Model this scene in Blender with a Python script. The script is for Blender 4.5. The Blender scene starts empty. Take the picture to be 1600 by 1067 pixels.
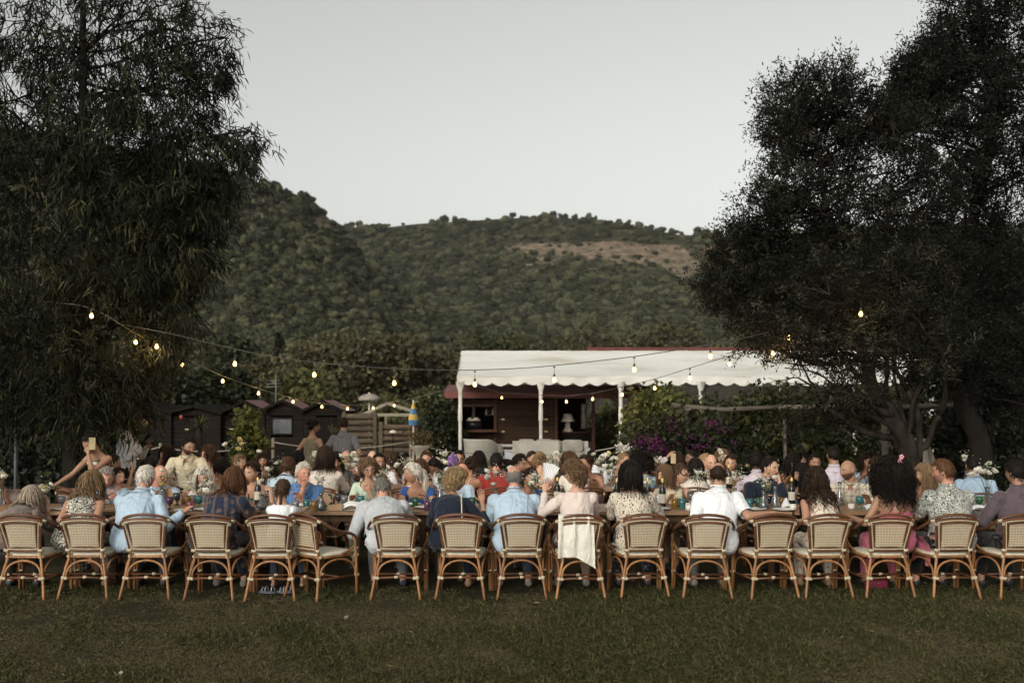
import bpy, math, random
import numpy as np
from mathutils import Vector, Matrix

rnd = random.Random(7)
rng = np.random.default_rng(11)
scene = bpy.context.scene
COL = scene.collection
PI = math.pi
R = math.radians

# ------------------------------------------------------------ camera, world, sun, exposure
F = 1600 * 35.0 / 36.0
HY, CZ = 625.0, 1.95
cam = bpy.data.cameras.new('camera')
cam.lens = 35.0
cam.sensor_width = 36.0
cam.shift_y = (HY - 533.5) / 1600.0
cam.clip_start = 0.1
cam.clip_end = 6000
cam.dof.use_dof = True
cam.dof.focus_distance = 10.4
cam.dof.aperture_fstop = 1.9
camo = bpy.data.objects.new('camera', cam)
COL.objects.link(camo)
camo.location = (0, 0, CZ)
camo.rotation_euler = (R(90), 0, 0)
scene.camera = camo

SUN_EL, SUN_AZ = R(24), R(205)      # behind the camera, a little to the left; the sun itself is veiled
world = bpy.data.worlds.new('World')
scene.world = world
world.use_nodes = True
wn, wl = world.node_tree.nodes, world.node_tree.links
wn.clear()
sky = wn.new('ShaderNodeTexSky')
sky.sky_type = 'NISHITA'
sky.sun_disc = False
sky.sun_elevation = SUN_EL
sky.sun_rotation = SUN_AZ
sky.air_density = 1.0
sky.dust_density = 4.0
hs = wn.new('ShaderNodeHueSaturation')
hs.inputs['Saturation'].default_value = 0.12
tint = wn.new('ShaderNodeMix')
tint.data_type = 'RGBA'
tint.blend_type = 'MULTIPLY'
tint.inputs[0].default_value = 1.0
tint.inputs[7].default_value = (0.985, 0.985, 0.918, 1)
bg = wn.new('ShaderNodeBackground')
bg.inputs['Strength'].default_value = 0.145
wo = wn.new('ShaderNodeOutputWorld')
wl.new(sky.outputs[0], hs.inputs['Color'])
wl.new(hs.outputs[0], tint.inputs[6])
wl.new(tint.outputs[2], bg.inputs['Color'])
wl.new(bg.outputs[0], wo.inputs['Surface'])

sun = bpy.data.lights.new('sun', 'SUN')
sun.energy = 0.85
sun.angle = R(18)
sun.color = (1.0, 0.89, 0.76)
suno = bpy.data.objects.new('sun', sun)
COL.objects.link(suno)
sd = Vector((math.sin(SUN_AZ) * math.cos(SUN_EL), math.cos(SUN_AZ) * math.cos(SUN_EL), math.sin(SUN_EL)))
suno.rotation_euler = sd.to_track_quat('Z', 'Y').to_euler()
suno.location = (0, -5, 20)

scene.view_settings.view_transform = 'Standard'
scene.view_settings.look = 'None'
scene.view_settings.exposure = 0.34
scene.view_settings.gamma = 1.0
scene.view_settings.use_curve_mapping = False
scene.render.engine = 'CYCLES'
scene.cycles.max_bounces = 6
scene.cycles.diffuse_bounces = 3
scene.cycles.glossy_bounces = 3
scene.cycles.transmission_bounces = 6
scene.cycles.transparent_max_bounces = 8
scene.cycles.caustics_reflective = False
scene.cycles.caustics_refractive = False
scene.cycles.use_denoising = True
scene.render.film_transparent = False

# ------------------------------------------------------------ helpers
def P(px, py, Y):
    """a point of the place seen at photo pixel (px, py), Y metres in front of the camera"""
    return Vector(((px - 800.0) / F * Y, Y, CZ + (HY - py) / F * Y))

def XZ(px, Y):
    return (px - 800.0) / F * Y

def tag(o, label=None, cat=None, group=None, kind=None):
    if label: o['label'] = label
    if cat: o['category'] = cat
    if group: o['group'] = group
    if kind: o['kind'] = kind
    return o

def link(o, parent=None):
    COL.objects.link(o)
    if parent is not None:
        o.parent = parent
    return o

def empty(name, loc=(0, 0, 0), rz=0.0):
    o = bpy.data.objects.new(name, None)
    COL.objects.link(o)
    o.location = loc
    o.rotation_euler = (0, 0, rz)
    o.empty_display_size = 0.1
    return o

def np_mesh(name, V, faces, smooth=True):
    """V (n,3); faces: list of (m,k) int arrays (k = 3, 4, ...)"""
    me = bpy.data.meshes.new(name)
    V = np.asarray(V, dtype=np.float32)
    fs = [np.asarray(f, dtype=np.int32) for f in faces if len(f)]
    me.vertices.add(len(V))
    me.vertices.foreach_set('co', V.ravel())
    nl = sum(f.size for f in fs)
    npoly = sum(len(f) for f in fs)
    me.loops.add(nl)
    me.loops.foreach_set('vertex_index', np.concatenate([f.ravel() for f in fs]))
    me.polygons.add(npoly)
    tot = np.concatenate([np.full(len(f), f.shape[1], dtype=np.int32) for f in fs])
    start = np.concatenate([[0], np.cumsum(tot)[:-1]]).astype(np.int32)
    me.polygons.foreach_set('loop_start', start)
    me.polygons.foreach_set('use_smooth', np.full(npoly, smooth, dtype=bool))
    me.update(calc_edges=True)
    return me

def vattr(me, name, vals):
    a = me.attributes.new(name, 'FLOAT', 'POINT')
    a.data.foreach_set('value', np.asarray(vals, dtype=np.float32))

def obj_from(name, me, mat, parent=None):
    o = bpy.data.objects.new(name, me)
    if mat is not None:
        for m in (mat if isinstance(mat, (list, tuple)) else [mat]):
            me.materials.append(m)
    return link(o, parent)

class MB:
    """collects boxes, tubes, lathes ... into one mesh"""
    def __init__(s):
        s.v, s.q, s.t, s.n = [], [], [], 0
        s.extra = []
    def add(s, V, quads=(), tris=()):
        V = np.asarray(V, dtype=float).reshape(-1, 3)
        if len(quads): s.q.append(np.asarray(quads, dtype=int) + s.n)
        if len(tris): s.t.append(np.asarray(tris, dtype=int) + s.n)
        s.v.append(V)
        s.n += len(V)
        return s
    def box(s, c, size, rot=None):
        hx, hy, hz = size[0] / 2, size[1] / 2, size[2] / 2
        V = np.array([(x, y, z) for z in (-hz, hz) for y in (-hy, hy) for x in (-hx, hx)])
        if rot is not None:
            V = V @ np.array(rot.to_3x3()).T
        return s.add(V + np.array(c), [(0, 2, 3, 1), (4, 5, 7, 6), (0, 1, 5, 4), (2, 6, 7, 3), (0, 4, 6, 2), (1, 3, 7, 5)])
    def bar(s, a, b, w, h, up=(0, 0, 1)):
        """box between two points"""
        a, b = Vector(a), Vector(b)
        d = (b - a)
        L = d.length
        d.normalize()
        u = Vector(up)
        if abs(d.dot(u)) > 0.98: u = Vector((0, 1, 0))
        x = d.cross(u).normalized()
        z = x.cross(d)
        m = Matrix((x, d, z)).transposed()
        return s.box((a + b) / 2, (w, L, h), m)
    def tube(s, pts, rad, sides=8, cap=True, twist=0.0):
        pts = np.asarray([tuple(p) for p in pts], dtype=float)
        n = len(pts)
        rad = np.broadcast_to(np.asarray(rad, dtype=float), (n,)) if np.ndim(rad) < 2 else np.asarray(rad)
        T = np.gradient(pts, axis=0)
        T /= np.linalg.norm(T, axis=1, keepdims=True) + 1e-9
        ref = np.array([0, 0, 1.0]) if abs(T[0][2]) < 0.9 else np.array([1.0, 0, 0])
        V = np.zeros((n, sides, 3))
        a0 = np.arange(sides) * 2 * PI / sides
        x = np.cross(T[0], ref)
        x /= np.linalg.norm(x)
        for i in range(n):
            x = x - T[i] * np.dot(x, T[i])
            x /= np.linalg.norm(x) + 1e-9
            y = np.cross(T[i], x)
            a = a0 + twist * i
            ra, rb = (rad[i], rad[i]) if np.ndim(rad) < 2 else rad[i]
            V[i] = pts[i] + np.outer(np.cos(a) * ra, x) + np.outer(np.sin(a) * rb, y)
        q = grid_quads(n, sides, True)
        V = V.reshape(-1, 3)
        tr = []
        if cap:
            V = np.vstack([V, pts[0], pts[-1]])
            c0, c1 = n * sides, n * sides + 1
            for j in range(sides):
                k = (j + 1) % sides
                tr.append((c0, k, j))
                tr.append((c1, (n - 1) * sides + j, (n - 1) * sides + k))
        return s.add(V, q, tr)
    def lathe(s, prof, c=(0, 0, 0), sides=16, closed=False):
        prof = np.asarray(prof, dtype=float)
        n = len(prof)
        a = np.arange(sides) * 2 * PI / sides
        V = np.zeros((n, sides, 3))
        V[:, :, 0] = prof[:, :1] * np.cos(a)
        V[:, :, 1] = prof[:, :1] * np.sin(a)
        V[:, :, 2] = prof[:, 1:2]
        return s.add(V.reshape(-1, 3) + np.array(c), grid_quads(n, sides, True))
    def sphere(s, c, r, seg=12, rings=8):
        r = np.broadcast_to(np.asarray(r, dtype=float), (3,))
        th = np.linspace(0, PI, rings + 1)
        a = np.arange(seg) * 2 * PI / seg
        V = np.stack([np.outer(np.sin(th), np.cos(a)), np.outer(np.sin(th), np.sin(a)), np.outer(np.cos(th), np.ones(seg))], -1)
        return s.add(V.reshape(-1, 3) * r + np.array(c), grid_quads(rings + 1, seg, True)[:, ::-1])
    def mesh(s, name, smooth=True):
        V = np.vstack(s.v)
        fs = []
        if s.q: fs.append(np.vstack(s.q))
        if s.t: fs.append(np.vstack(s.t))
        return np_mesh(name, V, fs, smooth)
    def build(s, name, mat, parent=None, smooth=True):
        return obj_from(name, s.mesh(name, smooth), mat, parent)

def grid_quads(n, m, wrap):
    i = np.arange(n - 1)[:, None]
    j = np.arange(m if wrap else m - 1)[None, :]
    k = (j + 1) % m
    return np.stack([i * m + j, i * m + k, (i + 1) * m + k, (i + 1) * m + j], -1).reshape(-1, 4)

def catmull(pts, per=6):
    p = np.asarray([tuple(q) for q in pts], dtype=float)
    p = np.vstack([2 * p[0] - p[1], p, 2 * p[-1] - p[-2]])
    out = []
    for i in range(1, len(p) - 2):
        for k in range(per):
            t = k / per
            out.append(0.5 * (2 * p[i] + (p[i + 1] - p[i - 1]) * t + (2 * p[i - 1] - 5 * p[i] + 4 * p[i + 1] - p[i + 2]) * t * t + (3 * p[i] - p[i - 1] - 3 * p[i + 1] + p[i + 2]) * t ** 3))
    out.append(p[-2])
    return np.array(out)

def copy_tree(o, parent=None):
    c = o.copy()
    COL.objects.link(c)
    c.parent = parent
    for ch in list(o.children):
        copy_tree(ch, c)
    return c

# ------------------------------------------------------------ materials
MATS = {}
class NT:
    def __init__(s, m):
        s.n, s.l = m.node_tree.nodes, m.node_tree.links
    def new(s, t, **kw):
        nd = s.n.new(t)
        for k, v in kw.items():
            setattr(nd, k, v)
        return nd
    def math(s, op, a, b=None, c=None, clamp=False):
        nd = s.n.new('ShaderNodeMath')
        nd.operation = op
        nd.use_clamp = clamp
        for i, v in enumerate((a, b, c)):
            if v is None: continue
            if isinstance(v, (int, float)): nd.inputs[i].default_value = v
            else: s.l.new(v, nd.inputs[i])
        return nd.outputs[0]
    def mix(s, f, a, b, mode='MIX'):
        nd = s.n.new('ShaderNodeMix')
        nd.data_type = 'RGBA'
        nd.blend_type = mode
        for i, v in ((0, f), (6, a), (7, b)):
            if isinstance(v, (int, float)): nd.inputs[i].default_value = v
            elif isinstance(v, tuple): nd.inputs[i].default_value = (*v[:3], 1)
            else: s.l.new(v, nd.inputs[i])
        return nd.outputs[2]
    def ramp(s, f, stops):
        nd = s.n.new('ShaderNodeValToRGB')
        e = nd.color_ramp.elements
        while len(e) < len(stops): e.new(0.5)
        for el, (p, c) in zip(e, stops):
            el.position = p
            el.color = (*c, 1) if isinstance(c, tuple) else (c, c, c, 1)
        s.l.new(f, nd.inputs[0])
        return nd.outputs[0]
    def coord(s, kind='Object', scale=(1, 1, 1)):
        tc = s.n.new('ShaderNodeTexCoord')
        mp = s.n.new('ShaderNodeMapping')
        mp.inputs['Scale'].default_value = scale
        s.l.new(tc.outputs[kind], mp.inputs[0])
        return mp.outputs[0]
    def noise(s, vec, scale, detail=3, rough=0.55, dist=0.0):
        nd = s.n.new('ShaderNodeTexNoise')
        nd.inputs['Scale'].default_value = scale
        nd.inputs['Detail'].default_value = detail
        nd.inputs['Roughness'].default_value = rough
        nd.inputs['Distortion'].default_value = dist
        s.l.new(vec, nd.inputs['Vector'])
        return nd.outputs[0]
    def bump(s, h, strength=0.3, dist=0.01):
        nd = s.n.new('ShaderNodeBump')
        nd.inputs['Strength'].default_value = strength
        nd.inputs['Distance'].default_value = dist
        s.l.new(h, nd.inputs['Height'])
        return nd.outputs[0]

def new_mat(name):
    m = bpy.data.materials.new(name)
    m.use_nodes = True
    m.node_tree.nodes.clear()
    nt = NT(m)
    out = nt.new('ShaderNodeOutputMaterial')
    p = nt.new('ShaderNodeBsdfPrincipled')
    nt.l.new(p.outputs[0], out.inputs[0])
    MATS[name] = m
    return m, nt, p, out

def plain(name, col, rough=0.6, var=0.12, vscale=6.0, bump=0.0, bscale=60.0, metal=0.0, spec=0.4, coat=0.0, bdist=0.004, stretch=(1, 1, 1)):
    if name in MATS: return MATS[name]
    m, nt, p, out = new_mat(name)
    co = nt.coord('Object', stretch)
    n = nt.noise(co, vscale, 4)
    lo = tuple(c * (1 - 2.2 * var) for c in col)
    hi = tuple(min(1, c * (1 + 1.4 * var)) for c in col)
    c = nt.ramp(n, [(0.3, lo), (0.7, hi)])
    nt.l.new(c, p.inputs['Base Color'])
    p.inputs['Roughness'].default_value = rough
    p.inputs['Metallic'].default_value = metal
    p.inputs['Specular IOR Level'].default_value = spec
    p.inputs['Coat Weight'].default_value = coat
    if bump:
        nt.l.new(nt.bump(nt.noise(co, bscale, 4), bump, bdist), p.inputs['Normal'])
    return m

def leaf_mat(name, c0, c1, c2, trans=0.3, rough=0.55, spec=0.3):
    """three leaf colours picked by the per-leaf attribute v"""
    if name in MATS: return MATS[name]
    m, nt, p, out = new_mat(name)
    at = nt.new('ShaderNodeAttribute', attribute_name='v')
    c = nt.ramp(at.outputs['Fac'], [(0.0, c0), (0.55, c1), (1.0, c2)])
    nt.l.new(c, p.inputs['Base Color'])
    p.inputs['Roughness'].default_value = rough
    p.inputs['Specular IOR Level'].default_value = spec
    tr = nt.new('ShaderNodeBsdfTranslucent')
    nt.l.new(c, tr.inputs[0])
    mx = nt.new('ShaderNodeMixShader')
    mx.inputs[0].default_value = trans
    nt.l.new(p.outputs[0], mx.inputs[1])
    nt.l.new(tr.outputs[0], mx.inputs[2])
    nt.l.new(mx.outputs[0], out.inputs[0])
    return m

def wood_mat(name, c0, c1, rough=0.6, scale=1.0, axis=0, grey=0.0):
    if name in MATS: return MATS[name]
    m, nt, p, out = new_mat(name)
    st = [14.0, 14.0, 14.0]
    st[axis] = 1.2
    info = nt.new('ShaderNodeObjectInfo')
    co = nt.coord('Object', tuple(v * scale for v in st))
    add = nt.new('ShaderNodeVectorMath', operation='ADD')
    sc = nt.new('ShaderNodeVectorMath', operation='SCALE')
    sc.inputs[0].default_value = (31.0, 17.0, 23.0)
    nt.l.new(info.outputs['Random'], sc.inputs['Scale'])
    nt.l.new(co, add.inputs[0])
    nt.l.new(sc.outputs[0], add.inputs[1])
    n = nt.noise(add.outputs[0], 1.6, 6, 0.65, 0.4)
    c = nt.ramp(n, [(0.25, c0), (0.7, c1)])
    v = nt.math('MULTIPLY_ADD', info.outputs['Random'], 0.5, 0.75)
    vc = nt.new('ShaderNodeCombineColor')
    for i in range(3): nt.l.new(v, vc.inputs[i])
    c = nt.mix(1.0, c, vc.outputs[0], 'MULTIPLY')
    nt.l.new(c, p.inputs['Base Color'])
    p.inputs['Roughness'].default_value = rough
    p.inputs['Specular IOR Level'].default_value = 0.3 if rough < .55 else .1
    nt.l.new(nt.bump(n, 0.35, 0.004), p.inputs['Normal'])
    return m

def emit_mat(name, col, strength):
    if name in MATS: return MATS[name]
    m, nt, p, out = new_mat(name)
    e = nt.new('ShaderNodeEmission')
    e.inputs[0].default_value = (*col, 1)
    e.inputs[1].default_value = strength
    nt.l.new(e.outputs[0], out.inputs[0])
    return m

def glass_mat(name, col, rough=0.05, trans=0.9, ior=1.45):
    if name in MATS: return MATS[name]
    m, nt, p, out = new_mat(name)
    p.inputs['Base Color'].default_value = (*col, 1)
    p.inputs['Roughness'].default_value = rough
    p.inputs['Transmission Weight'].default_value = trans
    p.inputs['IOR'].default_value = ior
    return m

# ------------------------------------------------------------ scattered geometry (stuff only)
def proto_collection(name, meshes, mats):
    c = bpy.data.collections.new(name)
    for i, (me, ma) in enumerate(zip(meshes, mats)):
        me.materials.append(ma)
        o = bpy.data.objects.new(me.name, me)
        c.objects.link(o)
    return c

def scatter(name, pts, rots, scl, idx, coll, label, cat):
    me = bpy.data.meshes.new(name)
    n = len(pts)
    me.vertices.add(n)
    me.vertices.foreach_set('co', np.asarray(pts, dtype=np.float32).ravel())
    a = me.attributes.new('rot', 'FLOAT_VECTOR', 'POINT'); a.data.foreach_set('vector', np.asarray(rots, dtype=np.float32).ravel())
    a = me.attributes.new('scl', 'FLOAT_VECTOR', 'POINT'); a.data.foreach_set('vector', np.asarray(scl, dtype=np.float32).ravel())
    a = me.attributes.new('idx', 'INT', 'POINT'); a.data.foreach_set('value', np.asarray(idx, dtype=np.int32))
    o = bpy.data.objects.new(name, me)
    link(o)
    ng = bpy.data.node_groups.new(name, 'GeometryNodeTree')
    ng.interface.new_socket('Geometry', in_out='INPUT', socket_type='NodeSocketGeometry')
    ng.interface.new_socket('Geometry', in_out='OUTPUT', socket_type='NodeSocketGeometry')
    N, L = ng.nodes, ng.links
    gi, go = N.new('NodeGroupInput'), N.new('NodeGroupOutput')
    ci = N.new('GeometryNodeCollectionInfo')
    ci.inputs['Collection'].default_value = coll
    ci.inputs['Separate Children'].default_value = True
    ip = N.new('GeometryNodeInstanceOnPoints')
    ip.inputs['Pick Instance'].default_value = True
    def at(nm, ty):
        q = N.new('GeometryNodeInputNamedAttribute')
        q.data_type = ty
        q.inputs['Name'].default_value = nm
        return q.outputs[0]
    er = N.new('FunctionNodeEulerToRotation')
    L.new(at('rot', 'FLOAT_VECTOR'), er.inputs[0])
    L.new(gi.outputs[0], ip.inputs['Points'])
    L.new(ci.outputs[0], ip.inputs['Instance'])
    L.new(at('idx', 'INT'), ip.inputs['Instance Index'])
    L.new(er.outputs[0], ip.inputs['Rotation'])
    L.new(at('scl', 'FLOAT_VECTOR'), ip.inputs['Scale'])
    L.new(ip.outputs[0], go.inputs[0])
    md = o.modifiers.new('scatter', 'NODES')
    md.node_group = ng
    return tag(o, label, cat, None, 'stuff')

def vnoise(p, s=1.0, seed=0):
    """cheap smooth noise of (n,3) points, about -1..1"""
    r = np.random.default_rng(seed)
    out = np.zeros(len(p))
    amp = 1.0
    q = np.asarray(p) * s
    for o in range(4):
        for _ in range(3):
            k = r.normal(size=3) * 1.3
            out += amp * np.sin(q @ k + r.uniform(0, 6.28) + 0.8 * np.sin(q @ (r.normal(size=3)) + r.uniform(0, 6.28)))
        q = q * 2.03
        amp *= 0.5
    return out / 4.0
# ============================================================ ground, hills, woods
def ground_material():
    m, nt, p, out = new_mat('lawn_soil')
    co = nt.coord('Object')
    a = nt.noise(co, 0.55, 5, 0.6)
    b = nt.noise(co, 5.0, 5, 0.7)
    g = nt.mix(b, (0.014, 0.014, 0.007), (0.038, 0.034, 0.016))
    d = nt.mix(b, (0.026, 0.018, 0.011), (0.070, 0.052, 0.033))
    f = nt.ramp(a, [(0.48, 0.0), (0.62, 1.0)])
    nt.l.new(nt.mix(f, g, d), p.inputs['Base Color'])
    p.inputs['Roughness'].default_value = 0.95
    p.inputs['Specular IOR Level'].default_value = 0.1
    nt.l.new(nt.bump(nt.noise(co, 40, 5, 0.7), 0.6, 0.02), p.inputs['Normal'])
    return m

gx = np.concatenate([[-2500, -600, -120], np.linspace(-30, 30, 61), [120, 600, 2500]])
gy = np.concatenate([[-400, -60], np.linspace(-10, 40, 76), [70, 120, 200, 400, 900, 2500]])
GX, GY = np.meshgrid(gx, gy)
GZ = 0.018 * vnoise(np.stack([GX.ravel(), GY.ravel(), 0 * GX.ravel()], -1), 0.9, 3).reshape(GX.shape)
GZ[(np.abs(GX) > 29) | (GY > 39) | (GY < -9)] = -0.02
def ground_z(x, y):
    return 0.018 * vnoise(np.stack([x, y, 0 * x], -1), 0.9, 3)
V = np.stack([GX, GY, GZ], -1).reshape(-1, 3)
ground = obj_from('ground', np_mesh('ground', V, [grid_quads(len(gy), len(gx), False)]), ground_material())
tag(ground, 'mown evening lawn with dry brown patches', 'lawn', None, 'structure')

# ---- hills
def hill_material():
    m, nt, p, out = new_mat('hill_earth')
    co = nt.coord('Object')
    a = nt.noise(co, 0.05, 6, 0.65)
    at = nt.new('ShaderNodeAttribute', attribute_name='bare')
    under = nt.ramp(a, [(0.35, (0.022, 0.024, 0.014)), (0.65, (0.050, 0.048, 0.028))])
    rock = nt.ramp(nt.noise(co, 0.16, 6, 0.7), [(0.36, (0.060, 0.055, 0.035)), (0.5, (0.16, 0.12, 0.085)), (0.66, (0.24, 0.19, 0.14))])
    brk = nt.math('ADD', at.outputs['Fac'], nt.math('MULTIPLY_ADD', nt.noise(co, .16, 5, .8), 2.4, -1.35))
    nt.l.new(nt.mix(nt.ramp(brk, [(.30, 0.0), (.62, 1.0)]), under, rock), p.inputs['Base Color'])
    p.inputs['Roughness'].default_value = 0.95
    p.inputs['Specular IOR Level'].default_value = 0.05
    nt.l.new(nt.bump(nt.noise(co, 0.2, 6, 0.7), 1.0, 3.0), p.inputs['Normal'])
    return m
HILL_M = hill_material()

def hill(name, ridge, Y0, Yr, ybase, bare_spots, label, seed, px0, px1, pw=1.0):
    nx, nv = 150, 64
    pxs = np.linspace(px0, px1, nx)
    rr = np.interp(pxs, [r[0] for r in ridge], [r[1] for r in ridge])
    v = np.linspace(0, 1, nv)
    PX, Vv = np.meshgrid(pxs, v)
    RR = np.broadcast_to(rr, PX.shape)
    Y = Y0 + (Yr - Y0) * Vv ** pw
    Y = Y * (1 + 0.05 * np.sin(PX / 130.0 + seed) * Vv)
    PY = ybase + (RR - ybase) * Vv
    X = (PX - 800) / F * Y
    Z = CZ + (HY - PY) / F * Y
    pts = np.stack([X.ravel(), Y.ravel(), 0 * X.ravel()], -1)
    nz = vnoise(pts, 0.018, seed).reshape(X.shape)
    Z = Z + 7.0 * nz * np.sin(np.clip(Vv, 0, 1) * PI) 
    bare = np.zeros(X.shape)
    jit = 5 * vnoise(np.stack([PX.ravel() * 0.05, PY.ravel() * 0.09, 0 * X.ravel()], -1), 1.0, seed + 5).reshape(X.shape)
    for (bx, by, sx, sy, w) in bare_spots:
        d = ((PX - bx) / sx) ** 2 + ((PY - by + jit) / sy) ** 2
        bare = np.maximum(bare, w * np.clip(1.6 - d * 1.2, 0, 1))
    # far side falling away
    Vs = np.stack([X, Y, Z], -1)
    back = Vs[-1].copy(); back[:, 1] += 160; back[:, 2] *= 0.55; back[:, 0] *= 1.25
    front = Vs[0].copy(); front[:, 1] -= 30; front[:, 2] = -1.0
    Vs = np.concatenate([front[None], Vs, back[None]], 0)
    ba = np.concatenate([bare[:1], bare, bare[-1:]], 0)
    me = np_mesh(name, Vs.reshape(-1, 3), [grid_quads(nv + 2, nx, False)])
    vattr(me, 'bare', ba.ravel())
    o = obj_from(name, me, HILL_M)
    tag(o, label, 'hill', None, 'structure')
    return Vs, ba

MAIN_RIDGE = [(-400, 360), (525, 352), (560, 356), (600, 356), (650, 350), (720, 346), (800, 341), (860, 339), (930, 344), (1000, 355), (1060, 367), (1140, 370), (1300, 362), (1600, 350), (2000, 340)]
SPUR_RIDGE = [(-500, 130), (0, 205), (200, 240), (330, 266), (400, 284), (445, 298), (490, 320), (515, 342), (530, 358), (560, 402), (620, 455), (720, 520), (820, 575), (900, 615)]
mv, mb = hill('hill', MAIN_RIDGE, 330, 760, 628,
              [(860, 384, 84, 9, 0.9), (945, 388, 120, 10, 1.0), (1040, 395, 44, 14, 1.0), (1065, 412, 30, 22, 0.85), (880, 402, 60, 14, 0.5), (1000, 404, 70, 13, 0.7), (1120, 390, 36, 8, 0.8), (900, 425, 50, 8, .5), (1010, 430, 30, 8, .45), (820, 410, 30, 8, .5),
               (760, 432, 26, 8, 0.5), (905, 470, 20, 7, 0.5), (700, 392, 16, 5, 0.4)], 'long green wooded hill behind the white marquee', 2, -300, 2000, 0.9)
sv, sb = hill('hill', SPUR_RIDGE, 230, 400, 630,
              [(415, 320, 28, 8, .9), (505, 345, 16, 12, 1.0), (475, 352, 20, 10, .7), (395, 340, 24, 9, .9), (440, 336, 16, 7, .7), (385, 358, 18, 7, .8), (530, 385, 8, 16, .9), (360, 312, 22, 7, .8), (420, 374, 12, 6, .5)], 'steep rocky spur of hillside rising behind the left tree', 9, -480, 898, 0.85)

# woodland: several lumpy crowns made of many small leaf clumps, spread over the hills
WOOD_M = leaf_mat('woodland_leaf', (0.016, 0.019, 0.011), (0.045, 0.050, 0.028), (0.110, 0.110, 0.060), 0.12, 0.8, 0.08)
def wood_proto(seed, tall=1.0):
    r = np.random.default_rng(seed)
    n = 260
    lobes = r.normal(size=(6, 3)) * np.array([0.26, 0.26, 0.16]) + np.array([0, 0, 0.62])
    li = r.integers(0, 6, n)
    d = r.normal(size=(n, 3)); d /= np.linalg.norm(d, axis=1, keepdims=True)
    rad = 0.36 * (0.75 + 0.3 * r.random(n))
    c = lobes[li] + d * rad[:, None]
    c[:, 2] = np.maximum(c[:, 2], 0.08) * tall
    u = np.cross(d, r.normal(size=(n, 3))); u /= np.linalg.norm(u, axis=1, keepdims=True)
    w = np.cross(d, u)
    s = 0.13 * (0.7 + 0.7 * r.random(n))[:, None]
    dd = d * s * 0.5
    V = np.stack([c - u * s, c + w * s + dd, c + u * s, c - w * s + dd], 1).reshape(-1, 3)
    q = np.arange(n * 4).reshape(n, 4)
    mb_ = MB()
    mb_.add(V, q)
    base = V
    th = 0
    core = MB()
    for k in range(6):
        core.sphere(lobes[k] * np.array([1, 1, tall]), (0.31, 0.31, 0.30 * tall), 8, 6)
    core.tube([(0, 0, -0.5), (0.02, 0, 0.5)], [0.06, 0.04], 5)
    CV = np.vstack(core.v)
    allV = np.vstack([V, CV])
    fs = [np.vstack([q] + [a + len(V) for a in core.q])]
    if core.t: fs.append(np.vstack(core.t) + len(V))
    me = np_mesh('woodland_tree', allV, fs, False)
    tone = (seed - 40) / 13.0 * 0.9
    vattr(me, 'v', np.concatenate([np.repeat(np.clip(tone + r.normal(size=n) * 0.13, 0, 1), 4), np.full(len(CV), tone)]))
    return me
protos = [wood_proto(40 + k, 1.0 if k % 4 else 1.3) for k in range(14)]
WOODC = proto_collection('woodland_kinds', protos, [WOOD_M] * 14)

def hill_points(Vs, ba, n, seed):
    r = np.random.default_rng(seed)
    A = Vs[1:-1]; B = ba[1:-1]
    nv, nx = A.shape[:2]
    i = r.uniform(0, nv - 1.001, n); j = r.uniform(0, nx - 1.001, n)
    i0, j0 = i.astype(int), j.astype(int)
    fi, fj = (i - i0)[:, None], (j - j0)[:, None]
    p = (A[i0, j0] * (1 - fi) + A[i0 + 1, j0] * fi) * (1 - fj) + (A[i0, j0 + 1] * (1 - fi) + A[i0 + 1, j0 + 1] * fi) * fj
    b = B[i0, j0]
    px = 800 + p[:, 0] / p[:, 1] * F
    keep = (r.random(n) > np.clip(b * 1.05, 0, 0.86)) & (px > -60) & (px < 1660)
    return p[keep], b[keep], r
P1, b1, r1 = hill_points(mv, mb, 15000, 5)
P2, b2, r2 = hill_points(sv, sb, 12000, 6)
pts = np.vstack([P1, P2]); bb = np.concatenate([b1, b2])
n = len(pts)
sz = rng.uniform(2.6, 5.6, n) * (1 - 0.62 * bb * (rng.random(n) < .8))
sz[len(P1):] *= 0.66
scl = np.stack([sz * rng.uniform(0.85, 1.2, n), sz * rng.uniform(0.85, 1.2, n), sz * rng.uniform(0.7, 1.05, n)], -1)
rots = np.stack([rng.normal(size=n) * 0.08, rng.normal(size=n) * 0.08, rng.uniform(0, 6.28, n)], -1)
pts[:, 2] -= 0.12 * sz
scatter('woodland', pts, rots, scl, rng.integers(0, 14, n), WOODC, 'dense evergreen wood covering the hillsides', 'wood')

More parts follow.
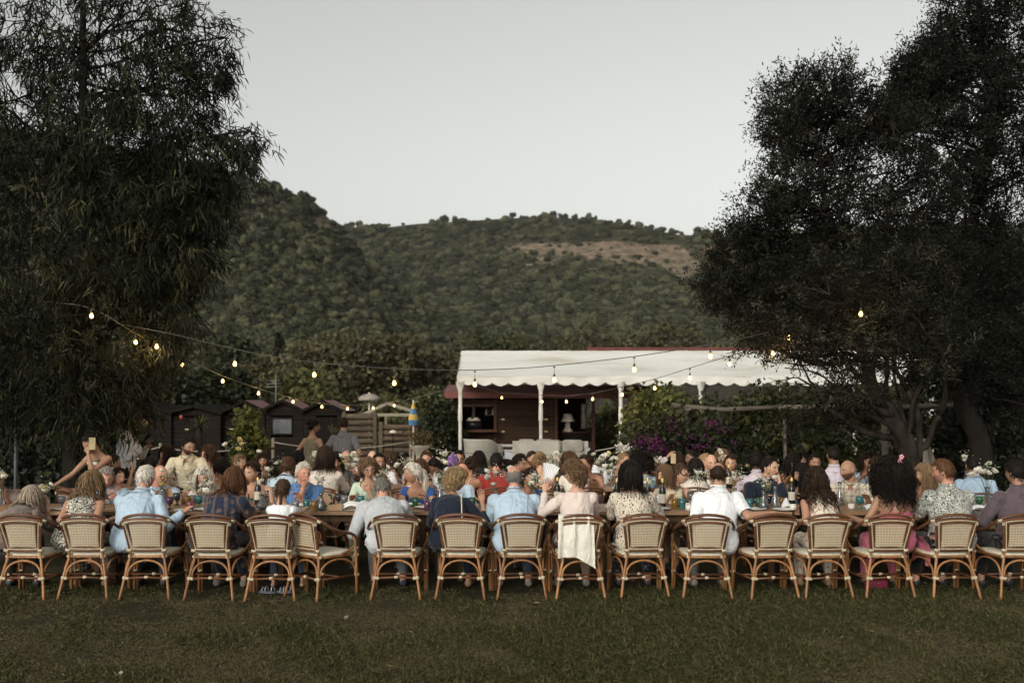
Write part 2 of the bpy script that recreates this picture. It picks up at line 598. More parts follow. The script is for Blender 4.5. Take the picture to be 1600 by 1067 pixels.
# ============================================================ foliage builders
def leaves_np(c, d, n, L, W, kind='lens', droop=0.0, r=rng):
    """leaf blades: c base (k,3), d direction, n normal; returns V, faces, per-leaf index"""
    k = len(c)
    d = d / (np.linalg.norm(d, axis=1, keepdims=True) + 1e-9)
    s = np.cross(d, n); s /= np.linalg.norm(s, axis=1, keepdims=True) + 1e-9
    nn = np.cross(s, d)
    L = np.broadcast_to(L, (k,))[:, None]; W = np.broadcast_to(W, (k,))[:, None]
    if kind == 'lens':            # long curved blade, 6 verts
        sag = -droop * np.array([0, 0, 1.0])
        a = c + d * L * 0.33 + sag * L * 0.06 + s * W * 0.5
        b = c + d * L * 0.33 + sag * L * 0.06 - s * W * 0.5
        e = c + d * L * 0.68 + sag * L * 0.22 + s * W * 0.42 + s * W * 0.35
        f = c + d * L * 0.68 + sag * L * 0.22 - s * W * 0.42 + s * W * 0.35
        t = c + d * L * 0.97 + sag * L * 0.46 + s * W * 0.9
        V = np.stack([c, a, b, e, f, t], 1).reshape(-1, 3)
        o = np.arange(k)[:, None] * 6
        return V, [np.hstack([o + 1, o + 3, o + 4, o + 2]), np.vstack([np.hstack([o, o + 1, o + 2]), np.hstack([o + 3, o + 5, o + 4])])], 6
    if kind == 'dia':             # small folded diamond, 4 verts
        a = c + d * L * 0.5 + s * W * 0.5 + nn * W * 0.16
        b = c + d * L * 0.5 - s * W * 0.5 + nn * W * 0.16
        t = c + d * L
        V = np.stack([c, a, t, b], 1).reshape(-1, 3)
        o = np.arange(k)[:, None] * 4
        return V, [np.vstack([np.hstack([o, o + 1, o + 2]), np.hstack([o, o + 2, o + 3])])], 4
    if kind == 'broad':           # lobed broad leaf, 7 verts fan
        offs = [(0, 0, 0), (0.12, 0.42, 0.08), (0.5, 0.5, 0.05), (0.62, 0.22, 0.02), (1.0, 0, -0.1), (0.62, -0.22, 0.02), (0.5, -0.5, 0.05), (0.12, -0.42, 0.08)]
        V = np.stack([c + d * L * x + s * W * y + nn * W * z for x, y, z in offs], 1).reshape(-1, 3)
        o = np.arange(k)[:, None] * 8
        return V, [np.hstack([o + i for i in range(8)])], 8

def rand_dirs(k, r=rng):
    d = r.normal(size=(k, 3))
    return d / np.linalg.norm(d, axis=1, keepdims=True)

def foliage(name, clusters, mat, parent, per, L, W, kind, spread, droop, r, upbias=0.0, tone=0.5, tvar=0.22):
    """leaves round each twig (base, direction, length); one crown mesh"""
    C = np.array([c[0] for c in clusters]); D = np.array([c[1] for c in clusters]); TL = np.array([c[2] for c in clusters])
    k = len(C)
    rep = np.repeat(np.arange(k), per)
    m = len(rep)
    t = r.random(m)
    D = D / (np.linalg.norm(D, axis=1, keepdims=True) + 1e-9)
    base = C[rep] + D[rep] * (TL[rep] * t)[:, None] + np.array([0, 0, -1.0]) * (droop * 0.25 * TL[rep] * t * t)[:, None] + r.normal(size=(m, 3)) * (spread * TL[rep])[:, None]
    ld = D[rep] * 0.5 + rand_dirs(m, r) * 0.9 + np.array([0, 0, 1.0]) * (upbias - droop)
    nrm = rand_dirs(m, r) + np.array([0, 0, 0.6])
    Ls = L * (0.6 + 0.7 * r.random(m)); Ws = W * (0.7 + 0.6 * r.random(m))
    V, fs, nv = leaves_np(base, ld, nrm, Ls, Ws, kind, droop, r)
    me = np_mesh(name, V, fs, False)
    ct = np.clip(tone + r.normal(size=k) * tvar, 0, 1)
    vattr(me, 'v', np.repeat(np.clip(ct[rep] + r.normal(size=m) * 0.13, 0, 1), nv))
    return obj_from(name, me, mat, parent)

def blob_twigs(blobs, r, shell=0.55):
    """twig seeds spread through ellipsoid lobes (cx,cy,cz,rx,ry,rz,count)"""
    out = []
    for (cx, cy, cz, rx, ry, rz, n) in blobs:
        d = rand_dirs(n, r)
        rad = (shell + (1 - shell) * r.random(n)) ** 0.8
        p = np.array([cx, cy, cz]) + d * rad[:, None] * np.array([rx, ry, rz])
        for q, dd in zip(p, d):
            out.append((q, dd))
    return out

BARK = plain('bark', (0.014, 0.012, 0.010), 0.9, 0.25, 9, 0.9, 28, spec=0.1, bdist=0.02, stretch=(1, 1, 0.35))
BARK_PALE = plain('bark_pale', (0.022, 0.018, 0.014), 0.9, 0.38, 9, 1.0, 30, spec=0.1, bdist=0.015, stretch=(1, 1, 0.3))

def limb(mb_, a, b, r0, r1, r, wob=0.08, n=7, sag=0.0):
    a, b = np.array(a, float), np.array(b, float)
    L = np.linalg.norm(b - a)
    t = np.linspace(0, 1, n)[:, None]
    off = np.zeros((n, 3))
    for k in range(1, 3):
        off += np.sin(t * PI * k) * r.normal(size=3) * wob * L / k
    p = a + (b - a) * t + off
    p[:, 2] += (np.sin(t[:, 0] * PI)) * sag * L
    mb_.tube(p, np.linspace(r0, r1, n) * (1 + .14 * r.normal(size=n)), 7)
    return p
# ============================================================ the two big trees and their neighbours
def px_blob(px, py, Y, wpx, hpx, dep, n):
    c = P(px, py, Y)
    s = F / Y
    return (c.x, c.y, c.z, wpx / s, dep, hpx / s, n)

EUC_M = leaf_mat('willowy_leaf', (0.005, 0.0065, 0.004), (0.0135, 0.0165, 0.0085), (0.056, 0.056, 0.023), 0.18, 0.6, 0.12)
OLIVE_M = leaf_mat('olive_leaf', (0.004, 0.0046, 0.003), (0.011, 0.012, 0.0075), (0.060, 0.060, 0.038), 0.10, 0.65, 0.10)

def grow_tree(name, label, cat, trunk_pts, trunk_r, blobs, leafmat, bark, seed, per, L, W, kind, tl, spread, droop, limbs=14, upbias=0.0, tone=0.45, shell=0.45, twig_r=0.006, every=2, group=None):
    r = np.random.default_rng(seed)
    root = empty(name, trunk_pts[0])
    org = np.array(trunk_pts[0], float)
    tp = catmull(trunk_pts, 9) - org
    mb_ = MB()
    rr = np.interp(np.linspace(0, 1, len(tp)), np.linspace(0, 1, len(trunk_r)), trunk_r)
    rr[0] *= 1.5
    mb_.tube(tp, rr, 16)
    tv = mb_.v[-1]
    ax_ = tp[np.argmin(((tv[:, None] - tp[None]) ** 2).sum(2), 1)]
    tv += (tv - ax_) * (.26 * vnoise(tv * np.array([1, 1, .35]), 9, seed) + .12 * vnoise(tv, 22, seed + 1))[:, None]
    tw = blob_twigs(blobs, r, shell)
    C = np.array([t[0] for t in tw]) - org
    D = np.array([t[1] for t in tw])
    # limbs to lobe centres, then twigs from the nearest limb point
    nodes = [tp[len(tp) // 3:]]
    for (cx, cy, cz, rx, ry, rz, n_) in blobs:
        c = np.array([cx, cy, cz]) - org
        dd = np.linalg.norm(tp - c, axis=1) + np.maximum(0, tp[:, 2] - c[2] + 0.3) * 2
        k = int(np.argmin(dd))
        k = max(k, len(tp) // 4)
        for e in range(2 if n_ > 40 else 1):
            tgt = c + r.normal(size=3) * np.array([rx, ry, rz]) * 0.25 * e
            p = limb(mb_, tp[k], tgt, max(rr[k] * 0.42, 0.02), 0.012, r, 0.09, 9, 0.06)
            nodes.append(p[2:])
            for _ in range(4):
                q = p[r.integers(3, len(p))]
                e2 = q + r.normal(size=3) * np.array([rx, ry, rz]) * 0.55
                p2 = limb(mb_, q, e2, 0.014, 0.006, r, 0.1, 6)
                nodes.append(p2)
    NN = np.vstack(nodes)
    for i in range(0, len(C), every):
        k = int(np.argmin(((NN - C[i]) ** 2).sum(1)))
        if np.linalg.norm(NN[k] - C[i]) < 2.2:
            t = np.linspace(0, 1, 4)[:, None]
            pth = NN[k] * (1 - t) + (C[i] + D[i] * tl * 0.5) * t + np.sin(t * PI) * r.normal(size=3) * 0.06
            mb_.tube(pth, np.array([1.6, 1.2, 0.9, 0.5]) * twig_r, 4, False)
    mb_.build('trunk', bark, root)
    cl = []
    for c, d in zip(C, D):
        dd = d * 0.8 + r.normal(size=3) * 0.4 + np.array([0, 0, upbias - droop])
        cl.append((c, dd, tl * (0.6 + 0.8 * r.random())))
    cr = foliage('crown', cl, leafmat, root, per, L, W, kind, spread, droop, r, upbias, tone)
    cr['kind'] = 'stuff'
    tag(root, label, cat, group)
    return root

YL = 13.6
eb = []
# lacy top with sky showing through, thick drooping skirts below
for (px, py, w, h, dep, n) in [
    (60, 40, 110, 80, 1.0, 70), (190, 30, 110, 80, 1.0, 80), (300, 50, 60, 60, 0.8, 50), (335, 95, 42, 38, 0.6, 26), (355, 60, 20, 26, 0.4, 9), (362, 118, 16, 18, 0.3, 7),
    (30, 150, 90, 70, 1.0, 62), (150, 140, 100, 70, 1.0, 76), (260, 150, 80, 60, 0.9, 66), (330, 155, 30, 26, 0.5, 14),
    (60, 220, 100, 50, 1.0, 70), (190, 230, 120, 50, 1.1, 92), (300, 235, 70, 34, 0.8, 46), (370, 220, 46, 22, 0.5, 22), (405, 205, 16, 14, 0.3, 7), (395, 238, 22, 18, 0.4, 12),
    (80, 310, 120, 60, 1.2, 130), (220, 310, 110, 60, 1.2, 130), (310, 310, 70, 55, 0.9, 90), (360, 300, 40, 45, 0.6, 42), (385, 268, 20, 22, 0.4, 14),
    (60, 420, 110, 70, 1.2, 150), (190, 420, 110, 75, 1.2, 150), (290, 400, 64, 70, 0.9, 110), (335, 380, 32, 60, 0.6, 46),
    (60, 530, 110, 70, 1.2, 140), (180, 530, 90, 70, 1.1, 120), (265, 500, 52, 60, 0.7, 70), (310, 480, 26, 44, 0.4, 26),
    (40, 620, 90, 60, 1.1, 110), (130, 625, 80, 55, 1.0, 95), (195, 600, 50, 60, 0.7, 60), (235, 560, 30, 44, 0.5, 28), (160, 665, 40, 26, 0.6, 26), (-60, 500, 80, 200, 1.2, 120), (-60, 200, 80, 140, 1.2, 70)]:
    eb.append(px_blob(px - (34 if px > 280 and 255 < py < 520 else 14 if px > 250 else 6), py, YL + 0.35 * math.sin(px * 0.7 + py), w * .9, h, dep, int(n * (1.5 if py < 250 else 1.15))))
tb = P(113, 625, YL); tb.z = 0.0
grow_tree('eucalyptus_tree', 'tall drooping tree with long narrow leaves at left end of the tables', 'tree',
          [tb, tb + Vector((0.0, 0, 1.2)), P(118, 480, YL), P(124, 300, YL), P(130, 150, YL), P(128, -60, YL), P(126, -200, YL)],
          [0.135, 0.115, 0.10, 0.085, 0.055, 0.03, 0.015], eb, EUC_M, BARK, 21, 22, 0.145, 0.0165, 'lens', 0.30, 0.16, 0.55, tone=0.46, shell=0.3)

YR = 13.2
ob = []
for (px, py, w, h, dep, n) in [
    (1235, 155, 38, 40, 0.6, 70), (1290, 150, 40, 40, 0.6, 85), (1225, 215, 32, 44, 0.6, 80), (1330, 170, 40, 40, 0.6, 70), (1390, 190, 46, 46, 0.7, 70), (1225, 180, 40, 30, 0.5, 40),
    (1290, 230, 60, 54, 0.8, 150), (1370, 260, 64, 60, 0.9, 150), (1225, 290, 40, 44, 0.7, 110), (1190, 340, 40, 36, 0.6, 100), (1250, 350, 60, 54, 0.9, 170), (1340, 350, 70, 60, 1.0, 170),
    (1150, 400, 40, 40, 0.6, 120), (1125, 445, 30, 36, 0.5, 90), (1180, 460, 56, 54, 0.8, 190), (1260, 450, 70, 60, 1.0, 200), (1350, 450, 76, 60, 1.1, 190),
    (1195, 520, 44, 30, 0.6, 85), (1260, 530, 60, 36, 0.8, 105), (1340, 540, 64, 44, 0.9, 120), (1330, 610, 44, 36, 0.6, 36), (1420, 430, 70, 80, 1.1, 170), (1430, 330, 60, 70, 1.0, 120), (1440, 540, 60, 60, 1.0, 110),
    (1300, 640, 34, 24, 0.4, 26), (1245, 650, 24, 16, 0.4, 16)]:
    ob.append(px_blob(px, py, YR + 0.3 * math.sin(px * 0.5 + py), w, h, dep, n))
tb = P(1442, 625, YR); tb.z = 0.0
olive = grow_tree('olive_tree', 'old leaning olive tree with grey-green crown over the right end of the tables', 'tree',
          [tb, P(1432, 745, YR), P(1412, 690, YR), P(1392, 648, YR), P(1365, 610, YR), P(1345, 540, YR), P(1296, 440, YR), P(1290, 330, YR), P(1275, 200, YR)],
          [0.15, 0.135, 0.13, 0.12, 0.09, 0.07, 0.055, 0.035, 0.015], ob, OLIVE_M, BARK_PALE, 33, 44, 0.064, 0.0175, 'dia', 0.26, 0.16, 0.0, upbias=0.18, tone=0.40, shell=0.3, every=2)
# bare lower limbs and the second stem of the olive
mb_ = MB(); r = np.random.default_rng(5)
def loc(px, py, dy=0.0): return np.array(P(px, py, YR + dy)) - np.array(tb)
for a, b, r0, r1 in [((1395, 650), (1300, 612), .05, .022), ((1300, 612), (1247, 590), .022, .012), ((1300, 612), (1235, 552), .02, .010), ((1340, 628), (1226, 575), .018, .008),
                     ((1247, 590), (1218, 596), .010, .005), ((1250, 588), (1246, 566), .010, .005), ((1235, 552), (1205, 545), .008, .004), ((1412, 690), (1440, 600), .045, .03), ((1440, 600), (1450, 480), .03, .018),
                     ((1425, 705), (1468, 650), .05, .036), ((1468, 650), (1462, 500), .036, .018), ((1430, 715), (1405, 620), .04, .025), ((1405, 620), (1398, 500), .025, .014), ((1436, 720), (1418, 610), .05, .035), ((1418, 610), (1425, 480), .035, .02),
                     ((1365, 610), (1300, 545), .05, .02), ((1380, 640), (1385, 560), .05, .03), ((1385, 560), (1400, 450), .03, .015), ((1270, 600), (1200, 590), .008, .003), ((1240, 588), (1195, 606), .007, .003), ((1290, 606), (1215, 620), .007, .003)]:
    limb(mb_, loc(*a, 0.1 * r.normal()), loc(*b, 0.1 * r.normal()), r0, r1, r, 0.07, 8)
mb_.build('bare_limb', BARK_PALE, olive)

YR2 = 14.6
ob = []
for (px, py, w, h, dep, n) in [
    (1530, 20, 50, 50, 0.8, 105), (1580, 60, 50, 60, 0.9, 115), (1500, 70, 46, 44, 0.7, 100), (1470, 115, 46, 40, 0.7, 95), (1440, 150, 40, 40, 0.6, 80), (1520, 150, 60, 60, 0.9, 130), (1590, 170, 50, 70, 0.9, 110),
    (1490, 240, 60, 60, 0.9, 150), (1570, 270, 60, 60, 1.0, 130), (1500, 340, 60, 50, 0.9, 120), (1580, 380, 60, 50, 0.9, 100), (1520, 440, 70, 60, 1.0, 190), (1590, 500, 60, 70, 1.0, 170), (1500, 550, 70, 60, 1.0, 180), (1580, 600, 60, 60, 1.0, 150),
    (1405, 165, 34, 28, 0.6, 70), (1432, 118, 32, 34, 0.6, 70), (1385, 200, 34, 30, 0.6, 50), (1640, 100, 60, 120, 1.0, 60), (1650, 400, 60, 160, 1.0, 90), (1500, -40, 60, 40, 0.8, 60), (1590, -60, 60, 60, 0.8, 60)]:
    ob.append(px_blob(px, py, YR2 + 0.3 * math.sin(px * 0.5 + py), w * 1.05, h * 1.1, dep, int(n * 1.45)))
tb2 = P(1535, 625, YR2); tb2.z = 0.0
grow_tree('olive_tree', 'taller dark olive tree reaching the top right corner', 'tree',
          [tb2, P(1530, 700, YR2), P(1506, 620, YR2), P(1526, 520, YR2), P(1515, 380, YR2), P(1548, 200, YR2), P(1530, 20, YR2), P(1545, -80, YR2)],
          [0.17, 0.15, 0.13, 0.11, 0.09, 0.06, 0.03, 0.012], ob, OLIVE_M, BARK, 44, 40, 0.068, 0.019, 'dia', 0.27, 0.17, 0.0, upbias=0.15, tone=0.30, shell=0.3)

# ============================================================ middle-distance trees and shrubs
MID_M = leaf_mat('mid_leaf', (0.026, 0.032, 0.013), (0.056, 0.060, 0.024), (0.115, 0.110, 0.040), 0.25, 0.6, 0.25)
MIDB_M = leaf_mat('mid_leaf_brown', (0.036, 0.034, 0.019), (0.082, 0.073, 0.038), (0.15, 0.128, 0.066), 0.2, 0.7, 0.15)  # leaf colour lightened to stand in for bulb light on trees behind the cabins
DARK_M = leaf_mat('dark_leaf', (0.008, 0.010, 0.005), (0.017, 0.021, 0.009), (0.042, 0.047, 0.018), 0.2, 0.6, 0.25)
def mid_tree(label, px, top, w, Y, lobes, mat, seed, leaf=0.16, n=55, cat='tree', name='garden_tree', tone=0.5, kind='broad', group='trees beyond the garden', base_z=0.0, per=12):
    """a tree or shrub whose crown spans px±w and reaches up to photo row top"""
    r = np.random.default_rng(seed)
    s = F / Y
    ztop = CZ + (HY - top) / s
    cx = XZ(px, Y)
    hw = w / s
    zb = base_z + (0.18 * ztop if cat == 'tree' else 0.02)
    bl = []
    for k in range(lobes):
        a = r.uniform(0, 6.28)
        u = r.uniform(0.0, 0.62)
        cz = r.uniform(zb + 0.25 * (ztop - zb), ztop - 0.24 * (ztop - zb)) if k else ztop - 0.28 * (ztop - zb)
        ww = 0.42 * hw * r.uniform(0.8, 1.2)
        bl.append((cx + math.cos(a) * u * hw, Y + math.sin(a) * u * hw * 0.7, cz, ww, ww * 0.9, 0.26 * (ztop - zb) * r.uniform(0.8, 1.1), n))
    base = (cx, Y, base_z)
    tl = 0.10 * hw + 0.12
    return grow_tree(name, label, cat, [base, (cx, Y, ztop * 0.3), (cx + 0.05 * hw, Y, ztop * 0.75)], [0.035 * ztop + 0.02, 0.02 * ztop + 0.015, 0.012], bl, mat, BARK, seed, per, leaf, leaf * 0.75, kind, tl, 0.45, 0.0, upbias=0.1, tone=tone, shell=0.5, twig_r=0.004, every=4, group=group)

mid_tree('broad brownish-olive tree left of the marquee roof', 560, 528, 95, 62, 9, MIDB_M, 61, 0.34, 90)
mid_tree('rounded brownish-olive tree touching the marquee roof', 665, 540, 75, 66, 8, MIDB_M, 62, 0.34, 80)
mid_tree('sunlit yellow-green bush below the hanging bulbs', 490, 588, 62, 42, 7, MID_M, 63, 0.24, 70, tone=0.7)
mid_tree('dark leafy tree above the brown cabins', 345, 575, 62, 40, 8, DARK_M, 64, 0.24, 90, tone=0.6)
mid_tree('dark tree behind the left tree skirts', 262, 585, 60, 36, 7, DARK_M, 65, 0.22, 80)
mid_tree('olive tree under the left bulbs', 395, 560, 60, 70, 6, MIDB_M, 66, 0.30, 70)
mid_tree('slim dark cypress at the hill foot', 437, 512, 10, 95, 4, DARK_M, 67, 0.30, 70, tone=0.3)
mid_tree('pale green tree at the foot of the wooded hill', 800, 515, 90, 120, 8, MID_M, 68, 0.55, 70, tone=0.35)
mid_tree('grey-green tree behind the marquee', 950, 520, 110, 125, 8, MIDB_M, 69, 0.55, 70, tone=0.4)
mid_tree('round tree behind the far red roof', 1080, 505, 90, 120, 8, MIDB_M, 70, 0.55, 70, tone=0.4)
mid_tree('dull green tree beside the cypress', 470, 535, 50, 90, 6, MIDB_M, 71, 0.40, 60)
mid_tree('tree left of the cypress at the hill foot', 370, 520, 70, 100, 7, DARK_M, 72, 0.45, 70, tone=0.7)
mid_tree('leafy shrub between timber wall and cabin bar', 690, 632, 40, 30, 7, DARK_M, 73, 0.13, 90, 'shrub', 'shrub', tone=0.7, group='garden shrubs')
mid_tree('light green bush behind the folded parasol', 665, 618, 48, 36, 6, MID_M, 74, 0.18, 70, 'shrub', 'shrub', tone=0.6, group='garden shrubs')
mid_tree('pale bush behind the wooden frame', 600, 628, 40, 40, 6, MID_M, 75, 0.2, 60, 'shrub', 'shrub', tone=0.75, group='garden shrubs')
mid_tree('bush seen through the bar opening right of the lamp', 950, 640, 48, 35.5, 7, MID_M, 76, 0.2, 70, 'shrub', 'shrub', tone=0.75, group='garden shrubs')

# bright young shrub in front of the cabins, spiky plant, planter
YOUNG_M = leaf_mat('young_leaf', (0.055, 0.065, 0.015), (0.10, 0.11, 0.024), (0.17, 0.17, 0.04), 0.3, 0.5, 0.3)
r = np.random.default_rng(8)
ys = 20.5
bl = [px_blob(387, 700, ys, 22, 22, 0.25, 40), px_blob(402, 690, ys, 12, 14, 0.2, 22), px_blob(374, 690, ys, 12, 12, 0.2, 18), px_blob(386, 668, ys, 11, 16, 0.2, 24), px_blob(390, 650, ys, 6, 10, 0.12, 12), px_blob(385, 718, ys, 20, 16, 0.25, 26)]
b0 = P(388, 625, ys); b0.z = 0
grow_tree('young_shrub', 'upright yellow-green shrub before the dark cabins', 'shrub', [b0, P(388, 700, ys), P(388, 650, ys)], [0.03, 0.02, 0.008], bl, YOUNG_M, BARK, 81, 9, 0.11, 0.075, 'broad', 0.14, 0.35, 0.1, tone=0.55, shell=0.3)
def spiky(label, px, py, Y, n, Lh, mat, trunk, seed):
    r = np.random.default_rng(seed)
    c = P(px, py, Y)
    root = empty('spiky_plant', (c.x, c.y, 0))
    mb_ = MB()
    V, Q = [], []
    for k in range(n):
        a, e = r.uniform(0, 6.28), r.uniform(-0.25, 1.4)
        d = np.array([math.cos(a) * math.cos(e), math.sin(a) * math.cos(e), math.sin(e)])
        s = np.cross(d, [0, 0, 1]); s /= np.linalg.norm(s) + 1e-6
        L = Lh * r.uniform(0.75, 1.1)
        for i, (t, w) in enumerate([(0.02, .011), (0.4, .014), (0.75, .010), (1.0, .001)]):
            p = np.array([0, 0, c.z]) + d * L * t - np.array([0, 0, 1]) * 0.25 * L * t ** 3
            V += [p - s * w, p + s * w]
        o = k * 8
        Q += [(o, o + 1, o + 3, o + 2), (o + 2, o + 3, o + 5, o + 4), (o + 4, o + 5, o + 7, o + 6)]
    me = np_mesh('leaf_rosette', np.array(V), [np.array(Q)], True)
    vattr(me, 'v', np.repeat(r.random(n), 8))
    obj_from('leaf_rosette', me, mat, root)
    MB().tube([(0, 0, 0), (0.02, 0, c.z * 0.5), (0, 0, c.z + 0.03)], [0.07, 0.055, 0.05], 9).build('trunk', BARK_PALE, root)
    tag(root, label, 'plant')
spiky('spiky yucca on a bare stem before the dark cabins', 312, 668, 19.5, 46, 0.42, MID_M, True, 3)
spiky('small spiky plant beside the plaid-shirted man', 521, 678, 21.5, 20, 0.30, MID_M, True, 4)
# ============================================================ cabins
CAB_W = wood_mat('cabin_board', (0.004, 0.003, 0.0026), (0.014, 0.0095, 0.007), 0.8, 1.0, 0)
CAB_T = plain('cabin_trim', (0.010, 0.0075, 0.006), 0.9, 0.2, 8, spec=.08)
RED_ROOF = plain('red_roof_sheet', (0.12, 0.030, 0.024), 0.6, 0.18, 3)
DARK_ROOF = plain('dark_roof_felt', (0.008, 0.007, 0.006), 0.98, 0.2, 5, 0.4, 30, spec=.04)
PANE = plain('dull_pane', (0.10, 0.105, 0.11), 0.12, 0.25, 2.5, spec=0.8)
CREAM = plain('cream_paint', (0.55, 0.50, 0.42), 0.6, 0.1)
BRASS = plain('hinge_metal', (0.35, 0.27, 0.16), 0.4, 0.1, metal=0.8)

def boards(parent, x0, x1, y, z0, z1, h, mat, holes=(), gable=None, name='board'):
    """horizontal lapped boards on a front wall, each its own mesh; holes = (xa, xb, za, zb)"""
    z = z0
    while z < z1 - 0.01:
        zz = min(z + h, z1)
        segs = [(x0, x1)]
        for (xa, xb, za, zb) in holes:
            if z < zb - 0.005 and zz > za + 0.005:
                ns = []
                for a, b in segs:
                    if xb <= a or xa >= b: ns.append((a, b)); continue
                    if xa > a: ns.append((a, xa))
                    if xb < b: ns.append((xb, b))
                segs = ns
        for a, b in segs:
            if gable:
                cx, zc, slope = gable
                lim = (zc - (z + zz) / 2) / slope
                a, b = max(a, cx - lim), min(b, cx + lim)
            if b - a < 0.03: continue
            V = np.array([(a, y + 0.012, z), (b, y + 0.012, z), (b, y - 0.022, z), (a, y - 0.022, z), (a, y + 0.012, zz - 0.006), (b, y + 0.012, zz - 0.006), (b, y - 0.002, zz - 0.006), (a, y - 0.002, zz - 0.006)])
            mb_ = MB().add(V, [(0, 1, 2, 3), (4, 7, 6, 5), (3, 2, 6, 7), (1, 0, 4, 5), (0, 3, 7, 4), (2, 1, 5, 6)])
            mb_.build(name, mat, parent, False)
        z = zz

def hut(label, pxa, pxb, pxpeak, yeave, ypeak, Y, depth=1.6, window=None, door=None, roofmat=None, redside=False):
    s = F / Y
    xa, xb, xp = XZ(pxa, Y), XZ(pxb, Y), XZ(pxpeak, Y)
    ze, zp = CZ + (HY - yeave) / s, CZ + (HY - ypeak) / s
    cx = (xa + xb) / 2
    root = empty('cabin', (cx, Y, 0))
    a, b, pk = xa - cx, xb - cx, xp - cx
    holes = []
    if window: holes.append(window)
    if door: holes.append(door)
    # wall core: sides and back
    mb_ = MB()
    mb_.box((a + 0.03, depth / 2 + 0.03, ze / 2), (0.05, depth, ze)); mb_.box((b - 0.03, depth / 2 + 0.03, ze / 2), (0.05, depth, ze)); mb_.box(((a + b) / 2, depth, ze / 2), (b - a - 0.12, 0.05, ze))
    mb_.build('wall', CAB_T, root, False)
    boards(root, a + 0.005, b - 0.005, 0, 0.05, ze, 0.115, CAB_W, holes)
    boards(root, a + 0.01, b - 0.01, 0, ze, zp, 0.115, CAB_W, holes, (pk, zp, (zp - ze) / ((b - a) / 2)))
    if window:
        w0, w1, h0, h1 = window
        w = MB()
        for bx in [((w0 + w1) / 2, h0 + .02, w1 - w0, .04), ((w0 + w1) / 2, h1 - .02, w1 - w0, .04)]: w.box((bx[0], -0.012, bx[1]), (bx[2], 0.06, bx[3]))
        for bx in [(w0 + .02, (h0 + h1) / 2), (w1 - .02, (h0 + h1) / 2)]: w.box((bx[0], -0.010, bx[1]), (.04, 0.056, h1 - h0 - .08))
        wo_ = w.build('window', CAB_T, root, False)
        MB().box(((w0 + w1) / 2, 0.012, (h0 + h1) / 2), (w1 - w0 - .08, 0.008, h1 - h0 - .08)).build('pane', PANE, wo_, False)
    if door:
        w0, w1, h0, h1 = door
        dd = MB().box(((w0 + w1) / 2, 0.02, (h0 + h1) / 2), (w1 - w0 - .01, 0.03, h1 - h0 - .01)).build('door', CAB_T, root, False)
        for k in range(5):
            xx = w0 + (w1 - w0) * (k + .5) / 5
            MB().box((xx, -0.004, (h0 + h1) / 2), ((w1 - w0) / 5 - .012, 0.016, h1 - h0 - .03)).build('plank', CAB_W, dd, False)
        for hz in (h0 + 0.25 * (h1 - h0), h0 + .78 * (h1 - h0)):
            MB().box((w0 + .06, -0.016, hz), (.10, .008, .022)).build('hinge', BRASS, dd, False)
    rf = MB()
    ov = 0.07
    for sx, ex in ((-1, a - ov), (1, b + ov)):
        k = (zp - ze) / abs((b - a) / 2)
        zz = zp - abs(ex - pk) * k
        rf.add(np.array([(pk, -0.14, zp + .03), (ex, -0.14, zz + .03), (ex, depth + .1, zz + .03), (pk, depth + .1, zp + .03), (pk, -0.14, zp + .065), (ex, -0.14, zz + .065), (ex, depth + .1, zz + .065), (pk, depth + .1, zp + .065)]),
               [(0, 1, 2, 3), (7, 6, 5, 4), (0, 4, 5, 1), (1, 5, 6, 2), (2, 6, 7, 3), (0, 3, 7, 4)] if sx > 0 else [(3, 2, 1, 0), (4, 5, 6, 7), (1, 5, 4, 0), (2, 6, 5, 1), (3, 7, 6, 2), (4, 7, 3, 0)])
    ro = rf.build('roof', roofmat or DARK_ROOF, root, False)
    fb = MB()
    for ex in (a - ov, b + ov):
        k = (zp - ze) / abs((b - a) / 2)
        fb.bar((pk, -0.155, zp + .03), (ex, -0.155, zp - abs(ex - pk) * k + .03), 0.02, 0.07, (0, 0, 1))
    fb.build('fascia_board', CAB_T, ro, False)
    if redside:
        rs = MB()
        k = (zp - ze) / abs((b - a) / 2)
        ex = b + ov
        rs.add(np.array([(pk + .02, -0.10, zp + .068), (ex, -0.10, zp - (ex - pk) * k + .072), (ex, depth, zp - (ex - pk) * k + .072), (pk + .02, depth, zp + .068)]), [(0, 1, 2, 3)])
        rs.build('red_roof_sheet', RED_ROOF, ro, False)
    tag(root, label, 'cabin', 'dark timber cabins in a row')
    return root
HY0 = 26.5
hut('dark boarded cabin with closed plank door, left of the gabled three', 345, 414, 383, 645, 629, HY0, 1.6, None, (-.36, .2, .05, 1.5), None, True)
hut('dark gabled cabin with one framed grey window', 414, 474, 442, 642, 628, HY0 + .05, 1.6, (-.36, .24, 1.02, 1.50), None, None, True)
hut('dark gabled cabin at right end of the row beside the timber wall', 474, 538, 505, 644, 629, HY0, 1.6, None, (-.2, .36, .05, 1.5), None, True)
hut('low dark cabin under the left tree, farthest left', 195, 268, 232, 646, 634, HY0 - .3, 1.6, None, (-.3, .26, .05, 1.5))
hut('low dark cabin between the left tree and the yucca', 268, 345, 305, 646, 636, HY0 - .2, 1.6, None, (-.3, .26, .05, 1.5))
# red lantern on the cabin
c = P(283, 651, HY0 - 0.42)
lan = empty('red_lantern', c)
MB().lathe([(0.0, .05), (.03, .045), (.04, 0), (.035, -.06), (0, -.065)], sides=10).build('glass', plain('red_glass', (.30, .05, .04), .4), lan)
MB().tube([(0, 0, .05), (0, 0.02, .12), (0, .2, .14)], .006, 5).build('bracket', CAB_T, lan)
tag(lan, 'small red lantern on the dark cabin wall', 'lantern')

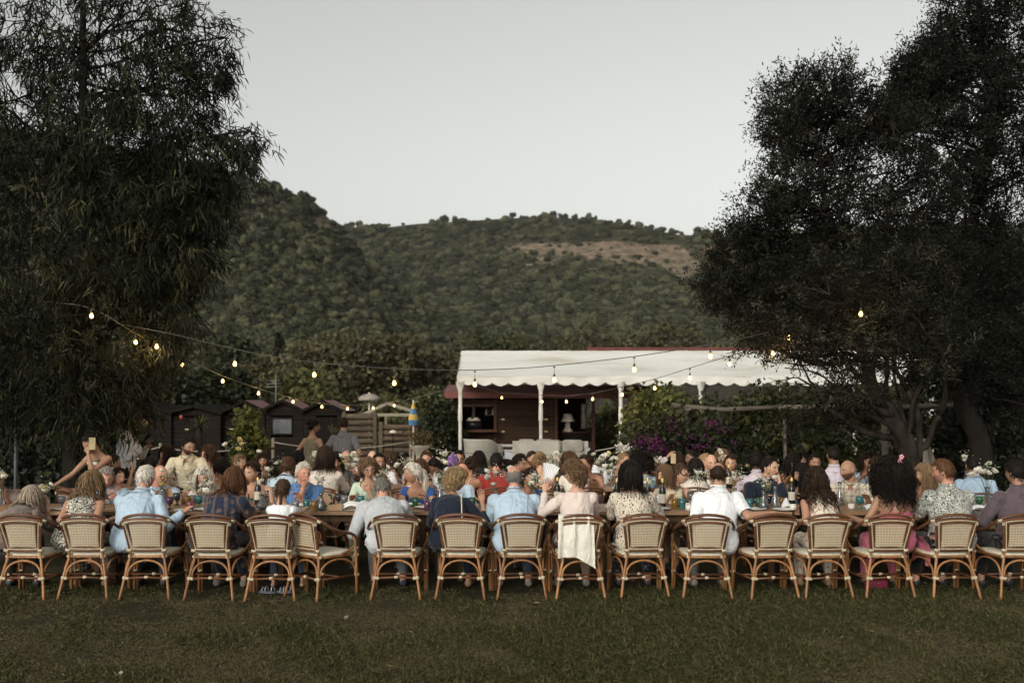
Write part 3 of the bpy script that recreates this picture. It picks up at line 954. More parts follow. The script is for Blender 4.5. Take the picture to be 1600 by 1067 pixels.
# ---- timber retaining walls
LOG = wood_mat('weathered_timber', (0.030, 0.024, 0.018), (0.115, 0.092, 0.068), 0.9, 1.0, 0)
def timber_wall(label, pxa, pxb, ytop, Y, rows):
    s = F / Y
    a, b = XZ(pxa, Y), XZ(pxb, Y)
    zt = CZ + (HY - ytop) / s
    root = empty('timber_wall', ((a + b) / 2, Y, 0))
    hw = (b - a) / 2
    h = zt / rows
    r = np.random.default_rng(rows)
    for k in range(rows):
        for (x0, x1) in ((-hw, r.uniform(-.2, .2)),) if False else ((-hw, hw),):
            j = r.normal() * .012
            m = MB()
            n = 6
            xs = np.linspace(x0, x1, n)
            m.tube([(x, .02 * r.normal() + j, h * (k + .5)) for x in xs], [(0.09, h * .49)] * n if False else h * .48, 8)
            m.build('log', LOG, root)
    for px_ in (-hw + .06, hw - .06):
        MB().box((px_, -h * .55, zt / 2 + .03), (.09, .07, zt + .06)).build('post', LOG, root, False)
    tag(root, label, 'timber wall')
timber_wall('stacked weathered timber wall next to the last cabin', 535, 590, 646, 26.0, 10)
timber_wall('lower stacked timber wall left of the planter', 592, 655, 663, 25.4, 9)

# ---- simple pale wooden frame roof behind the walls
fr = empty('wooden_frame', P(595, 720, 31))
fr.location.z = 0
FW = wood_mat('pale_timber', (0.13, 0.115, 0.09), (0.24, 0.21, 0.16), 0.8, 1, 0)
o0 = fr.location
def fp(px, py, dy=0): return P(px, py, 31 + dy) - o0
for a, b in [((566, 648), (605, 630)), ((605, 630), (645, 642)), ((566, 648), (645, 648))]:
    MB().bar(fp(*a), fp(*b), .07, .09).build('rafter', FW, fr, False)
for px_ in (568, 603, 643):
    t_ = fp(px_, 650); MB().bar((t_.x, 0, 0), (t_.x, 0, t_.z), .08, .08).build('post', FW, fr, False)
tag(fr, 'pale bare roof frame behind the timber walls', 'frame')

# white domed sunshade beyond
c = P(577, 622, 34)
ds = empty('sunshade', (c.x, c.y, 0))
MB().lathe([(.0, .16), (.14, .14), (.30, .07), (.38, -.01), (.36, -.09), (.32, -.07), (.14, .08), (0, .10)], (0, 0, c.z), 14).build('canopy', plain('pale_cloth', (.26, .23, .19), .8, .15), ds)
MB().tube([(0, 0, 0), (0, 0, c.z + .2)], .03, 8).build('pole', CREAM, ds)
tag(ds, 'pale domed sunshade far behind the timber walls', 'sunshade')
# thin white mast above the dark tree
c = P(431, 600, 38)
mast = empty('aerial_mast', (c.x, c.y, 0))
MW = plain('aerial_metal', (.16, .165, .165), .5, .1)
MB().tube([(0, 0, 0), (0, 0, c.z + .35)], [.03, .015], 6).build('pole', MW, mast)
for k, w in ((0, .35), (.12, .28), (-.12, .4)):
    MB().tube([(-w, 0, c.z + k), (w * .5, 0, c.z + k + .03)], .012, 5).build('crossbar', MW, mast)
tag(mast, 'thin pale aerial mast over the dark trees', 'aerial')

# ---- folded striped parasol
c = P(646, 663, 25.0)
pa = empty('folded_parasol', (c.x, c.y, 0))
BLUE = plain('parasol_blue', (.05, .16, .30), .7); YEL = plain('parasol_yellow', (.45, .33, .08), .7)
zt = CZ + (HY - 630) / (F / 25)
z0 = c.z - .02
prof = [(.105, 0), (.115, .1), (.10, .22), (.075, .34), (.05, .46), (.02, .54)]
H = zt - z0
for k in range(4):
    t0, t1 = k / 4, (k + 1) / 4
    hh = np.linspace(t0, t1, 4)
    rr_ = np.interp(hh, np.linspace(0, 1, 6), [p_[0] for p_ in prof])
    m = MB()
    n = 16
    ang = np.arange(n) * 2 * PI / n
    VV = np.array([[(r_ * (1 + .14 * (-1) ** j) * math.cos(ang[j]), r_ * (1 + .14 * (-1) ** j) * math.sin(ang[j]), z0 + H * h_) for j in range(n)] for r_, h_ in zip(rr_, hh)])
    m.add(VV.reshape(-1, 3), grid_quads(4, n, True))
    m.build('cloth_band', BLUE if k % 2 == 0 else YEL, pa)
MB().tube([(0, 0, 0), (0, 0, zt + .08)], .02, 8).build('pole', CREAM, pa)
tag(pa, 'folded blue and yellow striped parasol above timber wall', 'parasol')

# small white dome lamp on the wall and crockery below
c = P(614, 676, 24.9)
dl = empty('garden_lamp', (c.x, c.y, 0))
MB().lathe([(0, .07), (.07, .05), (.11, 0), (.10, -.005), (.06, .035), (0, .05)], (0, 0, c.z), 12).build('shade', CREAM, dl)
MB().tube([(0, 0, 0), (0, 0, c.z + .05)], .014, 6).build('pole', CAB_T, dl)
tag(dl, 'small white dome lamp before the lower timber wall', 'lamp')

# planter bowl
c = P(656, 697, 21.0)
pl = empty('planter', (c.x, c.y, 0))
MB().lathe([(.09, 0), (.08, c.z - .2), (.10, c.z - .16), (.20, c.z - .02), (.215, c.z + .02), (.19, c.z + .02), (.12, c.z - .06), (0, c.z - .06)], sides=18).build('bowl', CREAM, pl)
r = np.random.default_rng(9)
DRY_M = leaf_mat('dry_leaf', (.10, .075, .03), (.16, .12, .06), (.24, .19, .10), .2, .7, .1)
cl = [((r.normal() * .08, r.normal() * .08, c.z + abs(r.normal()) * .06), np.array([r.normal() * .6, r.normal() * .6, 1.0]), .22) for _ in range(40)]
foliage('foliage', cl, DRY_M, pl, 14, .07, .045, 'dia', .25, 0, r, .2)['kind'] = 'stuff'
tag(pl, 'wide pale bowl planter with dry succulent foliage', 'planter')

# ---- rope barrier
ROPE = plain('rope', (.36, .33, .28), .9, .2, 40)
STAKE = wood_mat('pale_stake', (.13, .11, .085), (.27, .23, .18), .85, 1, 2)
rb = empty('rope_barrier', (0, 22, 0))
stk = [(250, 692, 22.5), (426, 684, 22), (641, 683, 22), (780, 697, 23.5), (972, 690, 23.5)]
tops = []
for px_, py_, Y in stk:
    t_ = P(px_, py_, Y); tops.append(t_)
    MB().tube([(t_.x, Y - 22, -.05), (t_.x + .01, Y - 22, t_.z)], [.038, .034], 8).build('stake', STAKE, rb)
pl_ = [(160, 690, 22.5)]
L_, R_ = P(120, 688, 22.8), P(1080, 700, 23.8)
seq = [L_] + tops + [R_]
for a, b in zip(seq[:-1], seq[1:]):
    t = np.linspace(0, 1, 12)[:, None]
    q = np.array(a) * (1 - t) + np.array(b) * t
    q[:, 2] -= .09 + .22 * (4 * t * (1 - t))[:, 0] * 0.7
    q[:, 1] -= 22
    MB().tube(q, .013, 6).build('rope', ROPE, rb)
tag(rb, 'sagging pale rope strung between wooden stakes', 'rope barrier')

# paper lantern in the tree
c = P(221, 662, 14.6)
pb = empty('paper_lantern', c)
m = MB(); seg = 16; ring = 18
th = np.linspace(0.12, PI - .12, ring + 1)
VV = np.array([[((.088 * math.sin(t_) * (1 + .03 * (i % 2))) * math.cos(a_), (.088 * math.sin(t_) * (1 + .03 * (i % 2))) * math.sin(a_), .078 * math.cos(t_)) for a_ in np.arange(seg) * 2 * PI / seg] for i, t_ in enumerate(th)])
m.add(VV.reshape(-1, 3), grid_quads(ring + 1, seg, True)).build('shade', plain('lantern_paper', (.30, .26, .17), .8, .1), pb)
MB().tube([(0, 0, .07), (0.0, 0, .9)], .003, 4).build('cord', CAB_T, pb)
tag(pb, 'round cream paper lantern hanging near the left tree', 'lantern')

# ============================================================ marquee
def tent_material():
    m, nt, p, out = new_mat('marquee_cloth')
    co = nt.coord('Object', (0.35, 1.0, 2.0))
    n = nt.noise(co, 1.1, 5, 0.6)
    c = nt.ramp(n, [(.26, (.50, .465, .40)), (.48, (.66, .65, .61)), (.7, (.72, .71, .68))])
    nt.l.new(c, p.inputs['Base Color'])
    p.inputs['Roughness'].default_value = .6
    p.inputs['Specular IOR Level'].default_value = .25
    nt.l.new(nt.bump(nt.noise(nt.coord('Object', (1.2, .4, .4)), 2.2, 3), .25, .08), p.inputs['Normal'])
    tr = nt.new('ShaderNodeBsdfTranslucent'); nt.l.new(c, tr.inputs[0])
    mx = nt.new('ShaderNodeMixShader'); mx.inputs[0].default_value = .12
    nt.l.new(p.outputs[0], mx.inputs[1]); nt.l.new(tr.outputs[0], mx.inputs[2]); nt.l.new(mx.outputs[0], out.inputs[0])
    return m
TENT = tent_material()
POSTW = plain('marquee_post', (.60, .58, .53), .5, .12, 3)
TY, TD = 28.0, 4.6
post_px = [719, 845, 970, 1095, 1216, 1336, 1456]
x0, x1 = XZ(714, TY), XZ(1470, TY)
mq = empty('marquee', ((x0 + x1) / 2, TY, 0))
mx_ = mq.location.x
ze = CZ + (HY - 588) / (F / TY)
zr = CZ + (HY - 548) / (F / (TY + TD / 2))
nb = 61
xs = np.linspace(x0, x1, nb) - mx_
def sag(u): return -.05 * abs(math.sin(u))
def roof_sheet(ya, za, yb, zb, name, rows=9):
    V_ = []
    for i in range(rows):
        t = i / (rows - 1)
        for x in xs:
            fr_ = (x + mx_ - XZ(719, TY)) / (XZ(845, TY) - XZ(719, TY))
            d = -.07 * math.sin(fr_ * PI) ** 2 * math.sin(t * PI) - .05 * math.sin(fr_ * PI) ** 2 * (1 - t) * (1 if name == 'roof_front' else 1) + .01 * math.sin(x * 7 + t * 3)
            V_.append((x, ya + (yb - ya) * t, za + (zb - za) * t + d * .4 - .10 * math.sin(t * PI) * .6))
    return MB().add(np.array(V_), grid_quads(rows, nb, False)).build(name, TENT, mq)
roof_sheet(-.02, ze, TD / 2, zr, 'roof_front')
roof_sheet(TD + .02, ze, TD / 2, zr + .004, 'roof_back')
for px_ in post_px[1:]:
    x_ = XZ(px_, TY) - mx_
    MB().add(np.array([(x_ + s_ * .022, -.02 + (TD / 2 + .02) * t_, ze + (zr - ze) * t_ + .012 - .06 * math.sin(t_ * PI)) for t_ in np.linspace(0, 1, 9) for s_ in (-1, 1)]), grid_quads(9, 2, False)).build('seam', TENT, mq)
for (yy, nm) in ((-.03, 'valance'), (TD + .03, 'valance')):
    nx_ = 620
    xv = np.linspace(xs[0], xs[-1], nx_)
    V_ = []
    for row in range(4):
        for x in xv:
            fr_ = (x + mx_ - XZ(719, TY)) / (XZ(845, TY) - XZ(719, TY))
            sc = .09 * abs(math.sin(fr_ * PI * 5))       # scallops, five to a bay
            top = ze - .05 * math.sin(fr_ * PI) ** 2 * .7
            dz = [0.01, -.06, -.12, -.15 - sc][row]
            V_.append((x, yy + .02 * math.sin(x * 9) * row / 3, top + dz))
    MB().add(np.array(V_), grid_quads(4, nx_, False)).build(nm, TENT, mq)
for ex in (xs[0], xs[-1]):          # gable ends
    zg = ze - .2
    MB().add(np.array([(ex, 0, ze - .17), (ex, TD, ze - .17), (ex, TD, ze), (ex, TD / 2, zr - .01), (ex, 0, ze)]), (), [(0, 1, 4), (1, 2, 4), (2, 3, 4)]).build('gable_cloth', TENT, mq)
def tent_post(px_, yy):
    x = XZ(px_, TY) - mx_
    w = .075
    po = MB()
    zz = np.array([0, .9, 1.35, 1.4, 1.75, 1.8, ze - .42, ze - .25, ze - .15])
    ww = np.array([.075, .075, .072, .10, .085, .075, .085, .16, .20]) / 2
    V_ = []
    for z_, w_ in zip(zz, ww):
        for (sx, sy) in ((-1, -1), (1, -1), (1, 1), (-1, 1)):
            V_.append((x + sx * w_ * (1.25 if yy < 1 else 1), yy + sy * w_ * .8, z_))
    po.add(np.array(V_), grid_quads(len(zz), 4, True))
    po.build('post', POSTW, mq)
for px_ in post_px:
    tent_post(px_, .03)
for px_ in (740, 862, 985, 1100, 1216, 1336):
    tent_post(800 + (px_ - 800) * (TY + TD) / TY, TD - .05)
for yy in (.05, TD - .05, TD / 2):
    zz = (zr - .07 if yy == TD / 2 else ze - .10)
    MB().bar((xs[0] + .05, yy, zz), (xs[-1] - .05, yy, zz), .04, .04).build('frame_rail', POSTW, mq, False)
for px_ in post_px:
    x = XZ(px_, TY) - mx_
    MB().bar((x, .05, ze - .12), (x, TD / 2, zr - .10), .035, .035).build('rafter', POSTW, mq, False)
    MB().bar((x, TD - .05, ze - .12), (x, TD / 2, zr - .10), .035, .035).build('rafter', POSTW, mq, False)
tag(mq, 'long white marquee with scalloped valance and wrapped posts', 'marquee')

# long red roof behind the marquee
rb_ = empty('red_roofed_building', (XZ(1135, 37), 37, 0))
za_ = CZ + (HY - 542.5) / (F / 39.2)
bw = XZ(1345, 37) - XZ(922, 37)
m = MB()
m.add(np.array([(-bw / 2, -.2, za_ - 1.1), (bw / 2, -.2, za_ - 1.1), (bw / 2, 2.2, za_), (-bw / 2, 2.2, za_), (-bw / 2, 4.6, za_ - 1.1), (bw / 2, 4.6, za_ - 1.1)]), [(0, 1, 2, 3), (3, 2, 5, 4)])
m.build('roof', RED_ROOF, rb_, False)
MB().box((0, 2.2, (za_ - 1.2) / 2), (bw - .6, 4.2, za_ - 1.2)).build('wall', plain('wall_shade', (.035, .030, .024), .9, .2), rb_, False)  # dark wall colour stands in for the shadow below the marquee eave
tag(rb_, 'long building whose red roof shows above the marquee ridge', 'building')

# ============================================================ wooden bar cabin under the marquee
BARW = wood_mat('bar_board', (0.016, 0.009, 0.0058), (0.047, 0.0255, 0.0155), .7, 1.0, 0)
BART = wood_mat('bar_trim', (0.035, 0.016, 0.011), (0.085, 0.040, 0.026), .6, 1.0, 0)
BY = 31.0
sB = F / BY
bc = empty('bar_cabin', (XZ(850, BY), BY, 0))
bx0 = bc.location.x
def bX(px_): return XZ(px_, BY) - bx0
def bZ(py_): return CZ + (HY - py_) / sB
bl_, br_ = bX(708), bX(925)
zt_ = bZ(619)
holes = [(bX(722), bX(772), bZ(672), bZ(633)), (bX(871), bX(890), bZ(700), zt_ + .01), (bX(889), br_ + .1, bZ(690), zt_ + .01)]
boards(bc, bl_, br_, 0, .05, zt_, .12, BARW, holes)
# inside: floor box, back wall, side
m = MB(); m.box(((bl_ + br_) / 2, 2.6, zt_ / 2), (br_ - bl_, .06, zt_)); m.box((bl_ + .03, 1.3, zt_ / 2), (.06, 2.5, zt_)); m.box((bX(776), 1.3, zt_ / 2), (.06, 2.5, zt_)); m.box((bX(868), 1.3, zt_ / 2), (.06, 2.5, zt_))
m.build('wall', CAB_T, bc, False)
for a, b, w_, h_ in [((bX(722), -.03, bZ(672)), (bX(772), -.03, bZ(672)), .14, .05), ((bX(722), -.035, bZ(633)), (bX(774), -.035, bZ(633)), .06, .09)]:
    MB().bar(a, b, w_, h_).build('sill', BART, bc, False)
for px_ in (720, 774, 869, 927):
    MB().bar((bX(px_), -.045, .02), (bX(px_), -.045, zt_), .09, .06).build('corner_post', BART, bc, False)
MB().box(((bX(700) + bX(800)) / 2, -.32, bZ(673)), (bX(800) - bX(700) - .9, .5, .04)).build('counter_top', BART, bc, False)
rf = MB()
xa_, xb_ = bX(696), bX(1000)
rf.add(np.array([(xa_, -.55, bZ(622)), (xb_, -.55, bZ(622)), (xb_, -.55, bZ(615)), (xa_, -.55, bZ(612)), (xa_, 1.2, bZ(600)), (xb_, 1.2, bZ(600)), (xa_, 2.9, bZ(612)), (xb_, 2.9, bZ(612))]), [(0, 1, 2, 3), (3, 2, 5, 4), (4, 5, 7, 6)])
rf.build('roof', RED_ROOF, bc, False)
MB().box(((xa_ + xb_) / 2, 1.2, bZ(621)), (xb_ - xa_ - .02, 3.3, .04)).build('soffit', BART, bc, False)
for hx in (bX(786), bX(853)):
    for hz in (bZ(655), bZ(674)):
        MB().box((hx, -.03, hz), (.10, .012, .05)).build('hinge', BRASS, bc, False)
# shelf with bottles, box in the opening
MB().box((bX(764), .5, bZ(649)), (.3, .25, .03)).build('shelf', BART, bc, False)
tag(bc, 'dark red-brown wooden bar hut under the marquee', 'hut')
# porch pillar right
pp = empty('timber_pillar', (XZ(987, 29.5), 29.5, 0))
PZ = CZ + (HY - 606) / (F / 29.5)
MB().box((0, 0, PZ / 2), (.20, .20, PZ)).build('post', plain('pillar_wood', (.085, .036, .022), .6, .2, 5, stretch=(1, 1, .2)), pp, False)
MB().bar((-.02, .0, PZ - .75), (-.85, .0, PZ - .06), .12, .12).build('brace', BART, pp, False)
MB().bar((.02, .0, PZ - .75), (.75, .0, PZ - .06), .12, .12).build('brace', BART, pp, False)
MB().bar((-1.3, 0.0, PZ), (1.2, .0, PZ), .14, .12).build('beam', BART, pp, False)
tag(pp, 'red-brown timber pillar with braces right of the bar hut', 'pillar')

def simple_thing(name, label, cat, loc, parts, rz=0, group=None):
    root = empty(name, loc, rz)
    for nm, mb_, mt in parts:
        mb_.build(nm, mt, root)
    return tag(root, label, cat, group)
c = P(740, 671, BY + .35)
simple_thing('coffee_machine', 'dark coffee machine with white top on the bar counter', 'machine', c,
             [('body', MB().box((0, 0, .14), (.46, .3, .26)), plain('black_plastic', (.012, .012, .013), .4)), ('tray', MB().box((0, 0, .30), (.42, .28, .05)).box((-.12, 0, .35), (.1, .2, .05)).box((.08, 0, .35), (.14, .2, .05)), CREAM)])
for k, (px_, col_) in enumerate(((760, (.30, .28, .24)), (765, (.05, .03, .02)), (770, (.32, .30, .27)))):
    c = P(px_, 648, BY + .5)
    c.z = CZ + (HY - 649) / sB + .018
    m = MB().lathe([(0, 0), (.035, 0), (.037, .13), (.013, .18), (.013, .24), (0, .24)], sides=10)
    o = m.build('bottle', plain('bar_bottle%d' % k, col_, .15), None); o.location = c
    tag(o, ['pale bottle at left on the bar shelf', 'dark bottle in the middle of the bar shelf', 'pale bottle at right on the bar shelf'][k], 'bottle', 'bottles on the bar shelf')
# counter with table lamp in the open doorway
c = P(896, 690, BY + .6)
simple_thing('side_counter', 'dark counter carrying the table lamp', 'counter', (XZ(897, BY + .5), BY + .5, 0),
             [('body', MB().box((0, 0, bZ(676) / 2), (1.0, .45, bZ(676) - .05)), CAB_T), ('top', MB().box((0, 0, bZ(676)), (1.1, .5, .04)), BART)])
c = P(887, 672, BY + .45); c.z = bZ(676) + .022
lampm = plain('lamp_shade', (.62, .57, .48), .8, .06)
simple_thing('table_lamp', 'table lamp with wide pale shade inside the bar', 'lamp', c,
             [('base', MB().lathe([(0, 0), (.16, 0), (.15, .05), (.10, .10), (.07, .16), (.085, .22), (.05, .28), (.02, .30), (.02, .36), (0, .36)], sides=14), CREAM),
              ('shade', MB().lathe([(.22, .32), (.20, .36), (.11, .56), (.10, .56), (.19, .35), (.21, .32)], sides=20), lampm)])
# tall mirror beside
simple_thing('wall_mirror', 'narrow framed mirror right of the table lamp', 'mirror', (XZ(912, BY + .8), BY + .8, bZ(672)),
             [('frame', MB().box((0, 0, .42), (.20, .03, .84)), BART), ('glass', MB().box((0, -.018, .42), (.14, .006, .76)), plain('mirror_glass', (.32, .30, .26), .1, .3, 3))])

# ---- white lounge furniture before the bar
WHITE_F = plain('white_resin', (.40, .385, .345), .5, .08); BLUEW = plain('bluish_white', (.42, .44, .48), .6, .08); CUSH = plain('grey_cushion', (.28, .26, .225), .9, .12, 8, .2, 40)
def lounge_chair(label, px_, Y, rz, w, top, mat, mat2):
    z = CZ + (HY - top) / (F / Y)
    m = MB()
    n = 14
    a = np.linspace(-1.9, 1.9, n)
    V_ = []
    for zz, rr_, cut in ((.05, w * .42, 0), (.40, w * .47, 0), (z - .04, w * .52, .12), (z, w * .53, .12)):
        for t in a:
            V_.append((rr_ * math.sin(t), .35 - (rr_ * 1.15) * math.cos(t), zz if abs(t) < 1.2 else zz * (1 - cut * (abs(t) - 1.2) * 2)))
    for zz, rr_, cut in ((z, w * .46, .12), (.40, w * .40, 0)):
        for t in a:
            V_.append((rr_ * math.sin(t), .35 - (rr_ * 1.10) * math.cos(t), zz if abs(t) < 1.2 else zz * (1 - cut * (abs(t) - 1.2) * 2)))
    m.add(np.array(V_), grid_quads(6, n, False))
    st = MB().box((0, .25, .40), (w * .85, w * .75, .14))
    return simple_thing('tub_chair', label, 'armchair', (XZ(px_, Y), Y, 0), [('shell', m, mat), ('seat_cushion', st, mat2)], rz, 'white lounge furniture')
lounge_chair('cream tub armchair at left before the bar', 740, 25.6, R(-28), .82, 686, WHITE_F, CUSH)
lounge_chair('bluish white armchair before the bar shutter', 762, 25.9, R(8), .7, 694, BLUEW, BLUEW)
lounge_chair('narrow bluish chair next to the bluish armchair', 778, 26.3, R(20), .5, 694, BLUEW, BLUEW)
simple_thing('side_table', 'low white table before the bar hut', 'table', (XZ(800, 25.6), 25.6, 0),
             [('top', MB().box((0, 0, CZ + (HY - 696) / (F / 25.6)), (.5, .5, .05)), WHITE_F), ('leg', MB().box((0, 0, .35), (.38, .38, .66)), BLUEW)])
def sofa(label, px_, Y, w, top, nc, rz):
    z = CZ + (HY - top) / (F / Y)
    root = empty('lounge_sofa', (XZ(px_, Y), Y, 0), rz)
    m = MB().box((0, 0, .22), (w, .8, .28)).box((-w / 2 + .06, 0, .36), (.12, .8, .55)).box((w / 2 - .06, 0, .36), (.12, .8, .55)).box((0, .36, (z + .1) / 2), (w, .1, z - .1))
    m.build('frame', WHITE_F, root, False)
    cw = (w - .26) / nc
    for k in range(nc):
        cx_ = -w / 2 + .13 + cw * (k + .5)
        for nm, ctr, sz_ in (('seat_cushion', (cx_, -.05, .43), (cw - .02, .7, .14)), ('back_cushion', (cx_, .25, z - .13), (cw - .02, .18, .36))):
            b_ = MB(); n = 12
            u = np.linspace(-1, 1, n)
            def sup(a_, b__): return (a_, b__)
            th_ = np.linspace(-PI / 2, PI / 2, 9); ph_ = np.linspace(-PI, PI, 17)[:-1]
            def pw_(v_, e): return np.sign(v_) * np.abs(v_) ** e
            VV = np.array([[(ctr[0] + sz_[0] / 2 * pw_(math.cos(t_), .35) * pw_(math.cos(p_), .35), ctr[1] + sz_[1] / 2 * pw_(math.cos(t_), .35) * pw_(math.sin(p_), .35), ctr[2] + sz_[2] / 2 * pw_(math.sin(t_), .5)) for p_ in ph_] for t_ in th_])
            b_.add(VV.reshape(-1, 3), grid_quads(9, 16, True)).build(nm, CUSH, root)
    return tag(root, label, 'sofa', 'white lounge furniture')
sofa('white-framed lounge sofa behind the marquee post', 836, 25.3, 1.15, 688, 2, R(180))
sofa('grey-cushioned sofa below the table lamp', 878, 27.6, 1.5, 690, 2, R(0))

# ============================================================ vine hedge, rail, bougainvillea
VINE_M = leaf_mat('vine_leaf', (.012, .017, .006), (.034, .042, .013), (.105, .108, .034), .3, .5, .25)
def leafy_mass(name, label, cat, blobs, mat, seed, per, leaf, tone, stems=True, group=None):
    r = np.random.default_rng(seed)
    tw = blob_twigs(blobs, r, .6)
    C_ = np.array([t[0] for t in tw]); D_ = np.array([t[1] for t in tw])
    o_ = np.array([C_[:, 0].mean(), C_[:, 1].mean(), 0])
    root = empty(name, o_)
    C_ = C_ - o_
    C_[:, 2] = np.maximum(C_[:, 2], .05)
    cl = [(c_, d_ * .8 + r.normal(size=3) * .5, .22) for c_, d_ in zip(C_, D_)]
    foliage('foliage', cl, mat, root, per, leaf, leaf * .95, 'broad', .5, .12, r, 0, tone)['kind'] = 'stuff'
    m = MB()
    for b in blobs:
        for _ in range(3):
            a = np.array([b[0] + r.normal() * b[3] * .4, b[1] + r.normal() * b[4] * .3, 0]) - o_
            e = np.array([b[0] + r.normal() * b[3] * .5, b[1] + r.normal() * b[4] * .4, b[2] + r.normal() * b[5] * .4]) - o_
            limb(m, a, e, .02, .006, r, .08, 6)
    m.build('stem', BARK, root)
    return tag(root, label, cat, group)
HVY = 19.0
vb = []
for (px, py, w, h, dep, n) in [(1008, 652, 20, 26, .5, 60), (1032, 636, 24, 16, .4, 62), (1055, 645, 22, 18, .5, 50), (1020, 682, 34, 32, .6, 80)]:
    vb.append(px_blob(px, py, HVY + .6, w, h, dep, n))
leafy_mass('climbing_vine', 'bright green climbing vine right of the bar hut', 'vine', vb, leaf_mat('vine_bright', (.030, .038, .010), (.070, .080, .020), (.14, .14, .045), .3, .5, .25), 91, 12, .095, .55)
vb = []
for (px, py, w, h, dep, n) in [(1095, 646, 34, 12, .5, 46), (1150, 646, 40, 12, .5, 48), (1190, 628, 18, 12, .3, 36), (1225, 630, 18, 13, .3, 38), (1270, 640, 40, 14, .5, 44), (1320, 634, 36, 16, .5, 48), (1375, 634, 40, 20, .6, 60),
                               (1110, 675, 46, 34, .6, 64), (1180, 668, 46, 36, .6, 70), (1250, 675, 50, 36, .6, 66), (1320, 670, 50, 40, .6, 66), (1390, 670, 50, 46, .6, 66),
                               (1110, 720, 50, 30, .6, 56), (1190, 720, 50, 30, .6, 56), (1270, 722, 50, 30, .6, 56), (1350, 722, 50, 30, .6, 56)]:
    vb.append(px_blob(px, py, HVY + .7 + .2 * math.sin(px), w, h, dep, n))
leafy_mass('vine_hedge', 'long dark vine hedge overhanging the wooden rail', 'hedge', vb, VINE_M, 92, 12, .095, .50)
vb = []
for (px, py, w, h, dep, n) in [(1450, 640, 60, 60, .8, 90), (1540, 640, 60, 60, .8, 90), (1620, 640, 60, 60, .8, 60), (1450, 715, 60, 40, .8, 70), (1540, 715, 60, 40, .8, 70), (1620, 715, 60, 40, .8, 50), (1500, 580, 70, 30, .8, 60), (1590, 580, 60, 40, .8, 60)]:
    vb.append(px_blob(px, py, HVY + 1.5, w, h, dep, n))
leafy_mass('dark_hedge', 'dark leafy hedge behind the olive trunks', 'hedge', vb, DARK_M, 93, 12, .12, .3)
vb = []
for (px, py, w, h, dep, n) in [(20, 690, 70, 50, .8, 90), (110, 690, 60, 50, .8, 80), (180, 700, 40, 40, .7, 50), (-50, 690, 60, 60, .8, 50), (40, 620, 80, 50, .8, 70), (60, 745, 80, 30, .7, 60)]:
    vb.append(px_blob(px, py, 17.5, w, h, dep, n))
leafy_mass('dark_hedge', 'dark hedge behind the left tree trunk', 'hedge', vb, DARK_M, 94, 12, .12, .25)

RAILW = wood_mat('driftwood_rail', (.05, .042, .033), (.17, .145, .115), .85, 1, 0)
rl = empty('pole_rail', (XZ(1220, HVY - .1), HVY - .1, 0))
o_ = rl.location
def rp(px_, py_, dy=0): return P(px_, py_, HVY - .1 + dy) - o_
MB().tube([rp(1048, 633), rp(1080, 636), rp(1130, 640), rp(1180, 638), rp(1225, 635)], [.05, .045, .048, .045, .042], 8).build('rail', RAILW, rl)
MB().tube([rp(1216, 636), rp(1260, 636), rp(1300, 635), rp(1345, 634)], [.045, .05, .046, .04], 8).build('rail', RAILW, rl)
MB().tube([rp(1322, 636), rp(1370, 633), rp(1400, 636), rp(1520, 632)], [.05, .046, .05, .04], 8).build('rail', RAILW, rl)
MB().tube([rp(1056, 645), rp(1075, 641), rp(1082, 634)], [.05, .045, .04], 8).build('crosspiece', RAILW, rl)
for px_ in (1068, 1073, 1227, 1383):
    t_ = rp(px_, 640 if px_ < 1300 else 634)
    MB().tube([(t_.x, 0.06, 0), (t_.x + .02, .06, t_.z * .5), (t_.x, .06, t_.z - .03)], [.04, .036, .034] if px_ < 1300 else [.07, .065, .06], 8).build('upright', RAILW, rl)
tag(rl, 'rough driftwood pole rail along the vine hedge', 'rail')

BOUG_M = leaf_mat('bract_magenta', (.055, .010, .045), (.12, .018, .092), (.22, .05, .18), .25, .6, .2)
r = np.random.default_rng(17)
vb = []
BOY = 18.3
for (px, py, w, h, dep, n) in [(1020, 692, 46, 30, .5, 62), (1070, 680, 44, 30, .5, 52), (1110, 690, 40, 32, .5, 46), (1005, 700, 30, 20, .4, 30), (1060, 710, 50, 24, .5, 46), (1120, 715, 40, 24, .5, 36)]:
    vb.append(px_blob(px, py, BOY, w, h, dep, n))
bo = leafy_mass('bougainvillea', 'dark bougainvillea bush with magenta blossom below the vine', 'shrub', vb, DARK_M, 95, 11, .085, .55)
o_ = np.array(bo.location)
cl = []
for (px, py, k) in [(1004, 692, 16), (1022, 698, 22), (1028, 688, 20), (1035, 700, 14), (995, 688, 8), (1014, 686, 8), (1046, 664, 7), (1056, 672, 6), (1110, 662, 10), (1118, 668, 8), (1112, 660, 6), (1096, 700, 8), (1130, 672, 6), (1085, 690, 7), (1064, 690, 6), (1075, 705, 6), (1035, 715, 10), (1120, 695, 5), (985, 694, 6), (1145, 690, 4), (1100, 680, 5), (1050, 700, 6)]:
    for _ in range(k):
        q = np.array(P(px + r.normal() * 6, py + r.normal() * 4.5, BOY - .5 + r.normal() * .1)) - o_
        cl.append((q, np.array([r.normal() * .6, -1.0, r.normal() * .6]), .05))
foliage('blossom', cl, BOUG_M, bo, 3, .042, .038, 'dia', .5, 0, r, .1, .45)['kind'] = 'stuff'

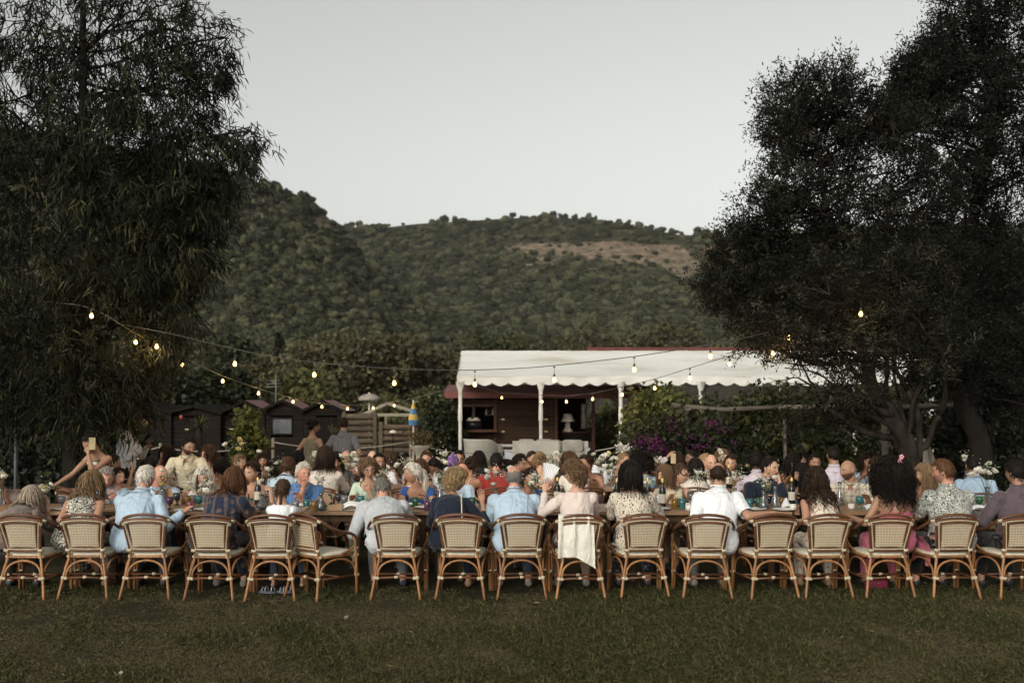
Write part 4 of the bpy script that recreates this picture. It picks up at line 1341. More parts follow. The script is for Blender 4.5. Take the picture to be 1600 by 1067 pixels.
# white canvas behind the olive trunk
cv = MB()
cy = 16.2
row = 8
V_ = []
for i in range(row):
    t = i / (row - 1)
    for j in range(10):
        u = j / 9
        px_ = (1405 + 8 * t) * (1 - u) + (1470 - 22 * t ** 1.6) * u
        py_ = 760 - (68 + 5 * math.sin(u * PI)) * t - 6 * u * t
        q = P(px_, py_, cy + .25 * math.sin(u * PI) + .1 * t)
        V_.append((q.x, q.y, max(q.z, .02) if i else .0))
V_ = np.array(V_); co_ = V_.mean(0) * np.array([1, 1, 0]); V_ -= co_
cvo = empty('canvas_screen', co_)
CANV = plain('pale_canvas', (.40, .36, .30), .8, .12, 3)
cv.add(V_, grid_quads(row, 10, False)).build('canvas', CANV, cvo)
for k in (0, 9):
    MB().tube([V_[k] + np.array([0, 0, -.02]), V_[row * 10 - 10 + k]], .02, 7).build('pole', STAKE, cvo)
tag(cvo, 'pale canvas screen standing behind the olive trunk', 'screen')
# thin metal post by the left hedge
po = empty('metal_post', (XZ(24, 14.8), 14.8, 0))
MB().tube([(0, 0, 0), (.01, 0, CZ + (HY - 655) / (F / 14.8))], [.028, .026], 8).build('post', plain('grey_metal', (.06, .065, .075), .5), po)
MB().sphere((.01, 0, CZ + (HY - 655) / (F / 14.8)), .032).build('cap', plain('grey_metal', (.06, .065, .075), .5), po)
tag(po, 'thin grey metal post left of the tree trunk', 'post')

# ============================================================ festoon lights
CABLE = plain('cable', (.05, .048, .045), .6)
CABLE_P = plain('cable_pale', (.26, .24, .20), .7, .2, 30)
SOCK = plain('socket', (.09, .06, .03), .45)
BULB = emit_mat('bulb_glow', (1.0, .62, .20), 6.0)
BULB_ME = MB().lathe([(0.0, -.072), (.014, -.070), (.024, -.058), (.027, -.042), (.022, -.022), (.012, -.004), (.011, .0)], sides=12).mesh('bulb')
SOCK_ME = MB().lathe([(.011, -.002), (.015, 0), (.016, .035), (.012, .045), (.004, .05), (.003, .05)], sides=10).mesh('socket')
BULB_ME.materials.append(BULB); SOCK_ME.materials.append(SOCK)
BLIGHT = bpy.data.lights.new('bulb_light', 'POINT')
BLIGHT.energy = 7.0; BLIGHT.color = (1.0, .60, .27); BLIGHT.shadow_soft_size = .02
def festoon(label, pts, bulbs, drop, mat):
    """pts: cable (px,py,Y); bulbs: (px,py_bulb,Y,py_cable)"""
    p0 = P(*pts[0])
    root = empty('string_light', p0)
    q = catmull([P(*p_) - p0 for p_ in pts], 6)
    MB().tube(q, .0055, 5).build('cable', mat, root)
    for (px_, pyb, Y, pyc) in bulbs:
        b = P(px_, pyb, Y) - p0
        t_ = P(px_, pyc, Y) - p0
        o = bpy.data.objects.new('bulb', BULB_ME); link(o, root); o.location = (b.x, b.y, b.z + .03); o.scale = (.9, .9, .9)
        s_ = bpy.data.objects.new('socket', SOCK_ME); link(s_, o)
        pl_ = bpy.data.objects.new('bulb_light', BLIGHT); link(pl_, o); pl_.location = (0, 0, -.085)
        MB().tube([(0, 0, .045), (0, 0, max(.05, t_.z - b.z - .035))], .0035, 5).build('drop_wire', CABLE, o)
        if drop:
            MB().box((0, 0, max(.05, t_.z - b.z - .035)), (.03, .012, .022)).build('clip', CABLE, o, False)
    return tag(root, label, 'string light', 'strings of bulbs over the tables')
YA = 12.6
festoon('upper string of hanging bulbs crossing in front of the marquee',
        [(180, 505, 13.4), (260, 520, 13.0), (340, 539, YA), (420, 556, YA), (500, 567, YA), (600, 575, YA), (690, 578, YA), (742, 578, YA), (800, 576, YA), (866, 571, YA), (991, 557, YA), (1110, 538, YA), (1180, 524, YA), (1232, 508, 12.9), (1345, 470, 13.2)],
        [(367, 568, YA, 545), (491, 585, YA, 566), (616, 598, YA, 576), (742, 600, YA, 578), (866, 593, YA, 571), (991, 577, YA, 557), (1110, 556, YA, 538), (1232, 527, 12.7, 508), (1345, 490, 12.5, 470)], True, CABLE)
festoon('lower left string of bulbs sagging to the marquee corner',
        [(60, 470, 13.2), (143, 482, 13.2), (212, 521, 13.6), (245, 533, 14), (285, 558, 15), (348, 587, 16.2), (404, 607, 17.5), (458, 622, 19), (503, 630, 20.5), (543, 633, 22), (583, 632, 23.5), (615, 628, 25), (650, 621, 26.5), (716, 604, 27.9)],
        [(143, 493, 12.6, 482), (212, 534, 13.4, 521), (245, 541, 13.4, 533), (285, 569, 14.6, 558), (348, 595, 16.2, 587), (404, 614, 17.5, 607), (458, 627, 19, 622), (503, 635, 20.5, 630), (543, 638, 22, 633), (583, 637, 23.5, 632), (616, 633, 25, 628)], False, CABLE_P)
festoon('lower right string of bulbs sagging below the marquee valance',
        [(746, 603, 27.8), (784, 613, 26), (847, 617, 24), (885, 618, 22), (926, 614, 20.2), (972, 604, 18.5), (1023, 592, 17), (1078, 575, 15.6), (1140, 556, 14.4), (1208, 538, 13.6), (1290, 500, 13.2)],
        [(784, 621, 26, 613), (847, 627, 24, 617), (885, 627, 22, 618), (926, 623, 20.2, 614), (972, 616, 18.5, 604), (1023, 606, 17, 592), (1078, 590, 15.6, 575), (1140, 568, 14.4, 556), (1208, 551, 12.9, 538)], True, CABLE)
# ============================================================ rattan chairs
RAT = wood_mat('rattan_honey', (.115, .046, .016), (.29, .142, .058), .42, 1.0, 2)
RAT_D = wood_mat('rattan_dark', (.042, .016, .007), (.125, .052, .023), .38, 1.0, 0)
TIE = plain('cane_binding', (.40, .335, .23), .6, .12, 30, .4, 200, bdist=.002)
SEATM = plain('woven_seat', (.50, .455, .355), .7, .08, 30, .5, 160, bdist=.003)
def cane_mat():
    m, nt, p, out = new_mat('cane_weave')
    at = nt.new('ShaderNodeAttribute', attribute_name='v')
    n = nt.noise(nt.coord('Object'), 90, 3)
    c = nt.ramp(at.outputs['Fac'], [(0.0, (.19, .125, .065)), (.45, (.40, .325, .215)), (1.0, (.54, .47, .345))])
    nt.l.new(nt.mix(nt.math('MULTIPLY', n, .5), c, (.22, .17, .11)), p.inputs['Base Color'])
    p.inputs['Roughness'].default_value = .55
    return m
CANE = cane_mat()

def chair_meshes():
    """meshes of one armchair facing +Y, origin on the ground below the seat"""
    out = []
    # seat: rounded trapezoid pad
    def seat_ring(k, z, n=28):
        a = np.arange(n) * 2 * PI / n
        c, s = np.cos(a), np.sin(a)
        e = .45
        x = np.sign(c) * np.abs(c) ** e; y = np.sign(s) * np.abs(s) ** e
        w = .215 + .02 * y
        return np.stack([x * w * k, y * .215 * k, np.full(n, z)], -1)
    def pad(rings):
        V_ = np.vstack([seat_ring(k, z) for k, z in rings])
        return MB().add(V_, grid_quads(len(rings), 28, True))
    out.append(('seat', pad([(0.0, .412), (.98, .412), (1.0, .420), (1.0, .436), (.97, .446), (.6, .452), (0.0, .452)]), SEATM))
    ring = seat_ring(1.03, .410)
    out.append(('seat_rim', MB().tube(np.vstack([ring, ring[:1]]), .0145, 7, False), RAT))
    # rear legs, splayed
    for s in (-1, 1):
        p = catmull([(s * .242, -.315, 0), (s * .205, -.265, .22), (s * .165, -.225, .41), (s * .172, -.235, .48)], 5)
        out.append(('rear_leg', MB().tube(p, .0142, 8), RAT))
    # doubled front legs
    for s in (-1, 1):
        m = MB()
        m.tube([(s * .252, .205, 0), (s * .250, .20, .25), (s * .247, .195, .47)], .0145, 8)
        m.tube([(s * .272, .180, 0), (s * .272, .172, .30), (s * .278, .16, .52), (s * .280, .12, .60)], .0140, 8)
        out.append(('front_leg', m, RAT))
    # hoop: arms and top of the back in one sweep
    hoop = [(-.278, .165, .50), (-.286, .150, .585), (-.290, .08, .628), (-.296, -.04, .655), (-.288, -.14, .690), (-.255, -.225, .745), (-.200, -.285, .797), (-.11, -.316, .825), (0, -.323, .835)]
    hoop = hoop + [(-x, y, z) for x, y, z in hoop[-2::-1]]
    out.append(('arm_hoop', MB().tube(catmull(hoop, 5), .0155, 8), RAT_D))
    # inner arm loops
    for s in (-1, 1):
        p = catmull([(s * .284, .13, .60), (s * .278, .185, .56), (s * .262, .16, .50), (s * .245, .10, .455), (s * .235, .02, .43)], 5)
        out.append(('arm_loop', MB().tube(p, .012, 7), RAT))
    # back frame: trapezoid, wider on top, bowed
    def bk(u, v):   # u -1..1 across, v 0..1 up
        w = .165 + .046 * v
        y = -.235 - .075 * v - .018 * (1 - u * u) 
        z = .475 + .300 * v + (.020 * (1 - u * u) if v > .5 else 0) * (v - .5) * 2
        return (u * w, y, z)
    fr_ = [bk(-1, v) for v in np.linspace(0, 1, 8)] + [bk(u, 1) for u in np.linspace(-.9, .9, 9)] + [bk(1, v) for v in np.linspace(1, 0, 8)] + [bk(u, 0) for u in np.linspace(.9, -.9, 7)]
    fr_ = np.array(fr_ + [fr_[0]])
    out.append(('back_frame', MB().tube(fr_, .0135, 8, False), RAT_D))
    # cream edging just inside and outside the frame
    ctr = np.array([0, -.28, .64])
    inner = ctr + (fr_ - ctr) * np.array([.80, 1, .78]); inner[:, 1] = fr_[:, 1] - .004
    out.append(('inner_frame', MB().tube(inner, .0115, 7, False), RAT_D))
    edge = ctr + (fr_ - ctr) * np.array([.905, 1, .90]); edge[:, 1] = fr_[:, 1] - .010
    out.append(('cream_edging', MB().tube(edge, .0065, 6, False), TIE))
    # woven panel: flat strips over and under, two ways
    V_, Q_, A_ = [], [], []
    nu, nv, step = 22, 19, 5
    def strip(pts, wd, across, tone):
        o = len(V_)
        for (q, sd) in pts:
            V_.append(q - sd * wd); V_.append(q + sd * wd)
            A_.extend([tone, tone])
        for i in range(len(pts) - 1):
            Q_.append((o + 2 * i, o + 2 * i + 1, o + 2 * i + 3, o + 2 * i + 2))
    rr_ = np.random.default_rng(3)
    def pin(u, v):
        q = np.array(bk(u * .80, .11 + v * .79)); q[0] *= .99
        return q
    for i in range(nu):
        u = -1 + 2 * (i + .5) / nu
        pts = []
        for k in range(nv * 2 + 1):
            v = k / (nv * 2)
            q = pin(u, v); q[1] -= .0035 * math.cos(PI * (k * .5 + i) * 1.0 * 1.0) 
            pts.append((q, np.array([1.0, 0, 0])))
        strip(pts, .0050, 0, 1.0 if i % 2 else .62)
    for j in range(nv):
        v = (j + .5) / nv
        pts = []
        for k in range(nu * 2 + 1):
            u = -1 + 2 * k / (nu * 2)
            q = pin(u, v); q[1] += .0035 * math.cos(PI * (k * .5 + j))
            pts.append((q, np.array([0, 0, 1.0])))
        strip(pts, .0044, 1, .05 if j % 2 == 0 else .60)
    me = np_mesh('woven_panel', np.array(V_), [np.array(Q_)], True)
    vattr(me, 'v', A_)
    out.append(('woven_panel', me, CANE))
    # arches under the seat
    for (y0, w, nm) in ((-.245, .19, 'rear_arch'),):
        a = np.linspace(0, PI, 17)
        p = np.stack([-np.cos(a) * .182, -.262 + .03 * np.sin(a), .20 + .175 * np.sin(a) ** .7], -1)
        out.append((nm, MB().tube(p, .0115, 7), RAT))
    for s in (-1, 1):
        a = np.linspace(0, PI, 15)
        p = np.stack([s * (.235 - .0 * a), -.245 + .43 * (1 - np.cos(a)) / 2, .19 + .19 * np.sin(a) ** .7], -1)
        p[:, 0] = s * np.interp(p[:, 1], [-.245, .19], [.205, .245])
        out.append(('side_arch', MB().tube(p, .0110, 7), RAT))
    # stretchers
    out.append(('stretcher', MB().tube([(-.205, -.27, .205), (0, -.25, .212), (.205, -.27, .205)], .0115, 7), RAT_D))
    for s in (-1, 1):
        out.append(('stretcher', MB().tube([(s * .205, -.27, .20), (s * .255, .20, .20)], .011, 7), RAT_D))
    out.append(('stretcher', MB().tube([(-.23, -.03, .207), (.23, -.03, .207)], .011, 7), RAT_D))
    # pale cane bindings at the joints
    b = MB()
    def wrap(c, d, r_, L_):
        c, d = np.array(c), np.array(d, float); d /= np.linalg.norm(d)
        b.tube([c - d * L_ * .42, c, c + d * L_ * .42], [r_ * .84, r_ * .90, r_ * .84], 9)
    for s in (-1, 1):
        wrap((s * .207, -.268, .208), (s * .037, .05, .22), .0235, .040)
        wrap((s * .185, -.268, .205), (1, 0, 0), .0185, .05)
        wrap((s * .171, -.240, .478), (1, 0, .0), .0195, .055)
        wrap((s * .222, -.268, .772), (.75 * s, .5, -.5), .0220, .05)
        wrap((s * .207, -.302, .752), (0, -.15, 1), .0180, .06)
        wrap((s * .262, .188, .205), (0, 0, 1), .031, .032)
        wrap((s * .262, .182, .405), (0, 0, 1), .031, .032)
        wrap((s * .266, .175, .475), (0, 0, 1), .030, .030)
        wrap((s * .165, -.215, .412), (1, .3, 0), .0195, .06)
    wrap((0, -.25, .213), (1, 0, 0), .0175, .04)
    wrap((0, -.03, .208), (1, 0, 0), .0170, .04)
    out.append(('cane_binding', b, TIE))
    return out
CH_PARTS = []
for nm, mb_, mt in chair_meshes():
    me = mb_.mesh(nm) if isinstance(mb_, MB) else mb_
    me.materials.append(mt)
    CH_PARTS.append((nm, me))
def place_chair(x, y, rz, label, group, full=True):
    root = empty('rattan_chair', (x, y, 0), rz)
    if full:
        for nm, me in CH_PARTS:
            link(bpy.data.objects.new(nm, me), root)
    else:
        for nm, me in CH_LITE:
            link(bpy.data.objects.new(nm, me), root)
    return tag(root, label, 'chair', group)
# a lighter copy for the rows behind: same shapes, fewer separate meshes
def join_np(ms, name):
    m = MB()
    for me in ms:
        V_ = np.zeros(len(me.vertices) * 3, dtype=np.float32); me.vertices.foreach_get('co', V_)
        q, t = [], []
        for pl in me.polygons:
            (q if len(pl.vertices) == 4 else t).append(tuple(pl.vertices))
        m.add(V_.reshape(-1, 3), np.array(q) if q else (), np.array(t) if t else ())
    return m.mesh(name)
byname = {}
for nm, me in CH_PARTS: byname.setdefault(nm, []).append(me)
CH_LITE = []
for nm, keys, mt in (('frame', ['seat_rim', 'rear_leg', 'front_leg', 'arm_loop', 'rear_arch', 'side_arch', 'stretcher'], RAT), ('back_hoop', ['arm_hoop', 'back_frame', 'inner_frame'], RAT_D)):
    me = join_np([m for k in keys for m in byname[k]], nm); me.materials.append(mt); CH_LITE.append((nm, me))
CH_LITE += [('seat', byname['seat'][0]), ('woven_panel', byname['woven_panel'][0]), ('cane_binding', byname['cane_binding'][0])]

# ============================================================ long tables
TBL = wood_mat('table_board', (.11, .058, .028), (.30, .185, .105), .5, 1.0, 0)
TBL_D = wood_mat('table_leg_wood', (.045, .026, .015), (.11, .065, .038), .6, 1.0, 2)
TZ = .76
def long_table(label, xa, xb, ya, yb, group):
    cx, cy = (xa + xb) / 2, (ya + yb) / 2
    root = empty('dining_table', (cx, cy, 0))
    w, d = xb - xa, yb - ya
    nb_ = 5
    for k in range(nb_):
        y = -d / 2 + d * (k + .5) / nb_
        MB().box((0, y, TZ - .0175), (w, d / nb_ - .004, .035)).build('plank', TBL, root, False)
    for s in (-1, 1):
        MB().box((0, s * (d / 2 - .09), TZ - .075), (w - .24, .03, .075)).build('apron', TBL_D, root, False)
        MB().box((s * (w / 2 - .14), 0, TZ - .075), (.03, d - .22, .075)).build('apron', TBL_D, root, False)
        for t in (-1, 1):
            MB().box((s * (w / 2 - .19), t * (d / 2 - .14), (TZ - .04) / 2), (.06, .06, TZ - .04)).build('leg', TBL_D, root, False)
    return tag(root, label, 'table', group)
T1A, T1B = 10.62, 11.46
edges = [-6.3, -4.05, -2.0, -.78, 1.06, 2.95, 4.75, 6.4]
edges = [XZ(p_, T1A) for p_ in (-160, 140, 405, 688, 960, 1240, 1510, 1760)]
names = ['at the far left end', 'before the woman in swirl top', 'before the girl with the braid', 'before the man in pale blue with bald crown', 'before the woman with the red and black print', 'before the long curly-haired woman', 'at the far right end']
for k in range(7):
    long_table('wooden dining table of the front row ' + names[k], edges[k] + .015, edges[k + 1] - .015, T1A, T1B, 'front row of tables')
T2A, T2B = 13.35, 14.15
e2 = [XZ(p_, T2A) for p_ in (90, 380, 670, 960, 1250, 1540)]
n2 = ['below the standing man in cream', 'behind the woman in white linen', 'below the red-shirted man', 'behind the woman with black bob hair', 'below the man in the lavender shirt']
for k in range(5):
    long_table('wooden dining table of the second row ' + n2[k], e2[k] + .015, e2[k + 1] - .015, T2A, T2B, 'second row of tables')
# ============================================================ people
def skin_material():
    m, nt, p, out = new_mat('skin')
    info = nt.new('ShaderNodeObjectInfo')
    base = info.outputs['Color']
    hp = nt.new('ShaderNodeAttribute', attribute_name='hp')
    sp = nt.new('ShaderNodeSeparateXYZ'); nt.l.new(hp.outputs['Vector'], sp.inputs[0])
    x, y, z = sp.outputs
    ax = nt.math('ABSOLUTE', x)
    front = nt.math('GREATER_THAN', y, .035)
    def ell(cx, cz, rx, rz, soft=.35, use_ax=True):
        a = nt.math('DIVIDE', nt.math('SUBTRACT', ax if use_ax else x, cx), rx)
        b = nt.math('DIVIDE', nt.math('SUBTRACT', z, cz), rz)
        d = nt.math('ADD', nt.math('MULTIPLY', a, a), nt.math('MULTIPLY', b, b))
        k = nt.new('ShaderNodeMapRange'); k.clamp = True
        k.inputs['From Min'].default_value = 1 + soft; k.inputs['From Max'].default_value = 1 - soft
        nt.l.new(d, k.inputs[0])
        return nt.math('MULTIPLY', k.outputs[0], front)
    n = nt.noise(nt.coord('Object'), 14, 4)
    col = nt.mix(nt.math('MULTIPLY', n, .35), base, nt.mix(1.0, base, (.80, .62, .55), 'MULTIPLY'))
    # cheeks and nose a touch redder
    col = nt.mix(nt.math('MULTIPLY', ell(.040, -.028, .026, .022, .9), .35), col, nt.mix(1.0, col, (1.0, .62, .55), 'MULTIPLY'))
    hairc = nt.new('ShaderNodeAttribute', attribute_name='brow', attribute_type='OBJECT')
    brd = nt.new('ShaderNodeAttribute', attribute_name='beard', attribute_type='OBJECT')
    # beard: lower face except the lips
    bz = nt.new('ShaderNodeMapRange'); bz.inputs['From Min'].default_value = -.030; bz.inputs['From Max'].default_value = -.048
    nt.l.new(nt.math('SUBTRACT', z, nt.math('MULTIPLY', ax, .22)), bz.inputs[0])
    byy = nt.math('GREATER_THAN', y, -.012)
    low = nt.math('GREATER_THAN', z, -.5)
    bm = nt.math('MULTIPLY', nt.math('MULTIPLY', nt.math('MULTIPLY', bz.outputs[0], byy), low), brd.outputs['Fac'])
    col = nt.mix(bm, col, hairc.outputs['Color'])
    # lips, brows, eye sockets, eyes
    lipc = nt.mix(1.0, base, (.82, .42, .40), 'MULTIPLY')
    col = nt.mix(ell(0, -.066, .025, .0085, .4), col, lipc)
    col = nt.mix(nt.math('MULTIPLY', ell(0, -.0665, .021, .0018, .8), .8), col, (.05, .02, .018))
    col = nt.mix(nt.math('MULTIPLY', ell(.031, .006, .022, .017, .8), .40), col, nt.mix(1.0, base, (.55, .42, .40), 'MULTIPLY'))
    col = nt.mix(nt.math('MULTIPLY', ell(.033, .0265, .020, .0045, .5), .85), col, hairc.outputs['Color'])
    col = nt.mix(ell(.031, .006, .0150, .0062, .25), col, (.52, .48, .45))
    col = nt.mix(ell(.031, .006, .0066, .0066, .2), col, (.025, .015, .010))
    col = nt.mix(ell(.031, .0115, .0165, .0026, .4), col, (.03, .02, .016))
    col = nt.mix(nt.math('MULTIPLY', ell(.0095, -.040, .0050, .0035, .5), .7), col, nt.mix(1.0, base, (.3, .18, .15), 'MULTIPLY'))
    nt.l.new(col, p.inputs['Base Color'])
    p.inputs['Roughness'].default_value = .52
    p.inputs['Specular IOR Level'].default_value = .35
    nt.l.new(nt.bump(nt.noise(nt.coord('Object'), 160, 3), .12, .002), p.inputs['Normal'])
    return m
SKIN = skin_material()

def hair_material():
    m, nt, p, out = new_mat('hair')
    info = nt.new('ShaderNodeObjectInfo')
    at = nt.new('ShaderNodeAttribute', attribute_name='v')
    n = nt.noise(nt.coord('Object'), 45, 4)
    f = nt.math('ADD', nt.math('MULTIPLY', at.outputs['Fac'], .75), nt.math('MULTIPLY', n, .35))
    dk = nt.mix(1.0, info.outputs['Color'], (.40, .37, .36), 'MULTIPLY')
    lt = nt.mix(1.0, info.outputs['Color'], (1.45, 1.40, 1.30), 'MULTIPLY')
    c = nt.mix(f, dk, lt)
    nt.l.new(c, p.inputs['Base Color'])
    p.inputs['Roughness'].default_value = .6
    p.inputs['Specular IOR Level'].default_value = .10
    return m
HAIR = hair_material()

# ---- cloth
def cloth_mat(name, build, rough=.85):
    if name in MATS: return MATS[name]
    m, nt, p, out = new_mat(name)
    co = nt.coord('Object')
    c = build(nt, co)
    if isinstance(c, tuple):
        c = nt.ramp(nt.noise(co, 5, 4), [(.3, tuple(v * .86 for v in c)), (.7, tuple(min(1, v * 1.06) for v in c))])
    nt.l.new(c, p.inputs['Base Color'])
    p.inputs['Roughness'].default_value = rough
    p.inputs['Specular IOR Level'].default_value = .15
    p.inputs['Sheen Weight'].default_value = .12
    h1 = nt.noise(nt.coord('Object', (1, 1, .45)), 11, 3, .5, .8)
    h2 = nt.noise(co, 260, 2)
    h = nt.math('ADD', h1, nt.math('MULTIPLY', h2, .04))
    nt.l.new(nt.bump(h, .75, .05), p.inputs['Normal'])
    return m
def c_plain(col): return cloth_mat('cloth_%d_%d_%d' % tuple(int(v * 999) for v in col), lambda nt, co: col)
def b_swirl(nt, co):
    n = nt.noise(co, 9, 2, .4, 2.6)
    w = nt.math('SINE', nt.math('MULTIPLY', n, 38))
    return nt.ramp(nt.math('MULTIPLY_ADD', w, .5, .5), [(.42, (.012, .012, .014)), (.5, (.50, .47, .40))])
def b_tropic(nt, co):
    n = nt.noise(co, 16, 3, .6, 3.0)
    w = nt.math('SINE', nt.math('MULTIPLY', n, 30))
    c = nt.ramp(nt.math('MULTIPLY_ADD', w, .5, .5), [(.26, (.022, .025, .028)), (.45, (.22, .24, .21)), (.62, (.46, .46, .41))])
    return c
def voro(nt, co, scale, rnd_=1.0):
    v = nt.new('ShaderNodeTexVoronoi'); v.inputs['Scale'].default_value = scale; v.inputs['Randomness'].default_value = rnd_
    nt.l.new(co, v.inputs['Vector'])
    return v
def warp(nt, co, scale, amt):
    n = nt.new('ShaderNodeTexNoise'); n.inputs['Scale'].default_value = scale
    nt.l.new(co, n.inputs['Vector'])
    a = nt.new('ShaderNodeVectorMath', operation='MULTIPLY_ADD'); a.inputs[1].default_value = (amt, amt, amt)
    nt.l.new(n.outputs['Color'], a.inputs[0]); nt.l.new(co, a.inputs[2])
    return a.outputs[0]
def b_spots(base, c1, c2, scale=42, r_=.30):
    def f(nt, co):
        v = voro(nt, warp(nt, co, 30, .03), scale)
        sp = nt.math('LESS_THAN', v.outputs['Distance'], r_)
        sc_ = nt.new('ShaderNodeSeparateColor'); nt.l.new(v.outputs['Color'], sc_.inputs[0])
        pick = nt.math('GREATER_THAN', sc_.outputs[0], .62)
        return nt.mix(sp, base, nt.mix(pick, c1, c2))
    return f
def b_floral(base, c1, c2, scale=15):
    def f(nt, co):
        w_ = warp(nt, co, 60, .02)
        v = voro(nt, w_, scale)
        n = nt.noise(co, 70, 3, .6)
        k = nt.math('MULTIPLY', nt.math('LESS_THAN', v.outputs['Distance'], .38), nt.math('GREATER_THAN', n, .47))
        sc_ = nt.new('ShaderNodeSeparateColor'); nt.l.new(v.outputs['Color'], sc_.inputs[0])
        return nt.mix(k, base, nt.mix(sc_.outputs[1], c1, c2))
    return f
def b_stripe(base, c1, freq, axis=2, duty=.5):
    def f(nt, co):
        sp = nt.new('ShaderNodeSeparateXYZ'); nt.l.new(warp(nt, co, 6, .03), sp.inputs[0])
        k = nt.math('GREATER_THAN', nt.math('FRACT', nt.math('MULTIPLY', sp.outputs[axis], freq)), duty)
        return nt.mix(k, base, c1)
    return f
def b_plaid(base, c1, freq):
    def f(nt, co):
        sp = nt.new('ShaderNodeSeparateXYZ'); nt.l.new(co, sp.inputs[0])
        a = nt.math('GREATER_THAN', nt.math('FRACT', nt.math('MULTIPLY', sp.outputs[0], freq)), .72)
        b = nt.math('GREATER_THAN', nt.math('FRACT', nt.math('MULTIPLY', sp.outputs[2], freq)), .72)
        return nt.mix(nt.math('MULTIPLY', nt.math('ADD', a, b), .5), base, c1)
    return f
def b_shawl(nt, co):
    sp = nt.new('ShaderNodeSeparateXYZ'); nt.l.new(warp(nt, co, 5, .08), sp.inputs[0])
    st = nt.math('GREATER_THAN', nt.math('FRACT', nt.math('MULTIPLY', nt.math('ADD', sp.outputs[0], nt.math('MULTIPLY', sp.outputs[2], .3)), 9)), .72)
    v = voro(nt, warp(nt, co, 50, .03), 13)
    fl = nt.math('MULTIPLY', nt.math('LESS_THAN', v.outputs['Distance'], .40), nt.math('GREATER_THAN', nt.noise(co, 80, 3), .48))
    c = nt.mix(st, (.014, .019, .036), (.070, .055, .060))
    return nt.mix(fl, c, (.13, .075, .055))
CL = {
    'sky': c_plain((.36, .46, .56)), 'skyd': c_plain((.27, .36, .46)), 'polo': c_plain((.085, .175, .35)), 'royal': c_plain((.022, .062, .20)), 'navy': c_plain((.010, .014, .026)),
    'white': c_plain((.66, .67, .69)), 'offwhite': c_plain((.56, .52, .46)), 'linen': c_plain((.52, .47, .42)), 'cream': c_plain((.50, .44, .31)), 'greylin': c_plain((.40, .41, .43)), 'sheer': c_plain((.56, .47, .43)),
    'taupe': c_plain((.16, .125, .11)), 'mauve': c_plain((.085, .062, .075)), 'mint': c_plain((.42, .50, .40)), 'black': c_plain((.010, .010, .011)), 'pink': c_plain((.42, .105, .16)), 'red': c_plain((.26, .022, .022)),
    'lav': c_plain((.44, .39, .46)), 'tan': c_plain((.24, .165, .11)), 'sage': c_plain((.16, .145, .095)), 'grey': c_plain((.13, .13, .135)), 'denim': c_plain((.045, .055, .085)), 'khaki': c_plain((.20, .165, .115)),
    'swirl': cloth_mat('cloth_swirl', b_swirl), 'tropic': cloth_mat('cloth_tropic', b_tropic), 'shawl': cloth_mat('cloth_shawl', b_shawl),
    'ditsy': cloth_mat('cloth_ditsy', b_spots((.50, .45, .36), (.035, .022, .02), (.20, .035, .03), 46, .34)),
    'rose': cloth_mat('cloth_rose', b_floral((.52, .46, .38), (.36, .13, .13), (.28, .16, .10), 17)),
    'brightf': cloth_mat('cloth_bright', b_floral((.10, .18, .32), (.12, .30, .12), (.45, .36, .12), 14)),
    'scarf': cloth_mat('cloth_scarf', b_floral((.14, .07, .22), (.30, .20, .36), (.06, .03, .10), 22)),
    'tank': cloth_mat('cloth_tank', b_stripe((.60, .58, .52), (.06, .075, .055), 13)), 'plaidg': cloth_mat('cloth_plaidg', b_plaid((.16, .155, .16), (.06, .06, .068), 26)),
    'plaidc': cloth_mat('cloth_plaidc', b_plaid((.46, .41, .33), (.22, .17, .13), 12)), 'sagef': cloth_mat('cloth_sagef', b_floral((.16, .15, .10), (.10, .05, .03), (.22, .19, .12), 20)),
    'lace': cloth_mat('cloth_lace', b_spots((.60, .57, .50), (.53, .495, .42), (.66, .63, .57), 60, .36)), 'darkf': cloth_mat('cloth_darkf', b_floral((.018, .018, .022), (.18, .18, .19), (.10, .10, .11), 24)),
    'multi': cloth_mat('cloth_multi', b_floral((.42, .38, .33), (.30, .05, .05), (.04, .06, .16), 12)),
}
SHOE_D = plain('shoe_dark', (.020, .020, .024), .5); SHOE_N = plain('shoe_navy', (.018, .024, .045), .6); SHOE_G = plain('shoe_grey', (.16, .15, .13), .7); SHOE_T = plain('shoe_tan', (.20, .12, .07), .6)
SKINS = {'pale': (.50, .315, .235), 'fair': (.44, .265, .185), 'tan': (.34, .19, .125), 'olive': (.29, .165, .105), 'brown': (.17, .088, .055), 'dark': (.055, .030, .020), 'ruddy': (.46, .24, .17)}
HAIRS = {'black': (.010, .008, .007), 'dbrown': (.024, .015, .010), 'brown': (.055, .032, .019), 'auburn': (.085, .042, .022), 'lbrown': (.125, .080, .046), 'blonde': (.26, .185, .105), 'dblonde': (.17, .115, .066), 'grey': (.24, .225, .205), 'greyd': (.14, .135, .13), 'white': (.54, .52, .48), 'beige': (.31, .265, .21)}

